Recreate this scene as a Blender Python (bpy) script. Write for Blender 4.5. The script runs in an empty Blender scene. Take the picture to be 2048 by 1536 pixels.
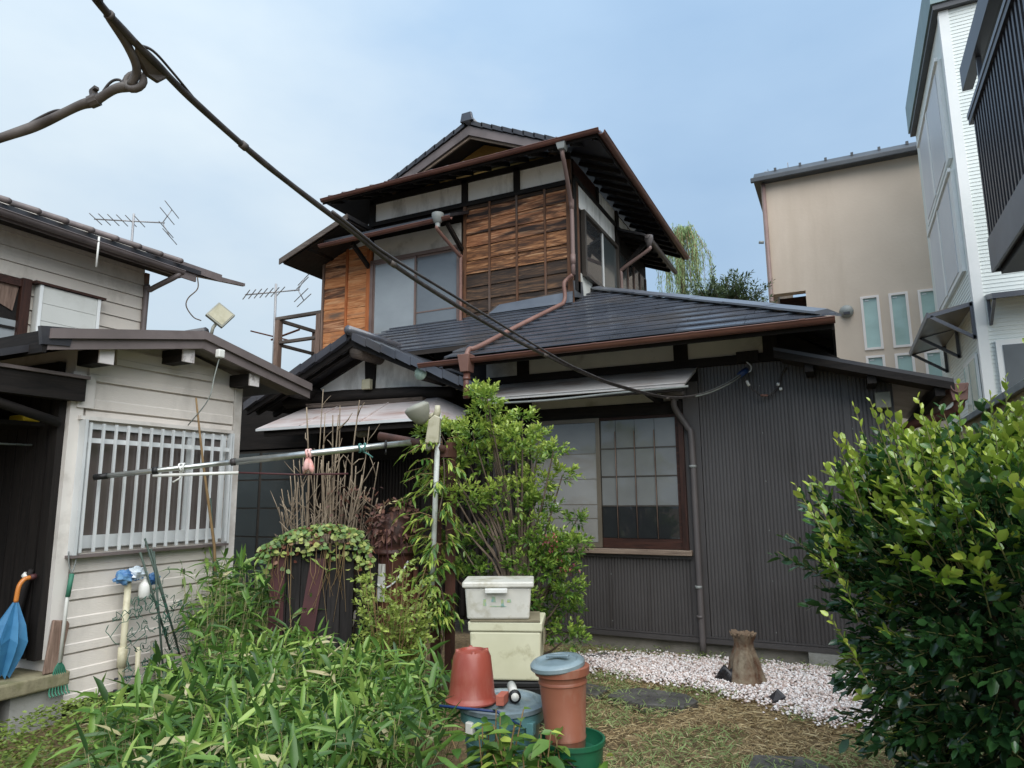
import bpy, math, random
import numpy as np
from mathutils import Vector, Matrix

# ------------------------------------------------------------------ camera, sky, sun, exposure
scn = bpy.context.scene
COL = scn.collection
R = math.radians
random.seed(7)
rng = np.random.default_rng(11)

cam_d = bpy.data.cameras.new('camera')
cam = bpy.data.objects.new('camera', cam_d)
COL.objects.link(cam)
cam_d.sensor_width = 36.0
cam_d.lens = 36.0 * 1360 / 2048
cam_d.clip_start = 0.05
cam_d.clip_end = 900
_yaw, _pit, _rol = R(25.9), R(9.3), R(-0.5)
_fw = Vector((-math.sin(_yaw) * math.cos(_pit), math.cos(_yaw) * math.cos(_pit), math.sin(_pit)))
_r = Vector((math.cos(_yaw), math.sin(_yaw), 0))
_u = _r.cross(_fw)
_r2 = _r * math.cos(_rol) + _u * math.sin(_rol)
_u2 = _u * math.cos(_rol) - _r * math.sin(_rol)
_m = Matrix((_r2, _u2, -_fw)).transposed().to_4x4()
_m.translation = (0, 0, 1.5)
cam.matrix_world = _m
scn.camera = cam

SUN_EL, SUN_AZ = 50.0, 136.0          # degrees; azimuth from +Y, clockwise positive
sun_dir = Vector((math.sin(R(SUN_AZ)) * math.cos(R(SUN_EL)), math.cos(R(SUN_AZ)) * math.cos(R(SUN_EL)), math.sin(R(SUN_EL))))
world = bpy.data.worlds.new('World')
scn.world = world
world.use_nodes = True
wn, wl = world.node_tree.nodes, world.node_tree.links
wn.clear()
w_out = wn.new('ShaderNodeOutputWorld')
sky = wn.new('ShaderNodeTexSky')
sky.sky_type = 'NISHITA'
sky.sun_disc = False
sky.sun_elevation = R(SUN_EL)
sky.sun_rotation = R(SUN_AZ)
sky.air_density = 1.2
sky.dust_density = 2.5
bg_sky = wn.new('ShaderNodeBackground')
bg_sky.inputs['Strength'].default_value = 0.05
wl.new(sky.outputs[0], bg_sky.inputs['Color'])
w_tc = wn.new('ShaderNodeTexCoord')
w_dot = wn.new('ShaderNodeVectorMath'); w_dot.operation = 'DOT_PRODUCT'
_az = R(-72.0); w_dot.inputs[1].default_value = (math.sin(_az) * 0.97, math.cos(_az) * 0.97, 0.24)
w_nz = wn.new('ShaderNodeTexNoise')
w_nz.inputs['Scale'].default_value = 2.6
w_nz.inputs['Detail'].default_value = 5.0
w_nz.inputs['Roughness'].default_value = 0.5
w_map = wn.new('ShaderNodeMapping'); w_map.inputs['Scale'].default_value = (1, 1, 2.2)
wl.new(w_tc.outputs['Generated'], w_dot.inputs[0])
wl.new(w_tc.outputs['Generated'], w_map.inputs['Vector'])
wl.new(w_map.outputs[0], w_nz.inputs['Vector'])
w_mr = wn.new('ShaderNodeMapRange')
w_mr.inputs['From Min'].default_value = 0.55; w_mr.inputs['From Max'].default_value = 1.0
w_mr.inputs['To Min'].default_value = 0.09; w_mr.inputs['To Max'].default_value = 0.55
wl.new(w_dot.outputs['Value'], w_mr.inputs['Value'])
w_add = wn.new('ShaderNodeMath'); w_add.operation = 'MULTIPLY_ADD'
w_add.inputs[1].default_value = 0.62
wl.new(w_nz.outputs['Fac'], w_add.inputs[0]); wl.new(w_mr.outputs[0], w_add.inputs[2])
w_ramp = wn.new('ShaderNodeValToRGB')
_e = w_ramp.color_ramp.elements
_e[0].position = 0.12; _e[0].color = (0.30, 0.47, 0.70, 1)
_e[1].position = 1.0; _e[1].color = (0.88, 0.97, 1.0, 1)
_k = w_ramp.color_ramp.elements.new(0.5); _k.color = (0.45, 0.625, 0.83, 1)
wl.new(w_add.outputs[0], w_ramp.inputs['Fac'])
# an overcast sky is about three times brighter overhead than at the horizon
w_sep = wn.new('ShaderNodeSeparateXYZ'); wl.new(w_tc.outputs['Generated'], w_sep.inputs[0])
w_cie = wn.new('ShaderNodeMapRange'); w_cie.inputs['From Min'].default_value = 0.0; w_cie.inputs['From Max'].default_value = 1.0
w_cie.inputs['To Min'].default_value = 0.92; w_cie.inputs['To Max'].default_value = 1.7
wl.new(w_sep.outputs['Z'], w_cie.inputs['Value'])
w_mul = wn.new('ShaderNodeVectorMath'); w_mul.operation = 'SCALE'
wl.new(w_ramp.outputs['Color'], w_mul.inputs[0]); wl.new(w_cie.outputs[0], w_mul.inputs['Scale'])
bg_cl = wn.new('ShaderNodeBackground')
bg_cl.inputs['Strength'].default_value = 0.262
wl.new(w_mul.outputs[0], bg_cl.inputs['Color'])
w_mix = wn.new('ShaderNodeMixShader'); w_mix.inputs['Fac'].default_value = 0.88
wl.new(bg_sky.outputs[0], w_mix.inputs[1]); wl.new(bg_cl.outputs[0], w_mix.inputs[2])
wl.new(w_mix.outputs[0], w_out.inputs['Surface'])

sun_d = bpy.data.lights.new('sun', 'SUN')
sun_d.energy = 1.5
sun_d.angle = R(75)
sun_d.color = (1.0, 0.975, 0.94)
sun = bpy.data.objects.new('sun', sun_d)
COL.objects.link(sun)
sun.rotation_euler = sun_dir.to_track_quat('Z', 'Y').to_euler()
sun['kind'] = 'helper'; cam['kind'] = 'helper'

scn.view_settings.view_transform = 'Standard'
scn.view_settings.look = 'None'
scn.view_settings.exposure = 1.7
scn.view_settings.gamma = 1.0
scn.cycles.use_denoising = True
scn.cycles.max_bounces = 6
scn.cycles.transparent_max_bounces = 8

# ------------------------------------------------------------------ materials
def S(r, g, b):
    f = lambda c: (c / 255 / 12.92) if c / 255 <= 0.04045 else ((c / 255 + 0.055) / 1.055) ** 2.4
    return (f(r), f(g), f(b), 1)

def new_mat(name):
    m = bpy.data.materials.new(name); m.use_nodes = True
    n, l = m.node_tree.nodes, m.node_tree.links
    b = n['Principled BSDF']
    return m, n, l, b

def noise(n, l, scale, stretch=(1, 1, 1), detail=4, rough=0.55, rot=None):
    g = n.new('ShaderNodeNewGeometry'); mp = n.new('ShaderNodeMapping'); t = n.new('ShaderNodeTexNoise')
    mp.inputs['Scale'].default_value = stretch
    if rot: mp.inputs['Rotation'].default_value = rot
    t.inputs['Scale'].default_value = scale; t.inputs['Detail'].default_value = detail
    t.inputs['Roughness'].default_value = rough
    l.new(g.outputs['Position'], mp.inputs['Vector']); l.new(mp.outputs[0], t.inputs['Vector'])
    return t.outputs['Fac']

def ramp(n, l, fac, stops):
    r = n.new('ShaderNodeValToRGB'); e = r.color_ramp.elements
    e[0].position, e[0].color = stops[0]
    e[1].position, e[1].color = stops[-1]
    for p, c in stops[1:-1]:
        k = e.new(p); k.color = c
    l.new(fac, r.inputs['Fac'])
    return r.outputs['Color']

def mixc(n, l, fac, a, b, mode='MIX'):
    x = n.new('ShaderNodeMix'); x.data_type = 'RGBA'; x.blend_type = mode
    for i, v in ((0, fac), (6, a), (7, b)):
        if isinstance(v, (int, float)): x.inputs[i].default_value = v
        elif isinstance(v, tuple): x.inputs[i].default_value = v
        else: l.new(v, x.inputs[i])
    return x.outputs[2]

def bump(n, l, b, h, strength, dist=0.01):
    bp = n.new('ShaderNodeBump'); bp.inputs['Strength'].default_value = strength
    bp.inputs['Distance'].default_value = dist
    l.new(h, bp.inputs['Height']); l.new(bp.outputs[0], b.inputs['Normal'])

def rnd_val(n, l, col, amt):
    oi = n.new('ShaderNodeObjectInfo'); hs = n.new('ShaderNodeHueSaturation'); mr = n.new('ShaderNodeMapRange')
    mr.inputs['To Min'].default_value = 1 - amt; mr.inputs['To Max'].default_value = 1 + amt
    l.new(oi.outputs['Random'], mr.inputs['Value']); l.new(mr.outputs[0], hs.inputs['Value']); l.new(col, hs.inputs['Color'])
    return hs.outputs['Color']

def M(name, c1, c2=None, scale=3.0, stretch=(1, 1, 1), rough=0.6, spec=0.4, metal=0.0, dirt=None, dirt_scale=1.2,
      dirt_stretch=(1, 1, 1), dirt_lo=0.5, dirt_hi=0.75, bmp=0.0, bmp_scale=60, bmp_stretch=(1, 1, 1), rnd=0.0, coat=0.0, rough_var=0.0):
    m, n, l, b = new_mat(name)
    c2 = c2 or c1
    col = ramp(n, l, noise(n, l, scale, stretch), [(0.32, c1), (0.68, c2)])
    if dirt:
        f = ramp(n, l, noise(n, l, dirt_scale, dirt_stretch, 6, 0.65), [(dirt_lo, (0, 0, 0, 1)), (dirt_hi, (1, 1, 1, 1))])
        col = mixc(n, l, f, col, dirt)
    if rnd: col = rnd_val(n, l, col, rnd)
    l.new(col, b.inputs['Base Color'])
    b.inputs['Roughness'].default_value = rough
    if rough_var:
        mr = n.new('ShaderNodeMapRange'); mr.inputs['To Min'].default_value = max(0.05, rough - rough_var); mr.inputs['To Max'].default_value = rough + rough_var
        l.new(noise(n, l, 2.5, (1, 1, 1)), mr.inputs['Value']); l.new(mr.outputs[0], b.inputs['Roughness'])
    b.inputs['Metallic'].default_value = metal
    b.inputs['Specular IOR Level'].default_value = spec
    if coat: b.inputs['Coat Weight'].default_value = coat; b.inputs['Coat Roughness'].default_value = 0.15
    if bmp: bump(n, l, b, noise(n, l, bmp_scale, bmp_stretch, 5), bmp)
    return m

def wood_mat(name, stops, along='x', rough=0.75, weather=None, rnd=0.18, bmp=0.35):
    """weathered board: long grain along one axis, knots by distortion, grey weathering with a shape of its own"""
    m, n, l, b = new_mat(name)
    st = {'x': (0.9, 11, 12), 'y': (9, 0.7, 9), 'z': (12, 12, 0.8)}[along]
    st2 = {'x': (0.7, 3, 5), 'y': (3, 0.7, 5), 'z': (4, 4, 0.6)}[along]
    oi = n.new('ShaderNodeObjectInfo'); g = n.new('ShaderNodeNewGeometry')
    off = n.new('ShaderNodeVectorMath'); off.operation = 'SCALE'; off.inputs[0].default_value = (7.3, 3.1, 5.7)
    l.new(oi.outputs['Random'], off.inputs['Scale'])
    ad = n.new('ShaderNodeVectorMath'); ad.operation = 'ADD'
    l.new(g.outputs['Position'], ad.inputs[0]); l.new(off.outputs[0], ad.inputs[1])
    def nz(stretch, scale, detail, dist=0.0):
        mp = n.new('ShaderNodeMapping'); mp.inputs['Scale'].default_value = stretch
        t = n.new('ShaderNodeTexNoise'); t.inputs['Scale'].default_value = scale; t.inputs['Detail'].default_value = detail
        t.inputs['Distortion'].default_value = dist; t.inputs['Roughness'].default_value = 0.6
        l.new(ad.outputs[0], mp.inputs['Vector']); l.new(mp.outputs[0], t.inputs['Vector'])
        return t.outputs['Fac']
    grain = nz(st, 2.2, 6, 1.7)
    col = ramp(n, l, grain, stops)
    if weather:
        f = ramp(n, l, nz(st2, 1.3, 5, 0.6), [(weather[1], (0, 0, 0, 1)), (weather[2], (1, 1, 1, 1))])
        col = mixc(n, l, f, col, weather[0])
    if rnd: col = rnd_val(n, l, col, rnd)
    l.new(col, b.inputs['Base Color'])
    b.inputs['Roughness'].default_value = rough
    b.inputs['Specular IOR Level'].default_value = 0.3
    bump(n, l, b, grain, bmp, 0.006)
    return m

def leaf_mat(name, stops, rough=0.35, transl=0.25, spec=0.5, red=None):
    m, n, l, b = new_mat(name)
    at = n.new('ShaderNodeAttribute'); at.attribute_name = 'tint'
    col = ramp(n, l, at.outputs['Fac'], stops)
    hs = n.new('ShaderNodeHueSaturation'); mr = n.new('ShaderNodeMapRange')
    mr.inputs['To Min'].default_value = 0.7; mr.inputs['To Max'].default_value = 1.3
    l.new(noise(n, l, 9, (1, 1, 1), 3), mr.inputs['Value']); l.new(mr.outputs[0], hs.inputs['Value']); l.new(col, hs.inputs['Color'])
    l.new(hs.outputs[0], b.inputs['Base Color'])
    b.inputs['Roughness'].default_value = rough; b.inputs['Specular IOR Level'].default_value = spec
    tr = n.new('ShaderNodeBsdfTranslucent'); l.new(hs.outputs[0], tr.inputs['Color'])
    mx = n.new('ShaderNodeMixShader'); mx.inputs[0].default_value = transl
    l.new(b.outputs[0], mx.inputs[1]); l.new(tr.outputs[0], mx.inputs[2])
    l.new(mx.outputs[0], n['Material Output'].inputs['Surface'])
    return m

def glass_mat(name, tint, rough=0.06, back=0.3):
    """window pane seen from outside by day: dim room, paper or reflected sky painted as base colour, mirror sheen on top"""
    m, n, l, b = new_mat(name)
    col = ramp(n, l, noise(n, l, 1.7, (1, 1, 1.5), 3), [(0.3, tuple(c * 0.8 for c in tint[:3]) + (1,)), (0.7, tint)])
    l.new(col, b.inputs['Base Color'])
    b.inputs['Roughness'].default_value = 0.5
    b.inputs['Specular IOR Level'].default_value = 0.1
    b.inputs['Coat Weight'].default_value = 1.0; b.inputs['Coat Roughness'].default_value = rough; b.inputs['Coat IOR'].default_value = 1.55
    return m

MT = {}
def mats():
    g = MT
    wood_o = [(0.25, S(52, 34, 26)), (0.40, S(126, 80, 54)), (0.54, S(172, 120, 84)), (0.76, S(214, 182, 146))]
    wood_d = [(0.28, S(26, 22, 20)), (0.5, S(66, 52, 42)), (0.68, S(112, 84, 60)), (0.85, S(150, 122, 94))]
    wood_m = [(0.28, S(32, 24, 20)), (0.45, S(100, 66, 44)), (0.58, S(160, 112, 74)), (0.8, S(212, 180, 142))]
    g['plank_orange'] = wood_mat('plank_orange', wood_o, 'x', weather=(S(46, 36, 32), 0.46, 0.60), bmp=0.4)
    g['plank_warm'] = wood_mat('plank_warm', [(0.25, S(128, 78, 48)), (0.5, S(188, 124, 78)), (0.78, S(214, 168, 122))], 'x', weather=(S(110, 88, 72), 0.55, 0.7), rnd=0.1)
    g['plank_mid'] = wood_mat('plank_mid', wood_m, 'x', weather=(S(48, 40, 36), 0.5, 0.68), bmp=0.6)
    g['plank_dark'] = wood_mat('plank_dark', wood_d, 'x', weather=(S(36, 32, 30), 0.45, 0.7), bmp=0.6)
    g['batten'] = wood_mat('batten', [(0.3, S(58, 42, 34)), (0.7, S(120, 84, 60))], 'z', weather=(S(90, 84, 80), 0.5, 0.7))
    g['batten_orange'] = wood_mat('batten_orange', [(0.3, S(140, 78, 42)), (0.7, S(178, 108, 62))], 'z')
    g['dark_wood'] = wood_mat('dark_wood', [(0.3, S(15, 13, 12)), (0.7, S(36, 31, 28))], 'x', rnd=0.1)
    g['dark_wood_z'] = wood_mat('dark_wood_z', [(0.3, S(15, 13, 12)), (0.7, S(36, 31, 28))], 'z', rnd=0.1)
    g['dark_wood_y'] = wood_mat('dark_wood_y', [(0.3, S(16, 14, 13)), (0.7, S(38, 33, 30))], 'y', rnd=0.1)
    g['grey_wood'] = wood_mat('grey_wood', [(0.3, S(60, 53, 48)), (0.7, S(104, 94, 86))], 'x', rnd=0.12)
    g['grey_wood_z'] = wood_mat('grey_wood_z', [(0.3, S(84, 66, 56)), (0.7, S(140, 118, 104))], 'z', rnd=0.12)
    g['red_wood'] = wood_mat('red_wood', [(0.3, S(36, 23, 19)), (0.7, S(72, 45, 36))], 'x', rnd=0.1, rough=0.5)
    g['red_wood_z'] = wood_mat('red_wood_z', [(0.3, S(36, 23, 19)), (0.7, S(70, 44, 35))], 'z', rnd=0.1, rough=0.5)
    g['light_wood'] = wood_mat('light_wood', [(0.3, S(104, 88, 76)), (0.7, S(150, 134, 118))], 'x', rnd=0.1)
    g['plaster'] = M('plaster', S(230, 230, 226), S(238, 237, 233), 2.0, dirt=S(150, 148, 142), dirt_scale=1.4, dirt_stretch=(2, 2, 0.7), rough=0.85, bmp=0.06, bmp_scale=120)
    g['plaster_old'] = M('plaster_old', S(196, 196, 192), S(214, 212, 206), 2.5, dirt=S(120, 116, 108), dirt_scale=2.0, rough=0.9, bmp=0.1, bmp_scale=90)
    g['ochre'] = M('ochre', S(150, 118, 62), S(176, 140, 76), 3, dirt=S(66, 54, 40), dirt_scale=1.6, rough=0.85)
    g['siding_metal'] = M('siding_metal', S(68, 65, 64), S(78, 75, 74), 1.2, rough=0.42, spec=0.5, dirt=S(54, 50, 48), dirt_stretch=(5, 5, 0.3), dirt_scale=1.5, bmp=0.02, bmp_scale=200, rough_var=0.08)
    g['trim_metal'] = M('trim_metal', S(64, 61, 60), S(74, 71, 70), 2, rough=0.45, spec=0.5)
    g['slate'] = M('slate', S(58, 60, 66), S(76, 78, 85), 2.2, (1, 1, 1), rough=0.2, spec=0.7, dirt=S(78, 70, 60), dirt_scale=1.3, dirt_lo=0.5, dirt_hi=0.8, rnd=0.12, bmp=0.06, bmp_scale=70, rough_var=0.08)
    g['roof_dark'] = M('roof_dark', S(40, 40, 43), S(58, 58, 62), 3, rough=0.4, spec=0.5, dirt=S(70, 66, 62), bmp=0.1, rough_var=0.1)
    g['hip_metal'] = M('hip_metal', S(96, 100, 108), S(112, 116, 122), 2, rough=0.35, spec=0.6, metal=0.2)
    g['flashing'] = M('flashing', S(92, 98, 106), S(112, 118, 126), 2, rough=0.4, metal=0.3, dirt=S(70, 66, 64))
    g['gutter'] = M('gutter', S(92, 58, 48), S(108, 72, 60), 3, (1, 1, 1), rough=0.42, spec=0.5, dirt=S(86, 56, 48), dirt_scale=2.5)
    g['pipe_pink'] = M('pipe_pink', S(118, 98, 92), S(134, 112, 106), 3, rough=0.5)
    g['pipe_orange'] = M('pipe_orange', S(112, 82, 72), S(130, 98, 88), 3, rough=0.5)
    g['pipe_grey'] = M('pipe_grey', S(124, 128, 126), S(146, 150, 146), 3, rough=0.5)
    g['pipe_brown'] = M('pipe_brown', S(84, 80, 80), S(96, 90, 88), 3, rough=0.5)
    g['awning'] = M('awning', S(186, 182, 178), S(202, 198, 194), 2, (1, 1, 1), rough=0.42, spec=0.5, metal=0.15, dirt=S(140, 112, 98), dirt_scale=1.6, dirt_stretch=(1, 3, 3))
    g['awning_pink'] = M('awning_pink', S(186, 178, 176), S(202, 196, 194), 1.6, rough=0.4, spec=0.5, metal=0.15, dirt=S(150, 116, 104), dirt_scale=1.3, dirt_stretch=(0.7, 4, 4))
    g['alu_dark'] = M('alu_dark', S(66, 62, 58), S(80, 74, 68), 3, rough=0.4, spec=0.5, metal=0.3)
    g['alu_bronze'] = M('alu_bronze', S(112, 92, 84), S(128, 108, 98), 3, rough=0.4, spec=0.5, metal=0.3)
    g['alu_olive'] = M('alu_olive', S(106, 98, 84), S(120, 110, 96), 3, rough=0.4, spec=0.5, metal=0.3)
    g['alu_white'] = M('alu_white', S(206, 208, 206), S(216, 218, 216), 3, rough=0.45)
    g['alu_bar'] = M('alu_bar', S(196, 200, 200), S(212, 215, 215), 3, rough=0.4, spec=0.5, metal=0.1)
    g['steel'] = M('steel', S(168, 172, 168), S(196, 198, 194), 4, rough=0.28, spec=0.6, metal=0.8, dirt=S(120, 112, 100), dirt_scale=5)
    g['pane_paper'] = glass_mat('pane_paper', S(142, 141, 136), 0.05)
    g['pane_paper2'] = glass_mat('pane_paper2', S(122, 124, 122), 0.05)
    g['pane_dark'] = glass_mat('pane_dark', S(40, 42, 44), 0.03)
    g['pane_sky'] = glass_mat('pane_sky', S(150, 156, 158), 0.10)  # pale reflection of the sky painted into the base colour
    g['pane_grey'] = glass_mat('pane_grey', S(110, 116, 120), 0.10)
    g['pane_shed'] = glass_mat('pane_shed', S(96, 88, 84), 0.06)
    g['pane_white'] = M('pane_white', S(198, 202, 206), S(208, 211, 214), 1.0, rough=0.45)
    g['pane_green'] = glass_mat('pane_green', S(66, 74, 76), 0.12)
    g['pane_curtain'] = glass_mat('pane_curtain', S(172, 198, 190), 0.03)
    g['curtain'] = M('curtain', S(196, 216, 208), S(220, 234, 228), 2, (12, 12, 0.6), rough=0.9)
    g['sill_wood'] = g['light_wood']
    g['shed_board'] = M('shed_board', S(212, 205, 196), S(220, 213, 204), 1.5, rough=0.6, spec=0.35, dirt=S(176, 170, 162), dirt_scale=1.6, dirt_stretch=(1, 1, 0.5), dirt_lo=0.52, dirt_hi=0.8, bmp=0.25, bmp_scale=26, bmp_stretch=(1, 1, 9), rnd=0.03)
    g['shed_trim'] = M('shed_trim', S(204, 199, 192), S(212, 208, 201), 2, rough=0.6, dirt=S(140, 130, 118))
    g['old_board'] = M('old_board', S(204, 197, 186), S(212, 205, 194), 1.5, rough=0.65, dirt=S(136, 128, 112), dirt_scale=1.4, dirt_stretch=(1, 1, 0.5), bmp=0.2, bmp_scale=26, bmp_stretch=(1, 1, 9), rnd=0.03)
    g['white_board'] = M('white_board', S(198, 200, 194), S(206, 208, 202), 1.5, rough=0.6, dirt=S(176, 176, 166), bmp=0.1)
    g['verge'] = M('verge', S(96, 88, 86), S(116, 106, 104), 2, rough=0.5, dirt=S(70, 62, 58))
    g['white_paint'] = M('white_paint', S(196, 190, 188), S(216, 212, 208), 8, rough=0.7, dirt=S(110, 100, 96), dirt_scale=9, dirt_lo=0.55, dirt_hi=0.7)
    g['concrete'] = M('concrete', S(118, 114, 106), S(140, 136, 126), 4, rough=0.9, dirt=S(84, 82, 66), dirt_scale=3, bmp=0.3, bmp_scale=60)
    g['concrete_light'] = M('concrete_light', S(142, 142, 138), S(158, 158, 152), 4, rough=0.9, dirt=S(110, 108, 96), dirt_scale=3, bmp=0.25, bmp_scale=60)
    g['mossy'] = M('mossy', S(112, 106, 84), S(140, 134, 108), 5, (1, 3, 1), rough=0.9, dirt=S(86, 90, 52), dirt_scale=4, bmp=0.4, bmp_scale=40)
    g['stucco_beige'] = M('stucco_beige', S(200, 184, 166), S(207, 191, 173), 1.0, rough=0.9, dirt=S(192, 175, 156), dirt_scale=0.8, dirt_stretch=(1.5, 1.5, 0.25), bmp=0.3, bmp_scale=14)
    g['cap_grey'] = M('cap_grey', S(58, 62, 66), S(72, 76, 80), 2, rough=0.5)
    g['white_siding'] = M('white_siding', S(212, 220, 216), S(222, 228, 224), 1.0, rough=0.6, bmp=0.15, bmp_scale=10, bmp_stretch=(1, 1, 6), rnd=0.02)
    g['white_frame'] = M('white_frame', S(222, 226, 224), S(230, 232, 230), 2, rough=0.5)
    g['frame_tan'] = M('frame_tan', S(226, 217, 210), S(232, 224, 217), 2, rough=0.5)
    g['teal_fascia'] = M('teal_fascia', S(110, 136, 138), S(124, 148, 150), 2, rough=0.5)
    g['iron_black'] = M('iron_black', S(40, 40, 46), S(54, 54, 60), 2, rough=0.4, spec=0.5)
    g['iron_grey'] = M('iron_grey', S(84, 88, 96), S(100, 104, 112), 2, rough=0.4, spec=0.5)
    g['poly_brown'] = M('poly_brown', S(96, 90, 84), S(120, 112, 104), 2, rough=0.3)
    g['wall_yellow'] = M('wall_yellow', S(176, 160, 118), S(196, 180, 138), 1.5, rough=0.9, dirt=S(140, 128, 96), bmp=0.2, bmp_scale=40)
    g['cable'] = M('cable', S(48, 44, 44), S(70, 66, 64), 20, rough=0.5)
    g['cable_grey'] = M('cable_grey', S(110, 116, 112), S(140, 146, 140), 10, rough=0.6)
    g['tape'] = M('tape', S(66, 60, 56), S(100, 94, 90), 12, rough=0.6)
    g['blue_plastic'] = M('blue_plastic', S(28, 44, 82), S(44, 76, 124), 8, rough=0.45)
    g['white_plastic'] = M('white_plastic', S(206, 206, 200), S(220, 220, 214), 6, rough=0.45, dirt=S(160, 156, 140))
    g['box_white'] = M('box_white', S(186, 184, 174), S(204, 202, 192), 5, rough=0.5, dirt=S(140, 132, 100), dirt_scale=6, dirt_lo=0.5, dirt_hi=0.75, coat=0.1)
    g['box_cream'] = M('box_cream', S(196, 194, 164), S(208, 206, 178), 4, rough=0.55, dirt=S(140, 132, 94), dirt_scale=6, dirt_lo=0.52, dirt_hi=0.76)
    g['print_faded'] = M('print_faded', S(120, 164, 168), S(176, 184, 120), 30, rough=0.5)
    g['cardboard'] = M('cardboard', S(110, 102, 82), S(140, 132, 108), 6, rough=0.8)
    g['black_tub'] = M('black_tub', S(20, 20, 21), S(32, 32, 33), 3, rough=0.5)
    g['terracotta'] = M('terracotta', S(128, 58, 46), S(140, 68, 55), 3, rough=0.38, dirt=S(150, 92, 78), dirt_scale=9, dirt_stretch=(1, 1, 0.3), coat=0.15)
    g['terracotta_bin'] = M('terracotta_bin', S(128, 76, 57), S(142, 90, 70), 3, rough=0.45, dirt=S(150, 116, 98), dirt_scale=7, dirt_stretch=(1, 1, 0.4))
    g['brick_red'] = M('brick_red', S(150, 82, 66), S(166, 96, 78), 8, rough=0.85, bmp=0.2)
    g['bin_teal'] = M('bin_teal', S(84, 126, 128), S(102, 146, 146), 3, rough=0.42, dirt=S(66, 84, 84), dirt_scale=3, coat=0.2)
    g['lid_grey'] = M('lid_grey', S(100, 116, 122), S(128, 144, 148), 6, rough=0.36, dirt=S(78, 84, 84), dirt_scale=5, coat=0.25)
    g['bucket_green'] = M('bucket_green', S(18, 74, 52), S(28, 92, 64), 3, rough=0.4, coat=0.2)
    g['post_brown'] = M('post_brown', S(60, 40, 34), S(88, 58, 48), 5, (1, 1, 0.6), rough=0.6, dirt=S(44, 34, 30), dirt_scale=6)
    g['post_white'] = M('post_white', S(186, 190, 186), S(200, 204, 200), 3, (1, 1, 0.6), rough=0.5, dirt=S(150, 152, 140), dirt_scale=3)
    g['lamp_cream'] = M('lamp_cream', S(156, 152, 128), S(172, 168, 146), 5, rough=0.5, dirt=S(128, 124, 96), dirt_scale=7)
    g['lamp_grey'] = M('lamp_grey', S(124, 124, 112), S(146, 146, 134), 5, rough=0.5, dirt=S(110, 110, 96))
    g['pink_cloth'] = M('pink_cloth', S(206, 160, 154), S(222, 186, 180), 12, rough=0.9, dirt=S(214, 120, 104), dirt_scale=10)
    g['white_cloth'] = M('white_cloth', S(206, 206, 200), S(220, 220, 216), 12, rough=0.9)
    g['teal_cord'] = M('teal_cord', S(66, 112, 108), S(96, 140, 132), 20, rough=0.8)
    g['rust'] = M('rust', S(58, 36, 28), S(100, 60, 40), 6, (1, 1, 0.5), rough=0.85, dirt=S(60, 40, 34), bmp=0.2)
    g['red_panel'] = M('red_panel', S(64, 36, 38), S(78, 42, 44), 4, rough=0.6, dirt=S(74, 42, 42), dirt_scale=4)
    g['tarred'] = wood_mat('tarred', [(0.3, S(18, 16, 16)), (0.7, S(44, 40, 39))], 'z', rnd=0.1)
    g['umbrella_blue'] = M('umbrella_blue', S(48, 104, 142), S(66, 124, 162), 5, rough=0.55, dirt=S(48, 104, 146), dirt_scale=6)
    g['umbrella_fold'] = M('umbrella_fold', S(40, 84, 122), S(56, 106, 148), 5, rough=0.55)
    g['handle_orange'] = M('handle_orange', S(186, 112, 48), S(200, 128, 62), 3, rough=0.4, coat=0.3)
    g['yellow'] = M('yellow', S(206, 176, 40), S(216, 188, 56), 3, rough=0.5)
    g['pvc_cream'] = M('pvc_cream', S(186, 180, 152), S(204, 198, 172), 4, rough=0.5, dirt=S(140, 130, 100), dirt_scale=6)
    g['bag_blue'] = M('bag_blue', S(40, 92, 150), S(120, 160, 192), 16, rough=0.3)
    g['bag_white'] = M('bag_white', S(176, 190, 200), S(206, 214, 218), 14, rough=0.3, dirt=S(60, 112, 168), dirt_scale=12, dirt_lo=0.55, dirt_hi=0.6)
    g['net_green'] = M('net_green', S(32, 74, 60), S(52, 100, 82), 10, rough=0.7)
    g['grip_green'] = M('grip_green', S(48, 104, 84), S(58, 116, 94), 4, rough=0.6)
    g['stake'] = M('stake', S(46, 62, 56), S(70, 84, 74), 8, rough=0.6)
    g['bark'] = M('bark', S(74, 62, 52), S(112, 98, 84), 14, (1, 1, 0.3), rough=0.9, bmp=0.4, bmp_scale=30, bmp_stretch=(1, 1, 0.2))
    g['bark_pale'] = M('bark_pale', S(112, 98, 82), S(150, 136, 116), 14, (1, 1, 0.3), rough=0.9, dirt=S(80, 66, 54), dirt_scale=6, bmp=0.3, bmp_scale=30, bmp_stretch=(1, 1, 0.2))
    g['twig_red'] = M('twig_red', S(120, 96, 66), S(140, 116, 80), 8, rough=0.7)
    g['stump_wood'] = M('stump_wood', S(62, 42, 32), S(112, 78, 56), 9, (1, 1, 0.4), rough=0.95, dirt=S(142, 130, 110), dirt_scale=6, dirt_lo=0.42, dirt_hi=0.62, bmp=1.0, bmp_scale=18, bmp_stretch=(1, 1, 0.25))
    g['stump_top'] = M('stump_top', S(120, 100, 80), S(150, 130, 106), 20, rough=0.95, dirt=S(76, 60, 48), bmp=0.5, bmp_scale=30)
    g['stone'] = M('stone', S(66, 64, 62), S(92, 90, 86), 6, rough=0.6, spec=0.5, dirt=S(110, 104, 96), dirt_scale=9, dirt_lo=0.6, dirt_hi=0.8, bmp=0.35, bmp_scale=30)
    g['stone_grey'] = M('stone_grey', S(112, 110, 104), S(136, 134, 128), 6, rough=0.8, bmp=0.3)
    g['black_bag'] = M('black_bag', S(34, 32, 34), S(54, 52, 54), 6, rough=0.35)
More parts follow.
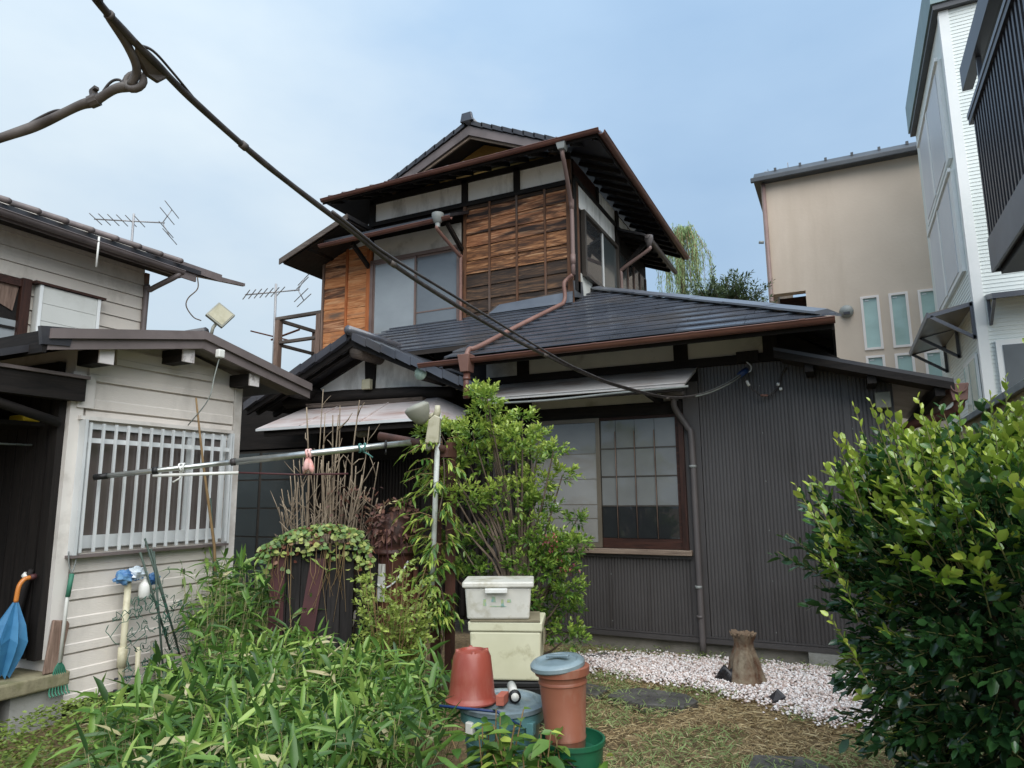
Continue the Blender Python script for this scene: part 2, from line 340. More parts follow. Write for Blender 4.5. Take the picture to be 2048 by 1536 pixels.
    g['clear_sheet'] = M('clear_sheet', S(120, 126, 118), S(150, 154, 148), 5, rough=0.25, coat=0.4)
    g['antenna'] = M('antenna', S(140, 140, 142), S(164, 164, 164), 5, rough=0.5, metal=0.3)
    g['porcelain'] = M('porcelain', S(214, 216, 214), S(226, 228, 226), 5, rough=0.3)
    g['soffit'] = M('soffit', S(34, 29, 26), S(50, 44, 40), 3, (1, 8, 8), rough=0.9)
    g['soffit_grey'] = M('soffit_grey', S(110, 104, 98), S(130, 124, 118), 3, (8, 1, 8), rough=0.85)
    g['verdigris'] = M('verdigris', S(128, 150, 138), S(154, 172, 160), 8, rough=0.7)
    g['clear_sheet'].node_tree.nodes['Principled BSDF'].inputs['Transmission Weight'].default_value = 0.75
    g['pane_clear'] = M('pane_clear', (0.9, 0.95, 0.93, 1), rough=0.02, spec=0.5)
    g['pane_clear'].node_tree.nodes['Principled BSDF'].inputs['Transmission Weight'].default_value = 1.0
    g['twig_green'] = M('twig_green', S(96, 104, 58), S(120, 112, 70), 8, rough=0.6)
    # foliage
    g['leaf_camellia'] = leaf_mat('leaf_camellia', [(0.0, (0.014, 0.044, 0.018, 1)), (0.42, (0.044, 0.115, 0.028, 1)), (0.66, (0.16, 0.28, 0.032, 1)), (1.0, (0.46, 0.54, 0.09, 1))], rough=0.2, transl=0.2, spec=0.65)
    g['leaf_shrub'] = leaf_mat('leaf_shrub', [(0.0, (0.014, 0.042, 0.012, 1)), (0.4, (0.06, 0.15, 0.025, 1)), (0.7, (0.22, 0.34, 0.055, 1)), (1.0, (0.46, 0.55, 0.11, 1))], rough=0.35, transl=0.28)
    g['leaf_sasa'] = leaf_mat('leaf_sasa', [(0.0, (0.50, 0.44, 0.26, 1)), (0.07, (0.40, 0.38, 0.18, 1)), (0.12, (0.028, 0.070, 0.018, 1)), (0.5, (0.078, 0.17, 0.030, 1)), (0.8, (0.16, 0.28, 0.05, 1)), (1.0, (0.30, 0.42, 0.10, 1))], rough=0.42, transl=0.28)
    g['leaf_vine'] = leaf_mat('leaf_vine', [(0.0, (0.10, 0.03, 0.02, 1)), (0.25, (0.22, 0.10, 0.05, 1)), (0.4, (0.06, 0.14, 0.04, 1)), (0.75, (0.16, 0.24, 0.06, 1)), (1.0, (0.34, 0.36, 0.10, 1))], rough=0.5, transl=0.2)
    g['leaf_dead'] = leaf_mat('leaf_dead', [(0.0, (0.05, 0.02, 0.016, 1)), (0.6, (0.16, 0.07, 0.045, 1)), (0.85, (0.36, 0.25, 0.15, 1)), (1.0, (0.45, 0.42, 0.18, 1))], rough=0.7, transl=0.1)
    g['leaf_pale'] = leaf_mat('leaf_pale', [(0.0, (0.07, 0.14, 0.025, 1)), (1.0, (0.44, 0.52, 0.12, 1))], rough=0.4, transl=0.3)
    g['leaf_willow'] = leaf_mat('leaf_willow', [(0.0, (0.20, 0.30, 0.12, 1)), (1.0, (0.42, 0.54, 0.26, 1))], rough=0.5, transl=0.4)
    g['leaf_far'] = leaf_mat('leaf_far', [(0.0, (0.035, 0.06, 0.025, 1)), (1.0, (0.14, 0.19, 0.09, 1))], rough=0.4, transl=0.25)
    g['leaf_weed'] = leaf_mat('leaf_weed', [(0.0, (0.16, 0.15, 0.04, 1)), (0.4, (0.10, 0.15, 0.03, 1)), (1.0, (0.20, 0.28, 0.05, 1))], rough=0.5, transl=0.25)
    g['leaf_red'] = leaf_mat('leaf_red', [(0.0, (0.18, 0.03, 0.04, 1)), (1.0, (0.42, 0.12, 0.12, 1))], rough=0.4, transl=0.25)
    g['blade_dry'] = leaf_mat('blade_dry', [(0.0, (0.20, 0.125, 0.06, 1)), (0.5, (0.42, 0.32, 0.16, 1)), (0.78, (0.56, 0.47, 0.27, 1)), (0.86, (0.14, 0.20, 0.06, 1)), (1.0, (0.27, 0.35, 0.13, 1))], rough=0.7, transl=0.15)
    g['pebble'] = leaf_mat('pebble', [(0.0, (0.24, 0.15, 0.12, 1)), (0.35, (0.56, 0.44, 0.39, 1)), (0.62, (0.74, 0.66, 0.62, 1)), (1.0, (0.87, 0.84, 0.82, 1))], rough=0.75, transl=0.0)
    m, n, l, b = new_mat('soil')
    c = ramp(n, l, noise(n, l, 2.2, (1, 1, 1), 8, 0.7), [(0.3, S(92, 78, 54)), (0.5, S(128, 108, 76)), (0.62, S(150, 130, 96)), (0.75, S(104, 106, 62))])
    c = mixc(n, l, ramp(n, l, noise(n, l, 34, (1, 1, 1), 5, 0.7), [(0.4, (0.55, 0.55, 0.55, 1)), (0.65, (1.1, 1.1, 1.1, 1))]), (0, 0, 0, 1), c)
    l.new(c, b.inputs['Base Color']); b.inputs['Roughness'].default_value = 0.95
    bump(n, l, b, noise(n, l, 40, (1, 1, 1), 6, 0.7), 0.7, 0.02)
    g['soil'] = m
mats()

# ------------------------------------------------------------------ mesh helpers (all coordinates are world metres)
def V(*a): return Vector(a if len(a) > 1 else a[0])

class MB:
    def __init__(s): s.v = []; s.f = []
    def add(s, vs, fs):
        o = len(s.v); s.v += [tuple(p) for p in vs]; s.f += [tuple(i + o for i in f) for f in fs]; return s
    def box(s, x0, x1, y0, y1, z0, z1):
        return s.add([(x0, y0, z0), (x1, y0, z0), (x1, y1, z0), (x0, y1, z0), (x0, y0, z1), (x1, y0, z1), (x1, y1, z1), (x0, y1, z1)],
                     [(3, 2, 1, 0), (4, 5, 6, 7), (0, 1, 5, 4), (1, 2, 6, 5), (2, 3, 7, 6), (3, 0, 4, 7)])
    def prism(s, poly, vec):
        n = len(poly); vec = V(vec); a = [V(p) for p in poly]; b = [p + vec for p in a]
        return s.add(a + b, [tuple(range(n - 1, -1, -1)), tuple(range(n, 2 * n))] + [(i, (i + 1) % n, n + (i + 1) % n, n + i) for i in range(n)])
    def beam(s, p, q, w, h, up=(0, 0, 1)):
        p, q = V(p), V(q); d = (q - p).normalized(); up = V(up)
        r = d.cross(up)
        if r.length < 1e-4: r = d.cross(V(0, 1, 0))
        r.normalize(); u = r.cross(d)
        c = [(-w / 2, -h / 2), (w / 2, -h / 2), (w / 2, h / 2), (-w / 2, h / 2)]
        return s.prism([p + r * a + u * b for a, b in c], q - p)
    def tube(s, pts, r, n=8, cap=True):
        pts = [V(p) for p in pts]; m = len(pts); rs = r if isinstance(r, (list, tuple)) else [r] * m
        prev = None; rings = []
        for i, p in enumerate(pts):
            d = (pts[min(i + 1, m - 1)] - pts[max(i - 1, 0)]).normalized()
            if prev is None:
                a = d.cross(V(0, 0, 1))
                if a.length < 1e-3: a = d.cross(V(1, 0, 0))
            else:
                a = prev - d * prev.dot(d)
            a.normalize(); prev = a; b = d.cross(a)
            rings.append([p + (a * math.cos(2 * math.pi * k / n) + b * math.sin(2 * math.pi * k / n)) * rs[i] for k in range(n)])
        vs = [q for rg in rings for q in rg]
        fs = [(i * n + k, i * n + (k + 1) % n, (i + 1) * n + (k + 1) % n, (i + 1) * n + k) for i in range(m - 1) for k in range(n)]
        if cap: fs += [tuple(range(n - 1, -1, -1)), tuple((m - 1) * n + k for k in range(n))]
        return s.add(vs, fs)
    def trough(s, p, q, r, t=0.008, n=8):
        """half-round gutter between two points, open at the top"""
        p, q = V(p), V(q); d = (q - p).normalized(); a = d.cross(V(0, 0, 1)).normalized(); u = a.cross(d)
        ang = [math.pi + math.pi * k / n for k in range(n + 1)]
        prof = [(r * math.cos(x), r * math.sin(x)) for x in ang] + [((r - t) * math.cos(x), (r - t) * math.sin(x)) for x in reversed(ang)]
        s.tube([p + a * r + d * 0.002, q + a * r - d * 0.002], t * 0.9, 6)
        s.tube([p - a * r + d * 0.002, q - a * r - d * 0.002], t * 0.9, 6)
        return s.prism([p + a * x + u * y for x, y in prof], q - p)
    def lathe(s, c, prof, n=24, axis=(0, 0, 1), cap=True):
        c = V(c); ax = V(axis).normalized(); a = ax.cross(V(0, 1, 0))
        if a.length < 1e-3: a = ax.cross(V(1, 0, 0))
        a.normalize(); b = ax.cross(a)
        vs = [c + ax * z + (a * math.cos(2 * math.pi * k / n) + b * math.sin(2 * math.pi * k / n)) * r for r, z in prof for k in range(n)]
        m = len(prof)
        fs = [(i * n + k, i * n + (k + 1) % n, (i + 1) * n + (k + 1) % n, (i + 1) * n + k) for i in range(m - 1) for k in range(n)]
        if cap: fs += [tuple(range(n - 1, -1, -1)), tuple((m - 1) * n + k for k in range(n))]
        return s.add(vs, fs)
    def obj(s, name, mat, parent=None, smooth=False, bevel=0.0):
        base = V(0, 0, 0)
        if parent is not None:
            p = parent
            while p.parent is not None: p = p.parent
            base = V(p['_base'])
        me = bpy.data.meshes.new(name)
        me.from_pydata([tuple(V(q) - base) for q in s.v], [], s.f)
        me.materials.append(MT[mat] if isinstance(mat, str) else mat)
        me.update()
        o = bpy.data.objects.new(name, me); COL.objects.link(o)
        if parent is not None: o.parent = parent
        if smooth: me.shade_smooth()
        if bevel:
            bv = o.modifiers.new('bevel', 'BEVEL'); bv.width = bevel; bv.segments = 2; bv.limit_method = 'ANGLE'; bv.angle_limit = R(40)
        if smooth == 'auto':
            me.set_sharp_from_angle(angle=R(40))
        return o

def tag(o, label, cat, group=None):
    o['label'] = label; o['category'] = cat
    if group: o['group'] = group
    return o
def thing(name, label, cat, base, group=None):
    o = bpy.data.objects.new(name, None); COL.objects.link(o)
    o.location = base; o.empty_display_size = 0.1; o['_base'] = tuple(base)
    return tag(o, label, cat, group)
def solo(mb, name, mat, label, cat, smooth=False, bevel=0.0, group=None, base=None):
    o = mb.obj(name, mat, None, smooth, bevel); o['_base'] = (0, 0, 0)
    if base is not None:
        b = V(base); o.data.transform(Matrix.Translation(-b)); o.location = b; o['_base'] = tuple(b)
    return tag(o, label, cat, group)
def struct(o, kind='structure'):
    o['kind'] = kind; return o
def clip_poly(poly, fn):
    """keep the part of a planar polygon where fn(p) >= 0"""
    out = []
    for i in range(len(poly)):
        a, b = V(poly[i]), V(poly[(i + 1) % len(poly)]); fa, fb = fn(a), fn(b)
        if fa >= 0: out.append(a)
        if (fa >= 0) != (fb >= 0): out.append(a + (b - a) * (fa / (fa - fb)))
    return out
def B(parent, name, mat, *b, bevel=0.0, label=None):
    o = MB().box(*b).obj(name, mat, parent, False, bevel)
    if label: o['label'] = label
    return o
def catenary(p, q, sag, n=14):
    p, q = V(p), V(q)
    return [p + (q - p) * (i / n) - V(0, 0, 1) * sag * 4 * (i / n) * (1 - i / n) for i in range(n + 1)]
def smooth_path(pts, k=6):
    """Catmull-Rom through the points"""
    P = [V(p) for p in pts]; P = [P[0] * 2 - P[1]] + P + [P[-1] * 2 - P[-2]]; out = []
    for i in range(1, len(P) - 2):
        for j in range(k):
            t = j / k; a, b, c, d = P[i - 1:i + 3]
            out.append(0.5 * ((2 * b) + (c - a) * t + (2 * a - 5 * b + 4 * c - d) * t * t + (3 * b - a - 3 * c + d) * t ** 3))
    return out + [P[-2]]

# ---------- leaves: arrays of folded, drooping blades in one mesh
def leaf_mesh(name, P, D, L, W, tint, mat, parent=None, fold=0.25, curl=0.25, N=None, wide=(0.35, 0.7), wv=(1.0, 0.75)):
    P = np.asarray(P, float); D = np.asarray(D, float); n = len(P)
    L = np.broadcast_to(L, (n,)).astype(float); W = np.broadcast_to(W, (n,)).astype(float); tint = np.broadcast_to(tint, (n,)).astype(float)
    D = D / np.linalg.norm(D, axis=1, keepdims=True)
    if N is None:
        N = np.tile([0, 0, 1.0], (n, 1)) + rng.normal(0, 0.45, (n, 3))
    Sd = np.cross(D, N); ln = np.linalg.norm(Sd, axis=1, keepdims=True); Sd = Sd / np.maximum(ln, 1e-6)
    U = np.cross(Sd, D)
    cu = np.broadcast_to(curl, (n,))
    def pos(t): return P + D * (L * t)[:, None] - np.array([0, 0, 1.0]) * (cu * L * t * t)[:, None]
    vs = np.zeros((n, 8, 3)); vs[:, 0] = pos(0.0)
    for k, (t, wf) in enumerate(zip(wide, wv)):
        c = pos(t); h = (W * wf / 2)[:, None]
        vs[:, 1 + 3 * k] = c - Sd * h + U * h * fold; vs[:, 2 + 3 * k] = c - U * h * fold; vs[:, 3 + 3 * k] = c + Sd * h + U * h * fold
    vs[:, 7] = pos(1.0)
    tri = np.array([(0, 2, 1), (0, 3, 2), (1, 2, 5), (1, 5, 4), (2, 3, 6), (2, 6, 5), (4, 5, 7), (5, 6, 7)])
    F = (tri[None] + (np.arange(n) * 8)[:, None, None]).reshape(-1, 3)
    return raw_mesh(name, vs.reshape(-1, 3), F, mat, parent, np.repeat(tint, 8), True)

def raw_mesh(name, verts, F, mat, parent=None, tint=None, smooth=False):
    base = np.zeros(3)
    if parent is not None:
        p = parent
        while p.parent is not None: p = p.parent
        base = np.array(p['_base'])
    verts = verts - base
    me = bpy.data.meshes.new(name)
    me.vertices.add(len(verts)); me.vertices.foreach_set('co', verts.astype(np.float32).ravel())
    me.loops.add(F.size); me.loops.foreach_set('vertex_index', F.astype(np.int32).ravel())
    k = F.shape[1]
    me.polygons.add(len(F)); me.polygons.foreach_set('loop_start', (np.arange(len(F)) * k).astype(np.int32))
    try: me.polygons.foreach_set('loop_total', np.full(len(F), k, np.int32))
    except Exception: pass
    if tint is not None:
        a = me.attributes.new('tint', 'FLOAT', 'POINT'); a.data.foreach_set('value', tint.astype(np.float32))
    me.update(calc_edges=True); me.validate()
    if smooth: me.shade_smooth()
    me.materials.append(MT[mat])
    o = bpy.data.objects.new(name, me); COL.objects.link(o)
    if parent is not None: o.parent = parent
    else: o['_base'] = (0, 0, 0)
    return o

# ------------------------------------------------------------------ the ground
def build_ground():
    xs = [-300, -80, -30] + list(np.linspace(-14, 8, 56)) + [20, 60, 300]
    ys = [-60, -10] + list(np.linspace(-1, 20, 54)) + [30, 60, 150, 400]
    vs = [(x, y, (0.025 * math.sin(x * 2.1 + y) * math.cos(y * 1.7 - x * .6) if (-8 < x < 2 and 0 < y < 6.4) else 0) - 0.02) for y in ys for x in xs]
    n = len(xs)
    fs = [(j * n + i, j * n + i + 1, (j + 1) * n + i + 1, (j + 1) * n + i) for j in range(len(ys) - 1) for i in range(n - 1)]
    g = MB(); g.add(vs, fs)
    o = g.obj('ground', 'soil', None, True); o['_base'] = (0, 0, 0); struct(o)
build_ground()

# ------------------------------------------------------------------ the old two-storey wooden house
F = 6.79      # lower front wall
W2 = 8.2      # upper front wall
house = thing('wooden_house', 'old two-storey wooden house with weathered orange planks above dark ribbed metal siding', 'house', (-3.0, 7.5, 0))
H = house

def ribbed(x0, x1, z0, ztop, y, pitch=0.0325, parent=H, name='ribbed_siding'):
    """vertical ribbed sheet facing -y; ztop(x) gives the cut line"""
    mb = MB(); x = x0; prof = []
    while x < x1:
        prof += [(x, 0.0), (x + pitch * 0.66, 0.0), (x + pitch * 0.74, 0.009), (x + pitch * 0.92, 0.009)]
        x += pitch
    prof.append((x1, 0.0))
    prof = [p for p in prof if p[0] <= x1]
    vs = []; nz_ = 10      # the thin sheet is a little wavy
    wav = lambda px, z: 0.0022 * math.sin(px * 4.1 + z * 2.3) + 0.0016 * math.sin(px * 9.7 - z * 3.9 + 1.0) + 0.0011 * math.sin(z * 9.0 + px * 2.0)
    for px, d in prof:
        for k in range(nz_ + 1):
            z = z0 + (ztop(px) - z0) * k / nz_; vs.append((px, y + d + wav(px, z), z))
    m_ = nz_ + 1
    mb.add(vs, [(i * m_ + k, (i + 1) * m_ + k, (i + 1) * m_ + k + 1, i * m_ + k + 1) for i in range(len(prof) - 1) for k in range(nz_)])
    return mb.obj(name, 'siding_metal', parent)

def lower_front():
    B(H, 'foundation', 'concrete', -3.6, 0.40, F + 0.03, F + 0.3, -0.02, 0.14)
    B(H, 'foundation_block', 'concrete_light', -0.42, -0.12, F - 0.03, F + 0.026, -0.02, 0.125, bevel=0.006)
    core = B(H, 'wall', 'dark_wood', -8.2, 0.40, F + 0.034, F + 0.12, 0.142, 2.45, label='dark timber wall behind the siding')
    MB().prism([(-8.2, F + 0.034, 2.45), (0.40, F + 0.034, 2.45), (0.40, F + 0.034, 2.46), (-0.52, F + 0.034, 3.1), (-8.2, F + 0.034, 3.1)], (0, 0.086, 0)).obj('upper_wall_band', 'dark_wood', H)
    B(H, 'side_wall', 'dark_wood_y', 0.30, 0.40, F + 0.125, 9.6, 0.1, 2.42)
    B(H, 'side_wall', 'plaster_old', -0.64, -0.54, F + 0.125, 9.6, 2.3, 3.2)
    top = lambda x: 2.735 if x < -0.5 else 2.735 - (x + 0.5) * 0.295
    ribbed(-1.245, 0.405, 0.17, top, F)
    ribbed(-3.07, -1.41, 0.17, lambda x: 0.895, F)
    for sx in (-2.25, -0.72, 0.04):
        zt_ = 0.893 if sx < -1.5 else top(sx) - 0.003
        B(H, 'sheet_lap', 'siding_metal', sx, sx + 0.02, F - 0.005, F - 0.0005, 0.19, zt_)
        for k in range(int((zt_ - 0.25) / 0.45) + 1):
            MB().lathe((sx + 0.045, F - 0.0005, 0.26 + k * 0.45), [(0.006, 0), (0.006, -0.003), (0.002, -0.005)], 8, (0, 1, 0)).obj('screw', 'pipe_grey', H)
    ribbed(-3.62, -3.24, 0.17, lambda x: 2.25, F + 0.004)
    B(H, 'corner_trim', 'trim_metal', 0.38, 0.425, F - 0.012, F + 0.03, 0.16, 2.44)
    B(H, 'base_flashing', 'trim_metal', -3.62, 0.425, F - 0.035, F + 0.028, 0.125, 0.168)
    B(H, 'base_flashing', 'trim_metal', -3.62, 0.43, F - 0.02, F - 0.004, 0.172, 0.186)
    B(H, 'corner_trim', 'trim_metal', -1.405, -1.25, F - 0.014, F + 0.03, 0.172, 2.6)
    B(H, 'post', 'dark_wood_z', -3.235, -3.08, F - 0.03, F + 0.03, 0.17, 2.74)
    # beam and plaster band under the eaves
    B(H, 'beam', 'dark_wood', -4.2, -0.47, F - 0.045, F + 0.03, 2.735, 2.82)
    for a, b in ((-3.62, -3.22), (-3.08, -1.47), (-1.34, -0.62)):
        B(H, 'plaster_panel', 'plaster_old', a, b, F - 0.005, F + 0.03, 2.822, 3.02)
    for x in (-3.22, -1.47, -0.62):
        B(H, 'short_post', 'dark_wood_z', x, x + (0.14 if x < -0.7 else 0.13), F - 0.03, F + 0.03, 2.822, 3.08)
    B(H, 'beam', 'dark_wood', -4.2, -0.47, F - 0.03, F + 0.03, 3.022, 3.12)
    B(H, 'cable_bracket', 'dark_wood_z', -0.86, -0.66, F - 0.09, F - 0.046, 2.74, 2.84)

def lower_window():
    x0, x1, z0, z1 = -3.05, -1.45, 0.97, 2.29
    w = B(H, 'window', 'dark_wood', x0 - 0.02, x1 + 0.03, F - 0.0, F + 0.032, z0 - 0.06, z1 + 0.13, label='sliding window with paper behind the glass, a bronze sash and a red-brown timber sash')
    B(w, 'lintel', 'dark_wood', x0 - 0.03, x1 + 0.04, F - 0.05, F - 0.002, z1, z1 + 0.12)
    B(H, 'plaster_panel', 'plaster_old', x0, x1, F - 0.012, F - 0.001, z1 + 0.132, 2.66)
    B(w, 'sill', 'light_wood', x0 - 0.04, x1 + 0.075, F - 0.085, F - 0.001, 0.915, 0.965, bevel=0.006)
    B(w, 'sill_apron', 'trim_metal', x0 - 0.04, x1 + 0.07, F - 0.03, F - 0.003, 0.88, 0.913)
    B(w, 'jamb', 'red_wood_z', x1 - 0.005, x1 + 0.045, F - 0.06, F - 0.002, z0 - 0.003, z1)
    B(w, 'jamb', 'dark_wood_z', x0 - 0.04, x0, F - 0.06, F - 0.002, z0 - 0.003, z1)
    xm = -2.30
    # left sash: bronze aluminium, in front
    ya = F - 0.052
    s = MB()
    s.box(x0, xm + 0.03, ya, ya + 0.02, z1 - 0.045, z1 - 0.002).box(x0, xm + 0.03, ya, ya + 0.02, z0 + 0.002, z0 + 0.05)
    s.box(xm - 0.012, xm + 0.03, ya, ya + 0.02, z0 + 0.05, z1 - 0.045).box(x0, x0 + 0.035, ya, ya + 0.02, z0 + 0.05, z1 - 0.045)
    s.obj('sash', 'alu_olive', w)
    rows = [z0 + 0.05, 1.26, 1.40, 1.66, 1.92, z1 - 0.045]
    for i in range(5):
        B(w, 'pane', 'pane_paper' if i < 4 else 'pane_paper2', x0 + 0.035, xm - 0.012, ya + 0.007, ya + 0.013, rows[i] + 0.003, rows[i + 1] - 0.003)
        if i: B(w, 'muntin', 'alu_olive', x0 + 0.035, xm - 0.012, ya + 0.004, ya + 0.016, rows[i] - 0.003, rows[i] + 0.003)
    B(w, 'sticker', 'white_plastic', -2.82, -2.74, ya + 0.002, ya + 0.005, 1.36, 1.42)
    # right sash: red-brown timber, behind, with thin rods
    yb = F - 0.026; xr = x1 - 0.005
    s = MB()
    s.box(xm + 0.03, xr, yb, yb + 0.02, z0, z0 + 0.095).box(xm + 0.03, xr, yb, yb + 0.02, z1 - 0.03, z1 - 0.002).box(xr - 0.035, xr, yb, yb + 0.02, z0 + 0.095, z1 - 0.03)
    s.obj('sash', 'red_wood', w)
    zr = [z0 + 0.095, 1.385, 1.68, 1.965, z1 - 0.03]
    xc = list(np.linspace(xm + 0.03, xr - 0.035, 5)); xc = [xc[0], -2.105, -1.905, -1.70, xc[-1]]
    for i in range(4):
        for j in range(4):
            B(w, 'pane', 'pane_dark' if i == 0 else 'pane_paper2', xc[j] + 0.002, xc[j + 1] - 0.002, yb + 0.008, yb + 0.013, zr[i] + 0.004, zr[i + 1] - 0.004)
        if i: B(w, 'muntin', 'alu_dark', xc[0], xc[-1], yb + 0.002, yb + 0.018, zr[i] - 0.007, zr[i] + 0.007)
    for x in xc[1:4]:
        MB().tube([(x, yb - 0.008, zr[0]), (x - 0.004, yb - 0.008, zr[4] - 0.12)], 0.0045, 6).obj('guard_rod', 'grey_wood_z', w, True)
    # awning over the window
    a = MB().prism([(-3.40, F - 0.003, 2.735), (-3.40, 6.20, 2.50), (-3.40, 6.20, 2.475), (-3.40, F - 0.003, 2.70)], (2.14, 0, 0)).obj('awning', 'awning', H)
    a['label'] = 'grey-brown sheet metal awning over the window'
    MB().prism([(-3.405, F - 0.003, 2.745), (-3.405, 6.19, 2.508), (-3.405, 6.19, 2.50), (-3.405, F - 0.003, 2.738)], (2.16, 0, 0)).obj('awning_sheet', 'awning', a)
    B(a, 'awning_ledger', 'dark_wood', -3.38, -1.28, 6.24, 6.28, 2.435, 2.475)
    for x in (-3.2, -1.62):
        MB().beam((x, F - 0.01, 2.42), (x, 6.25, 2.45), 0.05, 0.07).obj('bracket', 'dark_wood_y', a)
        MB().beam((x, F - 0.01, 2.2), (x, 6.36, 2.42), 0.04, 0.05).obj('bracket', 'dark_wood_y', a) if x < -3 else None
    MB().tube(smooth_path([(-3.42, 6.16, 2.44), (-2.6, 6.15, 2.425), (-1.9, 6.15, 2.445), (-1.22, 6.16, 2.46)]), 0.011, 8).obj('drip_rail', 'pipe_grey', a, True)
    # downpipe beside the window with its hopper
    MB().prism([(-1.58, 6.62, 2.58), (-1.36, 6.62, 2.58), (-1.36, 6.74, 2.58), (-1.58, 6.74, 2.58)], (0, 0, -0.13)).obj('hopper', 'pipe_brown', H, bevel=0.01)
    MB().tube(smooth_path([(-1.47, 6.68, 2.46), (-1.47, 6.68, 2.36), (-1.44, 6.71, 2.28), (-1.36, 6.73, 2.14), (-1.33, 6.735, 2.0), (-1.325, 6.735, 1.0), (-1.32, 6.735, -0.02)]), 0.03, 10).obj('downpipe', 'pipe_brown', H, True)
    for z in (1.75, 0.62, 0.35):
        MB().tube([(-1.33, 6.735, z), (-1.33, 6.735, z + 0.025)], 0.036, 10).obj('pipe_clip', 'pipe_grey' if z > 0.5 else 'pipe_brown', H, True)

EV = V(0.0, 6.05, 2.95); SL = 0.49
def lower_roof():
    zr = lambda y: EV.z + SL * (y - EV.y)
    hip = lambda p: (EV.x - p.x) - (p.y - EV.y)
    xl = -6.0
    XC, YC = -3.75, 6.6        # the porch gable cuts into the eaves left of XC
    def porch_cut(q): return clip_poly(q, lambda p: p.y - YC) if sum(p.x for p in q) / len(q) < XC else q
    zb = lambda y: zr(y) - 0.02
    base = clip_poly([V(XC, 6.06, zb(6.06)), V(0.0, 6.06, zb(6.06)), V(0.0, 9.4, zb(9.4)), V(XC, 9.4, zb(9.4))], hip)
    MB().prism([(xl, YC, zb(YC)), (XC, YC, zb(YC)), (XC, 9.4, zb(9.4)), (xl, 9.4, zb(9.4))], (0, 0, -0.05)).obj('roof_deck', 'soffit', H)
    rf = MB().prism(base, (0, 0, -0.05)).obj('lower_roof', 'soffit', H); rf['label'] = 'dark grey slate roof of the ground floor with rusty brown gutter'
    # right-hand slope behind the hip
    MB().prism([(0.0, 6.06, EV.z - 0.02), (0.0, 10.5, EV.z - 0.02), (-3.3, 10.5, EV.z - 0.02 + SL * 3.3), (-3.3, 9.36, EV.z - 0.02 + SL * 3.3)], (0, 0, -0.05)).obj('side_slope', 'roof_dark', rf)
    # slates
    rnd = random.Random(3); ncr = 13; y_top = 9.3; cr = (y_top - 6.02) / 17
    for i in range(17):
        y0 = 6.02 + i * cr; y1 = y0 + cr * 1.12
        x = xl - rnd.random() * 0.6
        while x < 0.1:
            wd = 0.606
            z0 = zr(y0) + 0.017; z1 = zr(y1) - 0.004
            q = clip_poly([(max(x, xl) + 0.002, y0, z0), (x + wd - 0.002, y0, z0), (x + wd - 0.002, y1, z1), (max(x, xl) + 0.002, y1, z1)], hip) if x + wd > xl else []
            x += wd
            if len(q) >= 3: q = porch_cut(q)
            if len(q) < 3: continue
            if sum(p.y for p in q) / len(q) > W2 + 0.12 and max(p.x for p in q) < -3.3: continue
            jz = rnd.uniform(-0.0008, 0.0008)
            MB().prism([p + V(0, 0, jz) for p in q], (0, 0, -0.014)).obj('slate', 'slate', rf)
    # hip cap in lapped metal pieces
    d = V(-1, 1, SL).normalized(); e = V(EV.x - 0.03, EV.y + 0.03, EV.z + 0.045); tot = 3.32 * math.sqrt(2 + SL * SL)
    k = 0; t = 0.0
    while t < tot - 0.02:
        t2 = min(t + 0.62, tot)
        p, q = e + d * t + V(0, 0, 0.018 if k % 2 else 0.015), e + d * (t2 + 0.03) + V(0, 0, 0.018 if k % 2 else 0.015)
        s1, s2 = V(-0.10, -0.10, -0.035), V(0.10, 0.10, -0.035)
        mb = MB(); mb.add([p + s1, p, p + s2, q + s1, q, q + s2, p + s1 - V(0, 0, .02), p + s2 - V(0, 0, .02), q + s1 - V(0, 0, .02), q + s2 - V(0, 0, .02)],
                          [(0, 1, 4, 3), (1, 2, 5, 4), (0, 3, 8, 6), (2, 7, 9, 5), (0, 6, 7, 2, 1)])
        mb.obj('hip_cap', 'hip_metal', rf); t = t2; k += 1
    # eaves: rafters, fascia and gutter
    for x in np.arange(-3.6, -0.05, 0.36):
        MB().beam((x, 6.1, zr(6.1) - 0.105), (x, 6.85, zr(6.85) - 0.105), 0.045, 0.06).obj('rafter', 'dark_wood_y', rf)
    B(rf, 'fascia', 'dark_wood', -3.75, -0.01, 6.045, 6.07, 2.83, 2.925)
    B(rf, 'fascia', 'dark_wood_y', -0.01, 0.012, 6.05, 9.8, 2.82, 2.93)
    for y in np.arange(6.9, 9.6, 0.4):
        MB().beam((-0.02, y, 2.86), (-0.6, y, 3.14), 0.045, 0.06).obj('rafter', 'dark_wood', rf)
    g = MB().trough((-4.0, 5.985, 2.885), (0.02, 5.985, 2.905), 0.047).obj('gutter', 'gutter', H, 'auto')
    for x in (-2.95, -2.05, -1.15, -0.25):
        MB().trough((x, 5.985, 2.888 + (x + 4) * 0.0048), (x + 0.05, 5.985, 2.888 + (x + 4) * 0.0048), 0.0495).obj('gutter_joint', 'gutter', g, 'auto')
    # hopper at the gutter, diagonal pipe over the slates and up the wall
    hx = -3.42
    MB().prism([(hx - 0.07, 5.90, 2.93), (hx + 0.07, 5.90, 2.93), (hx + 0.045, 5.92, 2.75), (hx - 0.045, 5.92, 2.75)], (0, 0.13, 0)).obj('hopper', 'pipe_orange', H, bevel=0.006)
    MB().tube([(hx, 5.98, 2.76), (hx, 5.98, 2.48)], 0.036, 10).obj('downpipe', 'gutter', H, True)
    MB().tube([(hx, 5.98, 2.70), (hx, 5.98, 2.67)], 0.043, 10).obj('pipe_clip', 'gutter', H, True)
    rz = lambda y, o=0.055: zr(y) + o
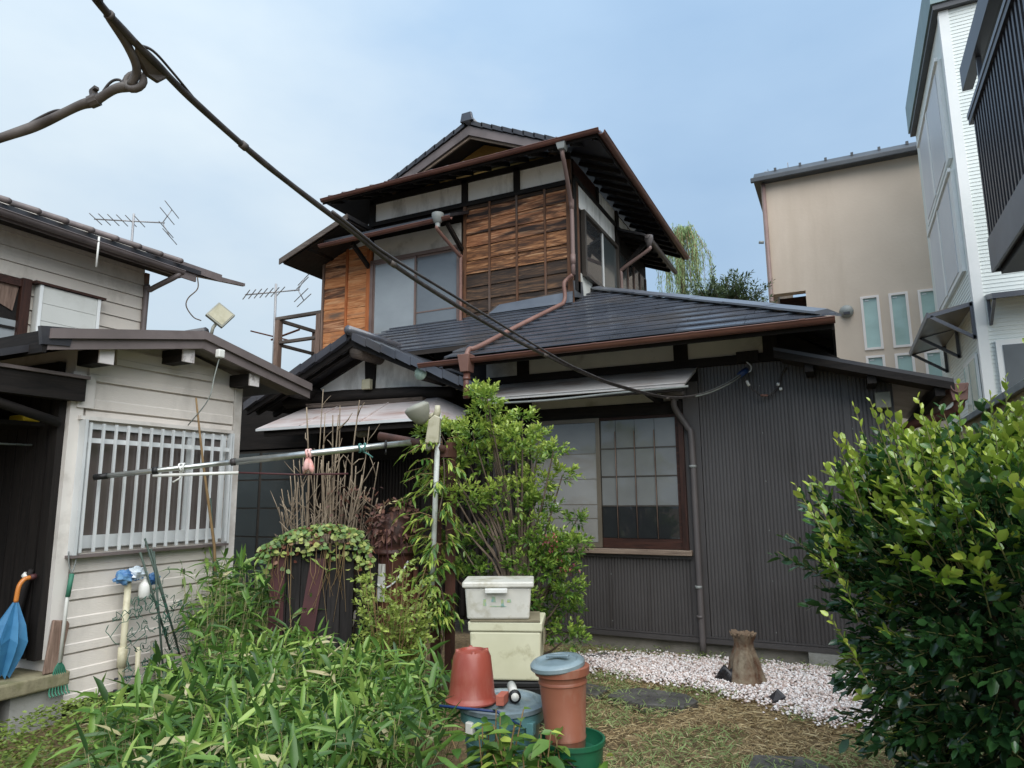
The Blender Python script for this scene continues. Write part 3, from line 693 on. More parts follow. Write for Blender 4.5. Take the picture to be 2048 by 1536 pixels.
    pth = smooth_path([(hx, 5.97, 2.92), (hx + 0.01, 6.02, 3.0), (hx + 0.06, 6.14, rz(6.14)), (-3.27, 7.0, rz(7.0)), (-3.15, 7.85, rz(7.85)), (-3.135, 8.0, rz(8.0, 0.06)), (-3.13, 8.06, rz(8.06, 0.13)), (-3.14, 8.06, 4.24), (-3.11, 8.1, 4.31), (-3.03, 8.1, 4.36)], 5)
    MB().tube(pth, 0.027, 10).obj('roof_pipe', 'pipe_orange', H, True)
    # flashing at the foot of the upper wall
    MB().prism([(-4.3, 8.13, 4.00), (-3.06, 8.13, 4.0), (-3.06, 8.16, 4.16), (-4.15, 8.16, 4.12)], (0, 0.03, 0)).obj('flashing', 'flashing', H)
    MB().beam((-3.06, 8.2, 4.2), (-3.06, 8.55, 4.28), 0.02, 0.22).obj('flashing', 'flashing', H)
    # lean-to roof over the ribbed annex on the right
    lt = MB().prism([(-0.50, 6.42, 2.80), (0.84, 6.42, 2.40), (0.84, 6.42, 2.365), (-0.50, 6.42, 2.765)], (0, 3.3, 0)).obj('lean_to_roof', 'roof_dark', H)
    lt['label'] = 'black lean-to roof over the ribbed annex'
    MB().prism([(-0.50, 6.40, 2.765), (0.84, 6.40, 2.365), (0.84, 6.40, 2.305), (-0.50, 6.40, 2.70)], (0, 0.025, 0)).obj('verge_board', 'dark_wood', lt)
    MB().prism([(-0.46, 6.43, 2.722), (0.80, 6.43, 2.345), (0.80, 6.43, 2.33), (-0.46, 6.43, 2.707)], (0, 0.35, 0)).obj('soffit_board', 'soffit', lt)
    for t in (0.15, 0.55, 0.95):
        x = -0.4 + t * 1.2; z = 2.69 - t * 0.355
        MB().beam((x, 6.44, z - 0.05), (x, 9.6, z - 0.05), 0.07, 0.07).obj('purlin', 'dark_wood_y', lt)
    B(lt, 'light_box', 'lamp_grey', 0.28, 0.40, 6.66, F - 0.02, 2.22, 2.36, bevel=0.006)
    # its gutter end and brown pipe
    MB().trough((0.87, 6.40, 2.34), (0.87, 9.6, 2.33), 0.06).obj('gutter', 'pipe_orange', H, 'auto')
    MB().prism([(0.80, 6.42, 2.36), (0.94, 6.42, 2.36), (0.92, 6.42, 2.22), (0.82, 6.42, 2.22)], (0, 0.12, 0)).obj('hopper', 'pipe_orange', H, bevel=0.006)
    MB().tube(smooth_path([(0.87, 6.48, 2.24), (0.86, 6.5, 2.17), (0.8, 6.6, 2.13), (0.56, 6.86, 2.08), (0.5, 6.92, 2.0), (0.49, 6.92, 1.9), (0.49, 6.92, 0.0)]), 0.04, 10).obj('downpipe', 'gutter', H, True)

def entrance():
    y0 = 6.0; ax, az = -4.95, 3.34; sl = 0.44
    zt = lambda x: az - sl * abs(x - ax)
    xr, xl2 = -3.3, -6.55
    e = MB()
    e.prism([(xl2, y0, zt(xl2)), (ax, y0, az), (xr, y0, zt(xr)), (xr, y0, zt(xr) - 0.05), (ax, y0, az - 0.052), (xl2, y0, zt(xl2) - 0.05)], (0, 1.9, 0))
    rf = e.obj('porch_roof', 'roof_dark', H); rf['label'] = 'small dark gabled roof over the entrance'
    # verge tiles with a worn face, one by one, and ridge
    for sgn, xe in ((1, xr), (-1, xl2)):
        n = int(abs(xe - ax) / 0.2)
        for i in range(n):
            xa = ax + sgn * (0.04 + i * (abs(xe - ax) - 0.04) / n); xb = ax + sgn * (0.035 + (i + 1) * (abs(xe - ax) - 0.04) / n)
            MB().prism([(xa, y0 - 0.035, zt(xa) + 0.022), (xb, y0 - 0.035, zt(xb) + 0.008), (xb, y0 - 0.035, zt(xb) - 0.085), (xa, y0 - 0.035, zt(xa) - 0.07)], (0, 0.30, 0)).obj('verge_tile', 'slate', rf)
        MB().prism([(ax, y0 + 0.03, az - 0.055), (xe, y0 + 0.03, zt(xe) - 0.055), (xe, y0 + 0.03, zt(xe) - 0.135), (ax, y0 + 0.03, az - 0.145)], (0, 0.03, 0)).obj('bargeboard', 'dark_wood', rf)
        for i in range(6):
            y = 6.2 + i * 0.28
            MB().beam((ax, y, az - 0.09), (xe, y, zt(xe) - 0.09), 0.05, 0.06).obj('rafter', 'dark_wood', rf)
    MB().tube([(ax, y0 - 0.06, az + 0.03), (ax, 7.7, az + 0.03)], 0.055, 8).obj('ridge_tile', 'slate', rf, True)
    for y in np.arange(6.4, 7.7, 0.3):
        for sgn, xe in ((1, xr), (-1, xl2)):
            MB().beam((ax, y, az + 0.012), (xe, y, zt(xe) + 0.012), 0.05, 0.024).obj('seam', 'roof_dark', rf)
    # round purlin ends and plaster gable
    yw = 6.5
    MB().tube([(ax + 0.03, y0 + 0.05, 3.14), (ax + 0.03, yw, 3.14)], 0.085, 14).obj('log_purlin', 'grey_wood', H, True)
    MB().tube([(-4.01, y0 + 0.02, 2.80), (-4.01, yw, 2.80)], 0.075, 14).obj('log_purlin', 'dark_wood_y', H, True)
    MB().lathe((-4.01, y0 + 0.015, 2.80), [(0.076, 0), (0.076, 0.012)], 16, (0, 1, 0)).obj('purlin_cap', 'verdigris', H, True)
    MB().tube([(-5.86, y0 + 0.08, 2.76), (-5.86, yw, 2.76)], 0.085, 14).obj('log_purlin', 'dark_wood_y', H, True)
    MB().prism([(-6.2, yw, 2.68), (-3.75, yw, 2.68), (-3.75, yw, zt(-3.75) - 0.1), (ax, yw, az - 0.1), (-6.2, yw, zt(-6.2) - 0.1)], (0, 0.05, 0)).obj('gable_wall', 'plaster', H)
    MB().prism([(-5.09, yw - 0.04, 2.72), (-4.97, yw - 0.04, 2.72), (-4.95, yw - 0.04, 3.22), (-5.11, yw - 0.04, 3.22)], (0, 0.038, 0)).obj('gable_strut', 'dark_wood_z', H)
    MB().tube([(-6.3, yw - 0.06, 2.69), (-5.4, yw - 0.06, 2.70), (-4.4, yw - 0.06, 2.67), (-3.85, yw - 0.06, 2.64)], [0.085, 0.08, 0.075, 0.06], 12).obj('log_beam', 'dark_wood', H, True)
    B(H, 'junction_box', 'lamp_cream', -5.03, -4.91, 6.31, 6.37, 2.74, 2.86, bevel=0.008)
    # sheet-metal hood over the door: top board, sloping sheet with returned right end
    hd = MB().prism([(-6.0, yw - 0.05, 2.60), (-4.05, yw - 0.05, 2.60), (-3.83, 5.80, 2.29), (-6.14, 5.80, 2.29)], (0, 0, -0.012)).obj('door_hood', 'awning_pink', H)
    hd['label'] = 'pinkish sheet metal hood over the entrance door'
    MB().prism([(-6.141, 5.799, 2.291), (-3.829, 5.799, 2.291), (-3.829, 5.799, 2.262), (-6.141, 5.799, 2.262)], (0, 0.014, 0)).obj('hood_lip', 'alu_bar', hd)
    MB().prism([(-4.05, yw - 0.05, 2.60), (-3.66, yw - 0.05, 2.42), (-3.6, 6.2, 2.30), (-3.83, 5.80, 2.29)], (0, 0, -0.012)).obj('hood_end', 'awning_pink', hd)
    MB().prism([(-5.9, yw - 0.16, 2.63), (-4.2, yw - 0.16, 2.60), (-4.2, yw - 0.14, 2.55), (-5.9, yw - 0.14, 2.58)], (0, 0.10, 0)).obj('hood_board', 'grey_wood', hd)
    for x in (-5.42, -4.68):
        MB().beam((x, yw - 0.06, 2.605), (x + (0.05 if x > -5 else -0.05), 5.80, 2.297), 0.012, 0.012).obj('hood_seam', 'awning_pink', hd)
    B(hd, 'hood_frame', 'dark_wood', -6.05, -3.9, 5.84, 5.88, 2.20, 2.262)
    MB().lathe((-4.78, 6.05, 2.24), [(0.03, 0), (0.075, -0.02), (0.08, -0.07), (0.05, -0.09)], 14).obj('porch_lamp', 'lamp_grey', H, True)
    # side of the porch, lattice door, transom and posts
    for x in (-6.1, -5.42, -4.38):
        B(H, 'post', 'dark_wood_z', x - 0.06, x + 0.06, F - 0.06, F + 0.03, 0.1, 2.66)
    B(H, 'transom_beam', 'dark_wood', -6.1, -3.24, F - 0.05, F + 0.03, 1.98, 2.08)
    d = B(H, 'lattice_door', 'dark_wood', -6.03, -4.44, F - 0.005, F + 0.03, 0.12, 1.975, label='dark lattice sliding door')
    for x in np.arange(-6.0, -4.46, 0.045):
        if abs(x + 5.42) < 0.07: continue
        B(d, 'slat', 'dark_wood_z', x, x + 0.02, F - 0.03, F - 0.007, 0.3, 1.95)
    for z in (0.2, 1.05, 1.94):
        B(d, 'rail', 'dark_wood', -6.0, -5.5, F - 0.034, F - 0.008, z, z + 0.05)
        B(d, 'rail', 'dark_wood', -5.34, -4.46, F - 0.034, F - 0.008, z, z + 0.05)
    for x in np.arange(-4.3, -3.3, 0.09):
        B(H, 'wall_batten', 'dark_wood_z', x, x + 0.035, F - 0.02, F + 0.03, 0.2, 1.96)
    # glazed sliding doors further left
    gd = B(H, 'glazed_door', 'alu_dark', -7.9, -6.2, F - 0.02, F + 0.03, 0.2, 2.12)
    for i in range(2):
        for j in range(5):
            B(gd, 'pane', 'pane_green', -7.86 + i * 0.85, -7.06 + i * 0.85, F - 0.03, F - 0.021, 0.26 + j * 0.37, 0.61 + j * 0.37)
    B(H, 'beam', 'dark_wood', -8.2, -6.16, F - 0.06, F + 0.03, 2.14, 2.24)
    B(H, 'porch_step', 'concrete', -6.0, -4.5, 6.35, F, -0.02, 0.17, bevel=0.01)
lower_front(); lower_window(); lower_roof(); entrance()

def plank_rows(x0, x1, zb, zt, h, y, matf, parent, lap=0.012, seed=1):
    rnd = random.Random(seed); z = zb; i = 0
    while z < zt - 0.02:
        z2 = min(z + h * rnd.uniform(0.94, 1.06), zt)
        w1, w2 = rnd.uniform(-.004, .004), rnd.uniform(-.004, .004)
        MB().prism([(x0, y - lap + w1, z + rnd.uniform(-.004, .004)), (x1, y - lap + w2, z + rnd.uniform(-.004, .004)), (x1, y, z2 + 0.012), (x0, y, z2 + 0.012)], (0, 0.014, 0)).obj('plank', matf((z - zb) / (zt - zb), rnd), parent)
        z = z2; i += 1

def upper_storey():
    w = B(H, 'upper_wall', 'dark_wood', -6.42, -3.10, W2 + 0.02, 12.2, 3.3, 6.12, label='upper storey wall with weathered horizontal planks')
    def pm(t, r):
        t += r.uniform(-0.09, 0.09)
        if t < 0.33: return 'plank_dark'
        if t < 0.58: return 'plank_mid'
        if t < 0.88: return 'plank_orange'
        return 'plank_dark'
    plank_rows(-4.70, -3.10, 3.86, 5.68, 0.198, W2, pm, w, lap=0.02, seed=5)
    for x in (-4.31, -3.88, -3.45):
        MB().beam((x, W2 - 0.022, 3.95), (x + 0.005, W2 - 0.022, 5.68), 0.03, 0.02, (0, 1, 0)).obj('batten', 'batten', w)
    B(w, 'corner_board', 'batten', -3.13, -3.06, W2 - 0.03, W2 + 0.03, 4.0, 6.04)
    B(w, 'batten', 'batten', -4.74, -4.69, W2 - 0.03, W2 + 0.018, 3.9, 5.68)
    MB().beam((-4.2, W2 - 0.03, 4.07), (-3.1, W2 - 0.03, 4.15), 0.02, 0.07).obj('skirt_board', 'grey_wood', w)
    MB().beam((-4.42, W2 - 0.035, 3.90), (-4.18, W2 - 0.035, 4.1), 0.02, 0.05).obj('skirt_board', 'grey_wood', w)
    # plaster band
    B(w, 'beam', 'dark_wood', -6.44, -3.06, W2 - 0.04, W2 + 0.018, 5.68, 5.745)
    for a, b in ((-6.34, -4.77), (-4.67, -3.92), (-3.83, -3.13)):
        B(w, 'plaster_panel', 'plaster', a, b, W2 + 0.0, W2 + 0.018, 5.747, 6.05)
    for x in (-6.44, -4.77, -3.92):
        B(w, 'short_post', 'dark_wood_z', x, x + 0.095, W2 - 0.03, W2 + 0.018, 5.747, 6.1)
    B(w, 'beam', 'dark_wood', -6.44, -3.06, W2 - 0.03, W2 + 0.018, 6.052, 6.14)
    # window
    x0, x1, z0, z1 = -6.36, -4.79, 3.90, 5.06
    f = B(H, 'upper_window', 'alu_dark', x0, x1, W2 - 0.005, W2 + 0.018, z0, z1 + 0.03, label='bronze-framed sliding window with pale sky reflection painted into its glass')
    fr = MB()
    fr.box(x0 - 0.02, x1 + 0.02, W2 - 0.06, W2 - 0.006, z1, z1 + 0.05).box(x0 - 0.02, x1 + 0.05, W2 - 0.09, W2 - 0.006, z0 - 0.06, z0).box(x0 - 0.02, x0 + 0.035, W2 - 0.06, W2 - 0.006, z0, z1).box(x1 - 0.03, x1 + 0.02, W2 - 0.06, W2 - 0.006, z0, z1)
    fr.obj('frame', 'alu_bronze', f)
    xm = -5.56
    for a, b, yy, zz in ((x0 + 0.035, xm + 0.02, W2 - 0.045, None), (xm - 0.02, x1 - 0.03, W2 - 0.025, 4.17)):
        s = MB(); s.box(a, b, yy, yy + 0.018, z0, z0 + 0.04).box(a, b, yy, yy + 0.018, z1 - 0.03, z1).box(a, a + 0.03, yy, yy + 0.018, z0 + 0.04, z1 - 0.03).box(b - 0.03, b, yy, yy + 0.018, z0 + 0.04, z1 - 0.03)
        if zz: s.box(a + 0.03, b - 0.03, yy, yy + 0.018, zz, zz + 0.02)
        s.obj('sash', 'alu_bronze', f)
        if zz:
            B(f, 'pane', 'pane_grey', a + 0.03, b - 0.03, yy + 0.006, yy + 0.012, z0 + 0.04, zz); B(f, 'pane', 'pane_grey', a + 0.03, b - 0.03, yy + 0.006, yy + 0.012, zz + 0.02, z1 - 0.03)
        else:
            B(f, 'pane', 'pane_sky', a + 0.03, b - 0.03, yy + 0.006, yy + 0.012, z0 + 0.04, z1 - 0.03)
    B(w, 'plaster_panel', 'plaster_old', x0 + 0.0, x1, W2 + 0.0, W2 + 0.018, 5.115, 5.46)
    B(w, 'batten', 'batten_orange', -6.46, -6.385, W2 - 0.05, W2 + 0.018, 3.5, 5.3)
    # hood above the window with gutter, hopper and pipe
    hd = MB().prism([(-6.9, W2 - 0.005, 5.62), (-6.9, 7.66, 5.37), (-6.9, 7.66, 5.33), (-6.9, W2 - 0.005, 5.57)], (2.25, 0, 0)).obj('window_hood', 'roof_dark', H)
    for x in np.arange(-6.75, -4.7, 0.3):
        MB().beam((x, W2 - 0.03, 5.54), (x, 7.68, 5.315), 0.04, 0.05).obj('rafter', 'dark_wood_y', hd)
    B(hd, 'fascia', 'dark_wood', -6.9, -4.65, 7.645, 7.662, 5.28, 5.33)
    for x in (-6.42, -4.75):
        MB().beam((x, W2 - 0.035, 5.02), (x, 7.75, 5.27), 0.05, 0.06).obj('bracket', 'dark_wood_y', hd)
    MB().trough((-6.92, 7.60, 5.27), (-4.60, 7.60, 5.29), 0.04).obj('gutter', 'gutter', H, 'auto')
    MB().lathe((-4.80, 7.58, 5.34), [(0.075, 0), (0.085, 0.02), (0.085, -0.02), (0.06, -0.1), (0.035, -0.12), (0.035, -0.18)], 12).obj('hopper', 'pipe_grey', H, 'auto')
    MB().tube(smooth_path([(-4.80, 7.58, 5.18), (-4.80, 7.6, 5.12), (-4.74, 8.07, 4.90), (-4.735, 8.1, 4.82), (-4.735, 8.1, 3.78)]), 0.026, 10).obj('downpipe', 'pipe_orange', H, True)
    # pipe on the right corner from the main gutter
    MB().prism([(-3.02, 7.52, 6.0), (-2.87, 7.52, 6.0), (-2.9, 7.54, 5.86), (-2.99, 7.54, 5.86)], (0, 0.12, 0)).obj('hopper', 'pipe_grey', H, bevel=0.008)
    MB().tube(smooth_path([(-2.945, 7.60, 5.87), (-2.945, 7.61, 5.80), (-2.955, 7.70, 5.7), (-3.01, 8.02, 5.42), (-3.02, 8.08, 5.32), (-3.02, 8.1, 5.2), (-3.02, 8.1, 4.36)]), 0.028, 10).obj('downpipe', 'pipe_pink', H, True)
    for z in (5.27, 4.5): MB().tube([(-3.02, 8.1, z), (-3.02, 8.1, z + 0.14)], 0.033, 10).obj('pipe_clip', 'pipe_pink', H, True)
    # left extension: lean-to with warm planks
    ex = MB().prism([(-7.33, W2 + 0.02, 3.0), (-6.43, W2 + 0.02, 3.0), (-6.43, W2 + 0.02, 5.72), (-7.33, W2 + 0.02, 5.40)], (0, 2.6, 0)).obj('side_bay', 'dark_wood', H)
    ex['label'] = 'narrow side bay with warm orange planks'
    plank_rows(-7.32, -6.885, 3.2, 5.36, 0.178, W2 + 0.0, lambda t, r: 'plank_orange' if r.random() < 0.55 else 'plank_warm', ex, lap=0.008, seed=8)
    plank_rows(-6.855, -6.465, 3.2, 5.40, 0.178, W2 + 0.0, lambda t, r: 'plank_warm', ex, lap=0.008, seed=9)
    for x, mt in ((-7.345, 'grey_wood_z'), (-6.87, 'batten_orange')):
        B(ex, 'batten', mt, x - 0.018, x + 0.02, W2 - 0.028, W2 + 0.018, 3.1, 5.4)
    MB().prism([(-7.2, W2 - 0.002, 5.36), (-6.46, W2 - 0.002, 5.42), (-6.46, W2 - 0.002, 5.76), (-6.56, W2 - 0.002, 5.72), (-7.2, W2 - 0.002, 5.44)], (0, 0.02, 0)).obj('plaster_panel', 'plaster', ex)
    zl = lambda x: 5.66 + 0.37 * (x + 6.40)
    lr = MB().prism([(-6.38, 7.58, zl(-6.38)), (-7.68, 7.58, zl(-7.68)), (-7.68, 7.58, zl(-7.68) - 0.06), (-6.38, 7.58, zl(-6.38) - 0.06)], (0, 3.4, 0)).obj('side_bay_roof', 'roof_dark', H)
    MB().prism([(-6.38, 7.56, zl(-6.38) - 0.0), (-7.70, 7.56, zl(-7.70) - 0.0), (-7.70, 7.56, zl(-7.70) - 0.09), (-6.38, 7.56, zl(-6.38) - 0.09)], (0, 0.022, 0)).obj('bargeboard', 'grey_wood', lr)
    MB().prism([(-6.4, 7.62, zl(-6.4) - 0.075), (-7.66, 7.62, zl(-7.66) - 0.075), (-7.66, 7.62, zl(-7.66) - 0.09), (-6.4, 7.62, zl(-6.4) - 0.09)], (0, 3.3, 0)).obj('soffit_board', 'soffit', lr)
    MB().tube([(-7.2, 7.66, 5.32), (-7.2, W2, 5.32)], 0.06, 10).obj('purlin', 'dark_wood_y', lr, True)

def upper_roof():
    ex_, ez, rx, sl = 2.2, 6.02, -4.68, 0.45
    xr, xl = rx + ex_, rx - ex_
    zr = lambda x: ez + sl * (ex_ - abs(x - rx))
    yf, yg, yb = 7.6, 8.3, 12.7
    top = MB()
    t = 0.06
    rf = MB().prism([(xl, yg, zr(xl)), (rx, yg, zr(rx)), (xr, yg, zr(xr)), (xr, yg, zr(xr) - t), (rx, yg, zr(rx) - t), (xl, yg, zr(xl) - t)], (0, yb - yg, 0)).obj('upper_roof', 'roof_dark', H)
    rf['label'] = 'dark hipped and gabled roof of the upper storey'
    # front skirt with mitred corners
    k = yg - yf
    MB().prism([(xl, yf, ez), (xr, yf, ez), (xr - k, yg + 0.3, ez + sl * (k + 0.3)), (xl + k, yg + 0.3, ez + sl * (k + 0.3))], (0, 0, -t)).obj('skirt_roof', 'roof_dark', rf)
    for a, s in ((xr, -1), (xl, 1)):
        MB().prism([(a, yf, ez - 0.001), (a, yg, ez - 0.001), (a + s * k, yg, ez + sl * k - 0.001)], (0, 0, -t)).obj('corner_roof', 'roof_dark', rf)
    # pantile rows seen as rounded beads along the skirt edge and verges
    for i in range(17):
        x = xl + 0.1 + i * (xr - xl - 0.2) / 16
        MB().tube([(x, yf + 0.01, ez + 0.012), (x, yf + 0.5, ez + 0.012 + sl * 0.49)], 0.03, 6).obj('roof_tile', 'roof_dark', rf, True)
    for s in (1, -1):
        n = 9; L = 1.52
        for i in range(n):
            a = rx + s * (0.06 + i * L / n); b = rx + s * (0.06 + (i + 1) * L / n + 0.02)
            MB().prism([(a, yg - 0.11, zr(a) + 0.055), (b, yg - 0.11, zr(b) + 0.04), (b, yg - 0.11, zr(b) - 0.03), (a, yg - 0.11, zr(a) - 0.015)], (0, 0.26, 0)).obj('verge_tile', 'roof_dark', rf)
        b = rx + s * 1.56
        MB().prism([(rx, yg - 0.08, zr(rx) - 0.035), (b, yg - 0.08, zr(b) - 0.035), (b, yg - 0.08, zr(b) - 0.165), (rx, yg - 0.08, zr(rx) - 0.18)], (0, 0.03, 0)).obj('bargeboard', 'verge', rf)
        b = rx + s * 1.40
        MB().prism([(rx, yg - 0.04, zr(rx) - 0.183), (b, yg - 0.04, zr(b) - 0.167), (b, yg - 0.04, zr(b) - 0.20), (rx, yg - 0.04, zr(rx) - 0.22)], (0, 0.03, 0)).obj('bargeboard', 'light_wood', rf)
    MB().prism([(xl + .75, yg + 0.42, ez + .3), (xr - .75, yg + 0.42, ez + .3), (rx, yg + 0.42, zr(rx) - 0.1)], (0, 0.04, 0)).obj('gable_board', 'ochre', rf)
    MB().tube([(rx, yg - 0.14, zr(rx) + 0.06), (rx, yb, zr(rx) + 0.06)], 0.075, 10).obj('ridge_tile', 'slate', rf, True)
    MB().prism([(rx - 0.11, yg - 0.15, zr(rx) + 0.01), (rx + 0.11, yg - 0.15, zr(rx) + 0.01), (rx + 0.08, yg - 0.15, zr(rx) + 0.15), (rx - 0.08, yg - 0.15, zr(rx) + 0.15)], (0, 0.05, 0)).obj('ridge_end_tile', 'slate', rf, bevel=0.01)
    # soffit, rafters, fascia, gutters
    for x in np.arange(xl + 0.15, xr, 0.3):
        MB().beam((x, yf + 0.02, ez - 0.085), (x, W2 + 0.05, ez - 0.085 + sl * 0.63), 0.045, 0.055).obj('rafter', 'dark_wood_y', rf)
    for y in np.arange(yf + 0.75, yb, 0.32):
        MB().beam((xr - 0.02, y, ez - 0.085), (-3.1, y, ez - 0.085 + sl * 0.6), 0.045, 0.055).obj('rafter', 'dark_wood', rf)
    B(rf, 'fascia', 'dark_wood', xl, xr + 0.01, yf - 0.018, yf, ez - 0.1, ez - 0.005)
    B(rf, 'fascia', 'dark_wood_y', xr, xr + 0.018, yf, yb, ez - 0.1, ez - 0.006)
    MB().trough((xl + 0.02, yf - 0.06, ez - 0.05), (xr + 0.06, yf - 0.06, ez - 0.03), 0.043).obj('gutter', 'gutter', H, 'auto')
    MB().trough((xr + 0.062, yf - 0.02, ez - 0.032), (xr + 0.062, yb, ez - 0.05), 0.05).obj('gutter', 'gutter', H, 'auto')

def upper_side():
    x = -3.10
    s = B(H, 'side_face', 'dark_wood_y', x + 0.001, x + 0.02, W2 + 0.03, 12.1, 4.2, 6.10, label='right-hand side of the upper storey')
    X = x + 0.02
    B(s, 'plaster_panel', 'plaster', X, X + 0.012, 8.5, 10.18, 5.47, 5.80)
    B(s, 'plaster_panel', 'plaster', X, X + 0.012, 9.35, 10.2, 5.87, 6.08)
    B(s, 'plaster_panel', 'plaster', X, X + 0.012, 10.35, 11.6, 5.87, 6.06)
    B(s, 'boarding', 'red_wood', X, X + 0.015, 8.3, 9.27, 5.87, 6.10)
    B(s, 'beam', 'dark_wood_y', X, X + 0.035, 8.3, 12.0, 5.80, 5.865)
    B(s, 'post', 'dark_wood_z', X, X + 0.035, 8.24, 8.36, 4.2, 5.8)
    B(s, 'post', 'batten', X, X + 0.03, 8.37, 8.46, 4.2, 5.8)
    B(s, 'post', 'dark_wood_z', X, X + 0.05, 10.2, 10.32, 4.3, 6.05)
    B(s, 'white_sheet', 'white_board', X, X + 0.01, 8.47, 9.0, 4.1, 4.52)
    for y in (9.28, 10.25): B(s, 'post', 'dark_wood_z', X, X + 0.04, y, y + 0.07, 5.867, 6.1)
    wn_ = B(H, 'side_window', 'alu_dark', X, X + 0.012, 8.6, 10.18, 4.50, 5.465, label='dark-framed sliding window on the side of the upper storey')
    fr = MB(); Y0, Y1, Z0, Z1 = 8.58, 10.18, 4.49, 5.46
    fr.box(X + 0.013, X + 0.07, Y0, Y1, Z1 - 0.05, Z1).box(X + 0.013, X + 0.08, Y0, Y1, Z0, Z0 + 0.05).box(X + 0.013, X + 0.07, Y0, Y0 + 0.06, Z0 + 0.05, Z1 - 0.05).box(X + 0.013, X + 0.07, Y1 - 0.05, Y1, Z0 + 0.05, Z1 - 0.05)
    fr.obj('frame', 'alu_dark', wn_)
    for a, b, m in ((Y0 + 0.06, 9.42, 'pane_dark'), (9.46, Y1 - 0.05, 'pane_green')):
        B(wn_, 'pane', m, X + 0.03, X + 0.036, a, b, Z0 + 0.05, Z1 - 0.05)
    B(wn_, 'mullion', 'alu_white', X + 0.026, X + 0.05, 9.42, 9.46, Z0 + 0.05, Z1 - 0.05)
    # hood over the rear window
    hd = MB().prism([(X, 10.2, 5.80), (-2.58, 10.2, 5.60), (-2.58, 10.2, 5.56), (X, 10.2, 5.76)], (0, 2.0, 0)).obj('side_hood', 'roof_dark', H)
    for y in np.arange(10.3, 12.2, 0.3):
        MB().beam((X, y, 5.73), (-2.62, y, 5.55), 0.04, 0.05).obj('rafter', 'dark_wood', hd)
    MB().trough((-2.54, 10.2, 5.55), (-2.54, 12.2, 5.54), 0.04).obj('gutter', 'pipe_brown', hd, 'auto')
    MB().beam((X + 0.02, 10.45, 5.12), (-2.65, 10.45, 5.52), 0.06, 0.06).obj('bracket', 'dark_wood', hd)
    MB().lathe((-2.54, 10.28, 5.58), [(0.07, 0), (0.075, -0.06), (0.05, -0.12), (0.03, -0.2)], 10).obj('hopper', 'pipe_brown', hd, True)
    MB().tube(smooth_path([(-2.54, 10.28, 5.40), (-2.56, 10.28, 5.34), (-3.0, 10.3, 5.1), (-3.02, 10.3, 5.0), (-3.02, 10.3, 4.4)]), 0.03, 8).obj('downpipe', 'pipe_pink', H, True)
    rw = B(H, 'rear_window', 'alu_dark', X, X + 0.012, 10.4, 12.0, 4.4, 5.45)
    for i in range(4):
        a = 10.44 + i * 0.39
        B(rw, 'pane', 'pane_dark' if i % 2 else 'pane_green', X + 0.013, X + 0.02, a, a + 0.35, 4.45, 5.4)
        B(rw, 'mullion', 'alu_bronze', X + 0.013, X + 0.04, a + 0.35, a + 0.39, 4.42, 5.42)
upper_storey(); upper_roof(); upper_side()

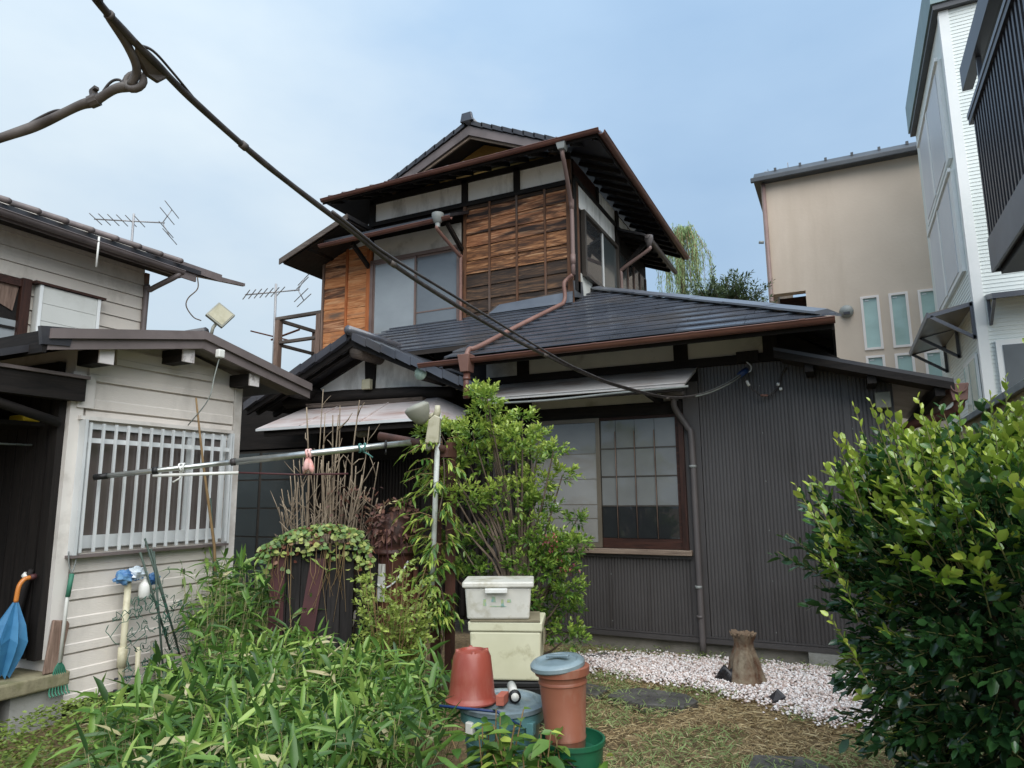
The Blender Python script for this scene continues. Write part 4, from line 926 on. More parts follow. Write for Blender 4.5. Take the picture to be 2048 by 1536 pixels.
# ------------------------------------------------------------------ white building on the right
def white_building():
    t = thing('white_building', 'tall white clad building with narrow side windows and grey metal awnings, at the right edge', 'building', (3.0, 14.5, 0))
    x, y0, y1, zt = 2.0, 12.3, 16.7, 9.38
    w = B(t, 'wall', 'white_siding', x, 8.0, y0, y1, 0, zt)
    # fine lapped siding on the front
    mb = MB(); z = 0.0
    while z < zt - 0.04:
        h = 0.062
        mb.add([(x + 0.12, y0 - 0.010, z), (8.0, y0 - 0.010, z), (8.0, y0 - 0.003, z + h), (x + 0.12, y0 - 0.003, z + h), (x + 0.12, y0 - 0.001, z), (8.0, y0 - 0.001, z)], [(0, 1, 2, 3), (4, 5, 1, 0)]); z += h
    s = mb.obj('lapped_siding', 'white_siding', t); s['kind'] = 'stuff'
    mb = MB(); z = 0.0
    while z < 5.0:
        h = 0.062
        mb.add([(x - 0.010, y0 + 0.12, z), (x - 0.003, y0 + 0.12, z + h), (x - 0.003, y1, z + h), (x - 0.010, y1, z), (x - 0.001, y0 + 0.12, z), (x - 0.001, y1, z)], [(0, 1, 2, 3), (4, 0, 3, 5)]); z += h
    s = mb.obj('lapped_siding', 'white_siding', t); s['kind'] = 'stuff'
    MB().prism([(x - 0.02, y0 - 0.02, 0), (x + 0.12, y0 - 0.02, 0), (x + 0.12, y0, 0), (x, y0, 0), (x, y0 + 0.12, 0), (x - 0.02, y0 + 0.12, 0)], (0, 0, zt)).obj('corner_trim', 'white_frame', t)
    # roof edge
    MB().box(x - 0.10, 8.2, y0 - 0.10, y1 + 0.05, zt + 0.005, zt + 0.10).obj('soffit_board', 'cap_grey', t)
    MB().box(x - 0.13, 8.2, y0 - 0.13, y1 + 0.08, zt + 0.105, zt + 0.75).obj('roof_fascia', 'teal_fascia', t)
    # tall side windows, storey by storey
    for z0, z1 in ((6.95, 8.75), (5.0, 6.75)):
        wd = B(t, 'window', 'white_frame', x - 0.06, x - 0.001, 12.65, 15.9, z0, z1)
        B(wd, 'pane', 'pane_white', x - 0.072, x - 0.061, 12.95, 14.3, z0 + 0.08, z1 - 0.08)
        B(wd, 'pane', 'pane_white', x - 0.072, x - 0.061, 14.5, 15.7, z0 + 0.08, z1 - 0.08)
        B(wd, 'mullion', 'white_frame', x - 0.08, x - 0.0605, 14.32, 14.48, z0 + 0.05, z1 - 0.05)
        B(wd, 'head', 'white_frame', x - 0.10, x - 0.0605, 12.62, 15.9, z1 - 0.04, z1 + 0.02)
    # lower side window and its awning
    wd = B(t, 'window', 'white_frame', x - 0.05, x - 0.0175, 12.5, 13.7, 2.6, 3.62)
    for a, b in ((12.56, 13.06), (13.12, 13.64)):
        B(wd, 'pane', 'pane_curtain', x - 0.058, x - 0.051, a, b, 2.66, 3.56)
    def awning(base_x, face, a, b, z, d):
        pl = MB(); nm = V(face); 
        return pl
    aw = MB().prism([(x - 0.018, 12.35, 4.42), (x - 0.62, 12.35, 4.30), (x - 0.62, 12.35, 4.24), (x - 0.018, 12.35, 4.36)], (0, 3.4, 0)).obj('side_awning', 'poly_brown', t)
    MB().prism([(x - 0.62, 12.33, 4.31), (x - 0.65, 12.33, 4.31), (x - 0.65, 12.33, 4.22), (x - 0.62, 12.33, 4.22)], (0, 3.44, 0)).obj('awning_rim', 'iron_grey', aw)
    for y in (12.36, 14.05, 15.68):
        br = MB(); br.beam((x - 0.03, y, 4.38), (x - 0.62, y, 4.25), 0.05, 0.06).beam((x - 0.04, y, 4.40), (x - 0.04, y, 3.82), 0.05, 0.05, (1, 0, 0)).beam((x - 0.03, y, 3.84), (x - 0.6, y, 4.24), 0.05, 0.05)
        br.obj('bracket', 'iron_grey', aw)
    # front window with awning
    wd = B(t, 'window', 'white_frame', 2.19, 3.8, y0 - 0.06, y0 - 0.0165, 2.6, 3.75)
    B(wd, 'pane', 'pane_grey', 2.27, 3.7, y0 - 0.07, y0 - 0.061, 2.68, 3.67)
    aw = MB().prism([(2.14, y0 - 0.017, 4.48), (2.14, y0 - 0.5, 4.38), (2.14, y0 - 0.5, 4.30), (2.14, y0 - 0.017, 4.40)], (2.0, 0, 0)).obj('front_awning', 'iron_grey', t)
    MB().beam((2.17, y0 - 0.03, 4.4), (2.17, y0 - 0.03, 4.0), 0.04, 0.04, (1, 0, 0)).beam((2.17, y0 - 0.03, 4.02), (2.17, y0 - 0.46, 4.3), 0.04, 0.04).obj('bracket', 'iron_grey', aw)
white_building()

def balcony():
    t = thing('steel_balcony', 'black steel balcony with vertical bars and grey edge beam, high at the right edge', 'balcony', (2.6, 8.0, 4.2))
    x = 1.8; y0, y1 = 5.2, 9.6
    B(t, 'deck', 'iron_grey', x, 3.2, y0, y1, 4.14, 4.48)
    B(t, 'deck_underside', 'black_tub', x + 0.05, 3.2, y0, y1 - 0.05, 4.05, 4.137)
    B(t, 'edge_beam', 'iron_grey', x - 0.03, x - 0.002, y0, y1 + 0.03, 4.10, 4.52)
    B(t, 'edge_beam', 'iron_grey', x - 0.028, 3.2, y1 + 0.002, y1 + 0.03, 4.102, 4.518)
    B(t, 'top_rail', 'iron_grey', x - 0.06, x + 0.04, y0, y1 + 0.14, 6.16, 6.22)
    B(t, 'top_rail', 'iron_black', x - 0.05, x + 0.03, y0, y1 + 0.13, 6.08, 6.157)
    B(t, 'top_rail', 'iron_black', x + 0.042, 3.2, y1 + 0.06, y1 + 0.13, 6.10, 6.2)
    bar = MB().box(x - 0.02, x + 0.02, y1 - 0.055, y1, 4.524, 6.078).obj('baluster', 'iron_black', t)
    for i in range(1, 24):
        c = bar.copy(); COL.objects.link(c); c.location.y -= i * 0.135
    bar = MB().box(x + 0.1, x + 0.14, y1 + 0.075, y1 + 0.11, 4.524, 6.098).obj('baluster', 'iron_black', t)
    for i in range(1, 10):
        c = bar.copy(); COL.objects.link(c); c.location.x += i * 0.105
    B(t, 'mid_rail', 'iron_black', x + 0.022, x + 0.04, y0, y1, 5.3, 5.36)
    B(t, 'rear_wall', 'white_siding', 3.2, 3.4, y0 - 2, y1 + 0.6, 0, 7.4)
    B(t, 'canopy', 'black_tub', x + 0.1, 3.2, y0, y1 + 0.45, 6.92, 7.02)
    B(t, 'canopy_edge', 'iron_black', x - 0.02, x + 0.098, y0, y1 + 0.45, 6.72, 7.04)
    MB().beam((x + 0.05, y1 - 0.3, 6.22), (x + 0.05, y1 - 0.3, 6.72), 0.05, 0.05, (1, 0, 0)).obj('post', 'iron_grey', t)
    MB().tube([(x + 0.55, y1 - 0.4, 4.04), (x + 0.55, y1 - 0.4, 3.9), (x + 0.9, y1 - 0.9, 3.85)], 0.06, 10).obj('drain_pipe', 'iron_black', t, True)
balcony()

def beige_building():
    t = thing('beige_building', 'flat-topped beige rendered building with three tall narrow windows behind the house', 'building', (0.5, 20, 0))
    y = 18.0; xl, xr, zt = -1.42, 2.4, 9.5
    # wall with real window openings: strips between
    wins = [(0.64, 1.04), (1.24, 1.64), (1.84, 2.24)]
    xs = [-0.55] + [v for ab in wins for v in ab] + [xr]
    w = MB(); w.box(xl, xr, y, y + 0.3, 6.5, zt).box(xl, -1.36, y, y + 0.3, 0, 6.5).box(-1.36, -0.55, y, y + 0.3, 0, 5.5)
    for a, b in zip(xs[0::2], xs[1::2]): w.box(a, b, y, y + 0.3, 0, 6.5)
    for a, b in wins: w.box(a, b, y, y + 0.3, 6.16, 6.5).box(a, b, y, y + 0.3, 4.70, 4.84).box(a, b, y, y + 0.3, 0, 3.4)
    w.obj('wall', 'stucco_beige', t)
    B(t, 'side_wall', 'stucco_beige', xl, xl + 0.2, y + 0.302, 26, 0, zt)
    B(t, 'recess_back', 'red_wood', -1.36, -0.3, y + 0.9, y + 1.0, 5.0, 6.6)
    B(t, 'recess_back', 'red_wood', -0.5, -0.4, y + 0.302, y + 0.898, 5.0, 6.6)
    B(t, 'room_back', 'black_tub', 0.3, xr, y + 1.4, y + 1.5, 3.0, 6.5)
    for a, b in wins:
        for z0, z1 in ((4.84, 6.16), (3.4, 4.70)):
            wd = MB(); f = 0.055
            wd.box(a, b, y - 0.03, y + 0.06, z1 - f, z1).box(a, b, y - 0.03, y + 0.06, z0, z0 + f).box(a, a + f, y - 0.03, y + 0.06, z0 + f, z1 - f).box(b - f, b, y - 0.03, y + 0.06, z0 + f, z1 - f)
            wo = wd.obj('window', 'frame_tan', t)
            B(wo, 'pane', 'pane_curtain', a + f, b - f, y + 0.02, y + 0.03, z0 + f, z1 - f)
            cv = MB(); n = 22; px = [a + f + (b - a - 2 * f) * i / n for i in range(n + 1)]
            cv.add([(p, y + 0.10 + 0.02 * math.sin(i * 1.9), z) for i, p in enumerate(px) for z in (z0, z1)], [(2 * i, 2 * i + 2, 2 * i + 3, 2 * i + 1) for i in range(n)])
            cv.obj('curtain', 'curtain', wo, True)
            B(wo, 'latch', 'white_frame', a + f + 0.03, a + f + 0.12, y + 0.008, y + 0.018, z1 - f - 0.06, z1 - f - 0.035)
    # parapet cap, flashing, downpipe and vent
    MB().prism([(xl - 0.15, y - 0.22, zt + 0.0), (xl - 0.15, y - 0.22, zt + 0.14), (xl - 0.15, y + 0.1, zt + 0.38), (xl - 0.15, y + 8, zt + 0.38), (xl - 0.15, y + 8, zt)], (xr - xl + 0.2, 0, 0)).obj('parapet_cap', 'cap_grey', t)
    MB().box(xl - 0.22, xr + 0.1, y - 0.30, y - 0.222, zt - 0.02, zt + 0.11).obj('gutter', 'cap_grey', t, bevel=0.02)
    for i in range(6):
        MB().box(xl + 0.35 + i * 0.6, xl + 0.41 + i * 0.6, y - 0.02, y + 0.06, zt + 0.30, zt + 0.39).obj('cap_clip', 'cap_grey', t)
    MB().tube([(xl + 0.07, y - 0.07, zt - 0.02), (xl + 0.07, y - 0.07, 0)], 0.05, 10).obj('downpipe', 'pipe_pink', t, True)
    MB().lathe((0.32, y - 0.002, 5.84), [(0.16, 0), (0.16, -0.03), (0.13, -0.1), (0.06, -0.15), (0.001, -0.155)], 16, (0, 1, 0)).obj('vent_cap', 'pipe_grey', t, True)
    MB().box(0.25, 0.39, y - 0.16, y - 0.1, 5.74, 5.80).obj('vent_slot', 'iron_black', t)
    MB().tube([(xl - 0.02, y - 0.05, 7.9), (xl - 0.14, y - 0.06, 7.92)], 0.04, 8).obj('wall_hook', 'pipe_grey', t, True)
beige_building()
am = MB(); am.tube([(-0.75, 18.6, 9.85), (-0.75, 18.6, 10.25)], 0.012, 5).tube([(-1.35, 18.6, 10.12), (-0.45, 18.6, 9.98)], 0.01, 5)
for k in range(3): am.tube([(-1.25 + k * 0.3, 18.45, 10.1 - k * 0.045), (-1.25 + k * 0.3, 18.75, 10.1 - k * 0.045)], 0.008, 4)
solo(am, 'roof_antenna', 'antenna', 'thin antenna on top of the beige building', 'antenna', base=(-0.75, 18.6, 9.85))

# boundary wall between the plots
bw = thing('boundary_wall', 'low yellowish rendered boundary wall with grey coping behind the right-hand bush', 'wall', (1.4, 7.5, 0))
B(bw, 'wall', 'wall_yellow', 1.32, 1.46, 1.5, 12.0, -0.02, 2.28)
for i in range(11):
    B(bw, 'coping', 'concrete_light', 1.28, 1.50, 1.5 + i * 0.95, 2.44 + i * 0.95, 2.283, 2.35, bevel=0.006)

# ------------------------------------------------------------------ neighbour's upper storey on the left
def left_house():
    t = thing('neighbour_house', 'pale sided neighbouring house with sagging tiled eaves, at the left edge', 'house', (-9.0, 4.0, 0))
    x = -8.0; yf = 5.56; yn = 1.0
    B(t, 'wall', 'old_board', -11.0, x - 0.03, yn, yf, 0, 4.72)
    z = 2.6; i = 0
    while z < 4.66:
        MB().prism([(x - 0.03, yn, z), (x + 0.006, yn, z), (x - 0.012, yn, z + 0.158), (x - 0.03, yn, z + 0.158)], (0, yf - yn, 0)).obj('siding_board', 'old_board', t)
        z += 0.163
    B(t, 'corner_trim', 'grey_wood_z', x - 0.05, x + 0.02, yf + 0.001, yf + 0.06, 2.0, 4.4)
    # eaves: soffit, gutter and tiles one by one
    rf = MB().prism([(-7.55, yn, 4.50), (-10.0, yn, 5.45), (-10.0, yn, 5.40), (-7.55, yn, 4.44)], (0, 6.3 - yn, 0)).obj('roof', 'roof_dark', t)
    MB().trough((-7.52, yn, 4.42), (-7.52, 5.75, 4.40), 0.055).obj('gutter', 'verge', t, 'auto')
    B(t, 'fascia', 'verge', -7.60, -7.575, yn, 6.0, 4.34, 4.47)
    B(t, 'soffit_board', 'soffit', -8.0, -7.605, yn, 6.0, 4.44, 4.46)
    for k in range(13):
        y = 2.2 + k * 0.29
        MB().tube([(-7.47, y, 4.512), (-8.4, y, 4.873)], 0.034, 8).obj('roof_tile', 'verge', rf, True)
    for k in range(4):
        a = 5.95 + k * 0.03
        MB().prism([(-7.48 - k * 0.3, 6.05, 4.52 + k * 0.12), (-7.78 - k * 0.3, 6.05, 4.64 + k * 0.12), (-7.78 - k * 0.3, 6.05, 4.54 + k * 0.12), (-7.48 - k * 0.3, 6.05, 4.42 + k * 0.12)], (0, 0.28, 0)).obj('verge_tile', 'verge', rf)
    MB().prism([(-7.62, 5.7, 4.40), (-7.62, 5.7, 4.50), (-7.5, 6.75, 4.52), (-7.5, 6.75, 4.48)], (-0.05, 0, 0)).obj('verge_board', 'verge', t)
    MB().tube(smooth_path([(-7.52, 5.7, 4.36), (-7.56, 5.66, 4.3), (-7.9, 5.58, 4.16), (-7.95, 5.57, 4.08), (-7.95, 5.57, 2.2)]), 0.035, 8).obj('downpipe', 'verge', t, True)
    MB().tube([(-7.47, 4.6, 4.46), (-7.47, 4.60, 4.1)], 0.012, 6).obj('gutter_strap', 'white_plastic', t, True)
    # shutter box and window with a torn curtain
    sb = B(t, 'shutter_box', 'white_board', x + 0.008, x + 0.10, 4.26, 4.95, 3.0, 3.86)
    for k in range(4): MB().box(x + 0.101, x + 0.112, 4.30, 4.91, 3.06 + k * 0.2, 3.255 + k * 0.2).obj('shutter_panel', 'white_board', sb)
    B(sb, 'shutter_cap', 'red_wood', x + 0.008, x + 0.14, 4.2, 5.0, 3.864, 3.89)
    B(sb, 'shutter_edge', 'white_frame', x + 0.101, x + 0.12, 4.26, 4.295, 3.0, 3.86); B(sb, 'shutter_edge', 'white_frame', x + 0.101, x + 0.12, 4.915, 4.95, 3.0, 3.86)
    wd = B(t, 'window', 'dark_wood', x + 0.008, x + 0.016, 3.0, 4.16, 2.8, 3.88)
    B(wd, 'pane', 'pane_sky', x + 0.017, x + 0.022, 3.0, 4.1, 2.8, 3.42)
    B(wd, 'jamb', 'red_wood_z', x + 0.017, x + 0.07, 4.1, 4.2, 2.8, 3.9)
    B(wd, 'head', 'red_wood', x + 0.017, x + 0.06, 2.9, 4.098, 3.80, 3.88)
    B(wd, 'transom', 'dark_wood_y', x + 0.023, x + 0.04, 3.0, 4.09, 3.32, 3.345)
    MB().prism([(x + 0.024, 3.0, 3.8), (x + 0.024, 4.09, 3.8), (x + 0.024, 4.05, 3.52), (x + 0.024, 3.9, 3.58), (x + 0.024, 3.7, 3.5), (x + 0.024, 3.4, 3.6), (x + 0.024, 3.0, 3.55)], (0.006, 0, 0)).obj('torn_blind', 'grey_wood_z', wd)
    # dry creeper hanging from the eave
    MB().tube(smooth_path([(-7.55, 6.0, 4.4), (-7.56, 6.02, 4.25), (-7.6, 5.92, 4.1), (-7.6, 5.9, 3.98), (-7.58, 6.0, 3.86), (-7.55, 6.1, 3.83)]), 0.008, 5).obj('dry_creeper', 'bark', t, True)
left_house()

def yagi(name, label, top, bot, ang, n, ln, el, tilt=0.0, extra=False):
    t = thing(name, label, 'antenna', bot)
    MB().tube([bot, V(top) + V(0, 0, 0.15)], 0.022, 6).obj('mast', 'antenna', t, True)
    d = V(math.cos(ang), math.sin(ang), tilt).normalized(); c = V(top); s = d.cross(V(0, 0, 1)).normalized()
    MB().tube([c - d * ln * 0.55, c + d * ln * 0.45], 0.014, 6).obj('boom', 'antenna', t, True)
    for k in range(n):
        p = c - d * ln * 0.53 + d * (ln * 0.62 * k / (n - 1))
        MB().tube([p - s * el, p + s * el], 0.009, 5).obj('element', 'antenna', t, True)
    q = c + d * ln * 0.42
    for sg in (1, -1):
        MB().tube([q, q + d * 0.12 * ln + V(0, 0, 0.22 * sg * ln)], 0.01, 5).obj('reflector_arm', 'antenna', t, True)
        for f in (0.5, 1.0):
            p = q + (d * 0.12 * ln + V(0, 0, 0.22 * sg * ln)) * f
            MB().tube([p - s * el * 1.5, p + s * el * 1.5], 0.009, 5).obj('element', 'antenna', t, True)
    return t
yagi('television_antenna', 'comb-like television antenna above the roof at the left edge', (-11.9, 7.95, 6.75), (-11.95, 8.0, 5.3), 0.62, 6, 1.25, 0.28)
yagi('television_antenna', 'taller television antenna with mast beside the wooden railing', (-8.85, 8.65, 5.1), (-8.93, 8.77, 3.0), 1.0, 7, 0.95, 0.32, 0.25)
dm = MB(); dm.tube([(-8.95, 8.7, 4.25), (-8.35, 8.75, 4.38)], 0.018, 6).tube([(-9.3, 8.55, 4.42), (-8.6, 8.9, 4.22)], 0.014, 6).tube([(-8.93, 8.75, 4.3), (-8.93, 8.75, 4.2)], 0.02, 6)
solo(dm, 'antenna_arm', 'rust', 'rusty cross arm below the antenna mast', 'antenna arm', base=(-8.93, 8.75, 4.2))

# wooden railing of the drying deck
dk = thing('deck_railing', 'bare weathered timber railing of the drying deck beside the orange planks', 'railing', (-7.85, 8.7, 3.0))
for p in ((-8.3, 8.22), (-8.3, 9.1), (-7.42, 8.22), (-7.42, 9.1)):
    B(dk, 'post', 'grey_wood_z', p[0] - 0.045, p[0] + 0.045, p[1] - 0.045, p[1] + 0.045, 2.6, 4.41)
for z, h in ((4.44, 0.05), (4.03, 0.045)):
    MB().beam((-8.36, 8.22, z), (-7.38, 8.22, z), 0.07, h).obj('rail', 'grey_wood', dk)
    MB().beam((-8.3, 8.26, z - 0.03), (-8.3, 9.2, z - 0.03), 0.06, h).obj('rail', 'grey_wood', dk)
    MB().beam((-8.28, 9.1, z - 0.06), (-7.38, 9.1, z - 0.06), 0.06, h).obj('rail', 'grey_wood', dk)
B(dk, 'deck', 'grey_wood', -8.4, -7.36, 8.15, 9.3, 2.55, 2.6)

# ------------------------------------------------------------------ shed with barred window and porch, left
def shed():
    t = thing('garden_shed', 'beige sided shed with a barred window and low pitched roof', 'shed', (-6.0, 3.8, 0))
    x = -5.0; yn, yf = 3.0, 4.5
    B(t, 'core', 'shed_trim', -8.0, x - 0.02, yn + 0.01, yf, 0.08, 2.6)
    MB().prism([(-8.0, yn + .01, 2.6), (-8.0, 3.85, 2.76), (-8.0, yf, 2.6)], (2.98, 0, 0)).obj('core_gable', 'shed_trim', t)
    # lapped boards, cut round the window
    zs = [0.10, 0.26, 0.435, 0.61, 0.80, 0.985, 1.13, 1.32, 1.50, 1.67, 1.84, 2.01, 2.16, 2.37, 2.52, 2.66]
    def board(z0, z1, a, b):
        def tri(y): return 2.80 - 0.19 * abs(y - 3.85)
        zz = min(z1, 9)
        pr = [(x - 0.02, a, z0), (x + 0.010, a, z0), (x + 0.010, a, z0 + (z1 - z0) * 0.32), (x + 0.004, a, z0 + (z1 - z0) * 0.36), (x + 0.004, a, z1 - 0.016), (x - 0.016, a, z1 - 0.012), (x - 0.016, a, z1), (x - 0.02, a, z1)]
        return MB().prism(pr, (0, b - a, 0)).obj('siding_board', 'shed_board', t)
    for z0, z1 in zip(zs, zs[1:]):
        a, b = yn + 0.1, yf - 0.06
        if z0 > 2.5: a, b = 3.3, 4.2
        if 1.1 < z0 < 2.0:
            board(z0, z1, a, 3.085) if False else None
            MB().box(x - 0.02, x + 0.004, 3.052, 3.09, z0, z1 - 0.012).obj('siding_board', 'shed_board', t)
            MB().box(x - 0.02, x + 0.004, 4.375, 4.44, z0, z1 - 0.012).obj('siding_board', 'shed_board', t)
        else: board(z0, z1, a, b)
    B(t, 'corner_trim', 'shed_trim', x - 0.06, x + 0.014, yn - 0.02, yn + 0.075, 0.42, 2.42)
    B(t, 'corner_trim', 'shed_trim', x - 0.06, x + 0.014, yf - 0.055, yf + 0.03, 0.1, 2.52)
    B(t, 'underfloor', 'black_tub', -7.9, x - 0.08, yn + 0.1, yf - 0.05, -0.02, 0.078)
    # window and grille
    w = B(t, 'window', 'alu_white', x - 0.018, x - 0.010, 3.095, 4.37, 1.14, 2.05, label='aluminium window behind upright bars')
    fr = MB(); Y0, Y1, Z0, Z1 = 3.10, 4.37, 1.15, 2.05
    fr.box(x - 0.009, x + 0.03, Y0, Y1, Z0, Z0 + 0.09).box(x - 0.009, x + 0.02, Y0, Y1, Z1 - 0.04, Z1).box(x - 0.009, x + 0.02, Y0, Y0 + 0.04, Z0 + 0.09, Z1 - 0.04).box(x - 0.009, x + 0.02, Y1 - 0.04, Y1, Z0 + 0.09, Z1 - 0.04).box(x - 0.009, x + 0.012, 3.98, 4.02, Z0 + 0.09, Z1 - 0.04)
    fr.obj('frame', 'alu_bar', w)
    B(w, 'pane', 'pane_shed', x - 0.009, x - 0.004, Y0 + 0.04, 3.98, Z0 + 0.09, Z1 - 0.04)
    B(w, 'pane', 'pane_shed', x - 0.009, x - 0.004, 4.02, Y1 - 0.04, Z0 + 0.09, Z1 - 0.04)
    g = B(t, 'window_grille', 'alu_bar', x + 0.06, x + 0.075, 3.06, 4.38, 1.905, 1.94)
    bar = MB().box(x + 0.076, x + 0.094, 3.088, 3.105, 1.125, 2.05).obj('bar', 'alu_bar', g)
    for i in range(1, 14):
        c = bar.copy(); COL.objects.link(c); c.location.y += i * 0.0975
    B(g, 'grille_side', 'alu_bar', x + 0.012, x + 0.09, 3.055, 3.075, 1.11, 2.07); B(g, 'grille_side', 'alu_bar', x + 0.012, x + 0.09, 4.385, 4.40, 1.11, 2.07)
    B(t, 'window_ledge', 'verge', x + 0.012, x + 0.09, 3.04, 4.40, 1.09, 1.108)
    B(t, 'window_hood', 'shed_trim', x + 0.01, x + 0.05, 3.04, 4.42, 2.072, 2.10)
    # roof: gable with its end to the yard
    ya, yr, yb, za, zr_, zb = 2.62, 3.83, 5.10, 2.60, 2.84, 2.58
    xo = -4.70
    rf = MB().prism([(-8.2, ya, za), (-8.2, yr, zr_), (-8.2, yb, zb), (-8.2, yb, zb - 0.04), (-8.2, yr, zr_ - 0.04), (-8.2, ya, za - 0.04)], (8.2 + xo, 0, 0)).obj('roof', 'roof_dark', t)
    for a, b, c, d in ((ya, za, yr, zr_), (yr, zr_, yb, zb)):
        MB().prism([(xo + 0.002, a, b + 0.025), (xo + 0.002, c, d + 0.025), (xo + 0.002, c, d - 0.045), (xo + 0.002, a, b - 0.045)], (0.03, 0, 0)).obj('verge_cap', 'verge', rf)
        MB().prism([(xo - 0.025, a, b - 0.047), (xo - 0.025, c, d - 0.047), (xo - 0.025, c, d - 0.12), (xo - 0.025, a, b - 0.12)], (0.03, 0, 0)).obj('bargeboard', 'verge', rf)
        MB().prism([(-5.0, a, b - 0.055), (-5.0, c, d - 0.055), (-5.0, c, d - 0.066), (-5.0, a, b - 0.066)], (0.27, 0, 0)).obj('soffit_board', 'soffit_grey', rf)
    MB().tube([(-8.2, yr, zr_ + 0.02), (xo + 0.02, yr, zr_ + 0.02)], 0.04, 8).obj('ridge_cap', 'roof_dark', rf, True)
    B(rf, 'eave_fascia', 'dark_wood', -8.2, xo, ya - 0.03, ya - 0.002, za - 0.14, za + 0.01)
    MB().prism([(-4.72, ya - 0.06, za + 0.03), (-4.72, ya + 0.16, za + 0.06), (-4.72, ya + 0.14, za - 0.07), (-4.72, ya - 0.04, za - 0.09)], (0.035, 0, 0)).obj('corner_cap', 'roof_dark', rf)
    for y in (3.06, 3.74, 4.44):
        z = 2.84 - 0.19 * abs(y - 3.83) - 0.175
        p = B(t, 'purlin', 'dark_wood', -5.0, -4.76, y - 0.055, y + 0.055, z - 0.055, z + 0.055)
        B(p, 'purlin_end', 'white_paint', -4.76, -4.745, y - 0.054, y + 0.054, z - 0.054, z + 0.054)
    # porch toward the viewer: roof edge, beam, dark recess
    pr = MB().prism([(-8.2, 2.60, 2.53), (-8.2, 1.2, 2.02), (-8.2, 1.2, 1.98), (-8.2, 2.60, 2.48)], (3.35, 0, 0)).obj('porch_roof', 'roof_dark', t)
    B(t, 'porch_beam', 'dark_wood_y', -5.03, -4.93, 0.6, 3.045, 2.20, 2.36)
    B(t, 'porch_beam_cap', 'verge', -5.05, -4.91, 0.6, 3.06, 2.362, 2.385)
    B(t, 'beam_plate', 'shed_trim', x + 0.012, x + 0.03, 3.02, 3.14, 2.16, 2.40)
    B(t, 'porch_post', 'dark_wood_z', -5.12, -5.03, 2.93, 3.0, 0.42, 2.36)
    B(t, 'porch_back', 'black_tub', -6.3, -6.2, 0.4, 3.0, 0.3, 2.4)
    B(t, 'porch_inner', 'dark_wood', -6.2, -5.13, 2.96, 3.005, 0.42, 2.5)
    for k in range(8): B(t, 'porch_board', 'dark_wood_z', -6.15 + k * 0.125, -6.04 + k * 0.125, 2.94, 2.958, 0.42, 2.3)
    B(t, 'porch_shelf', 'dark_wood', -6.2, -5.2, 2.5, 2.94, 2.02, 2.05)
    MB().tube([(-4.98, 1.0, 2.5), (-5.0, 2.51, 2.14), (-5.02, 2.93, 2.04)], 0.035, 8).obj('slanting_pole', 'dark_wood_y', t, True)
    MB().tube([(-5.3, 1.0, 1.86), (-5.3, 2.92, 1.89)], 0.008, 6).obj('wire', 'cable_grey', t, True)
    # mossy ledge on blocks
    lg = MB(); 
    for k in range(5): B(t, 'ledge_block', 'mossy', -5.35, -4.92 + (k % 2) * 0.006, 0.62 + k * 0.5, 1.115 + k * 0.5, 0.24, 0.335, bevel=0.012)
    B(t, 'porch_floor', 'dark_wood', -6.2, -5.36, 0.5, 2.96, 0.22, 0.3)
    B(t, 'ledge_support', 'concrete_light', -5.25, -4.985, 2.78, 3.12, -0.02, 0.236)
    B(t, 'ledge_support', 'grey_wood_z', -5.1, -4.98, 2.60, 2.70, -0.02, 0.236)
    B(t, 'ledge_support', 'concrete_light', -5.25, -4.985, 1.2, 1.5, -0.02, 0.236)
shed()
yb_ = MB().box(-5.40, -5.22, 2.80, 2.92, 2.052, 2.10); solo(yb_, 'yellow_crate', 'yellow', 'flat yellow plastic crate on the dark porch shelf', 'crate', bevel=0.01, base=(-5.3, 2.86, 2.05))

# flood lamp on the shed roof
fl = thing('flood_lamp', 'square grey flood lamp tilted on the shed roof edge', 'lamp', (-4.72, 3.92, 2.86))
d = V(0.75, -0.45, 0.2).normalized(); c = V(-4.70, 3.98, 3.03)
r_ = d.cross(V(0, 0, 1)).normalized(); u_ = r_.cross(d)
r2_ = (r_ * 0.78 + u_ * 0.62).normalized(); u2_ = d.cross(r2_).normalized()
hd = MB().prism([c + r2_ * a * 0.085 + u2_ * b * 0.085 for a, b in ((-1, -1), (1, -1), (1, 1), (-1, 1))], d * 0.035).obj('lamp_head', 'lamp_grey', fl, False, 0.006)
MB().prism([c + d * 0.036 + r2_ * a * 0.07 + u2_ * b * 0.07 for a, b in ((-1, -1), (1, -1), (1, 1), (-1, 1))], d * 0.002).obj('lamp_glass', 'lamp_cream', hd)
MB().tube([(-4.72, 3.92, 2.855), (-4.715, 3.93, 2.92), c - u2_ * 0.05], 0.014, 8).obj('bracket', 'lamp_grey', fl, True)
MB().box(-4.67, -4.62, 3.93, 3.99, 2.66, 2.73).obj('sensor', 'white_plastic', fl, bevel=0.008)
MB().tube(smooth_path([(-4.65, 3.96, 2.66), (-4.66, 3.93, 2.5), (-4.68, 3.90, 2.3), (-4.9, 3.9, 2.1)]), 0.005, 5).obj('cord', 'cable_grey', fl, True)

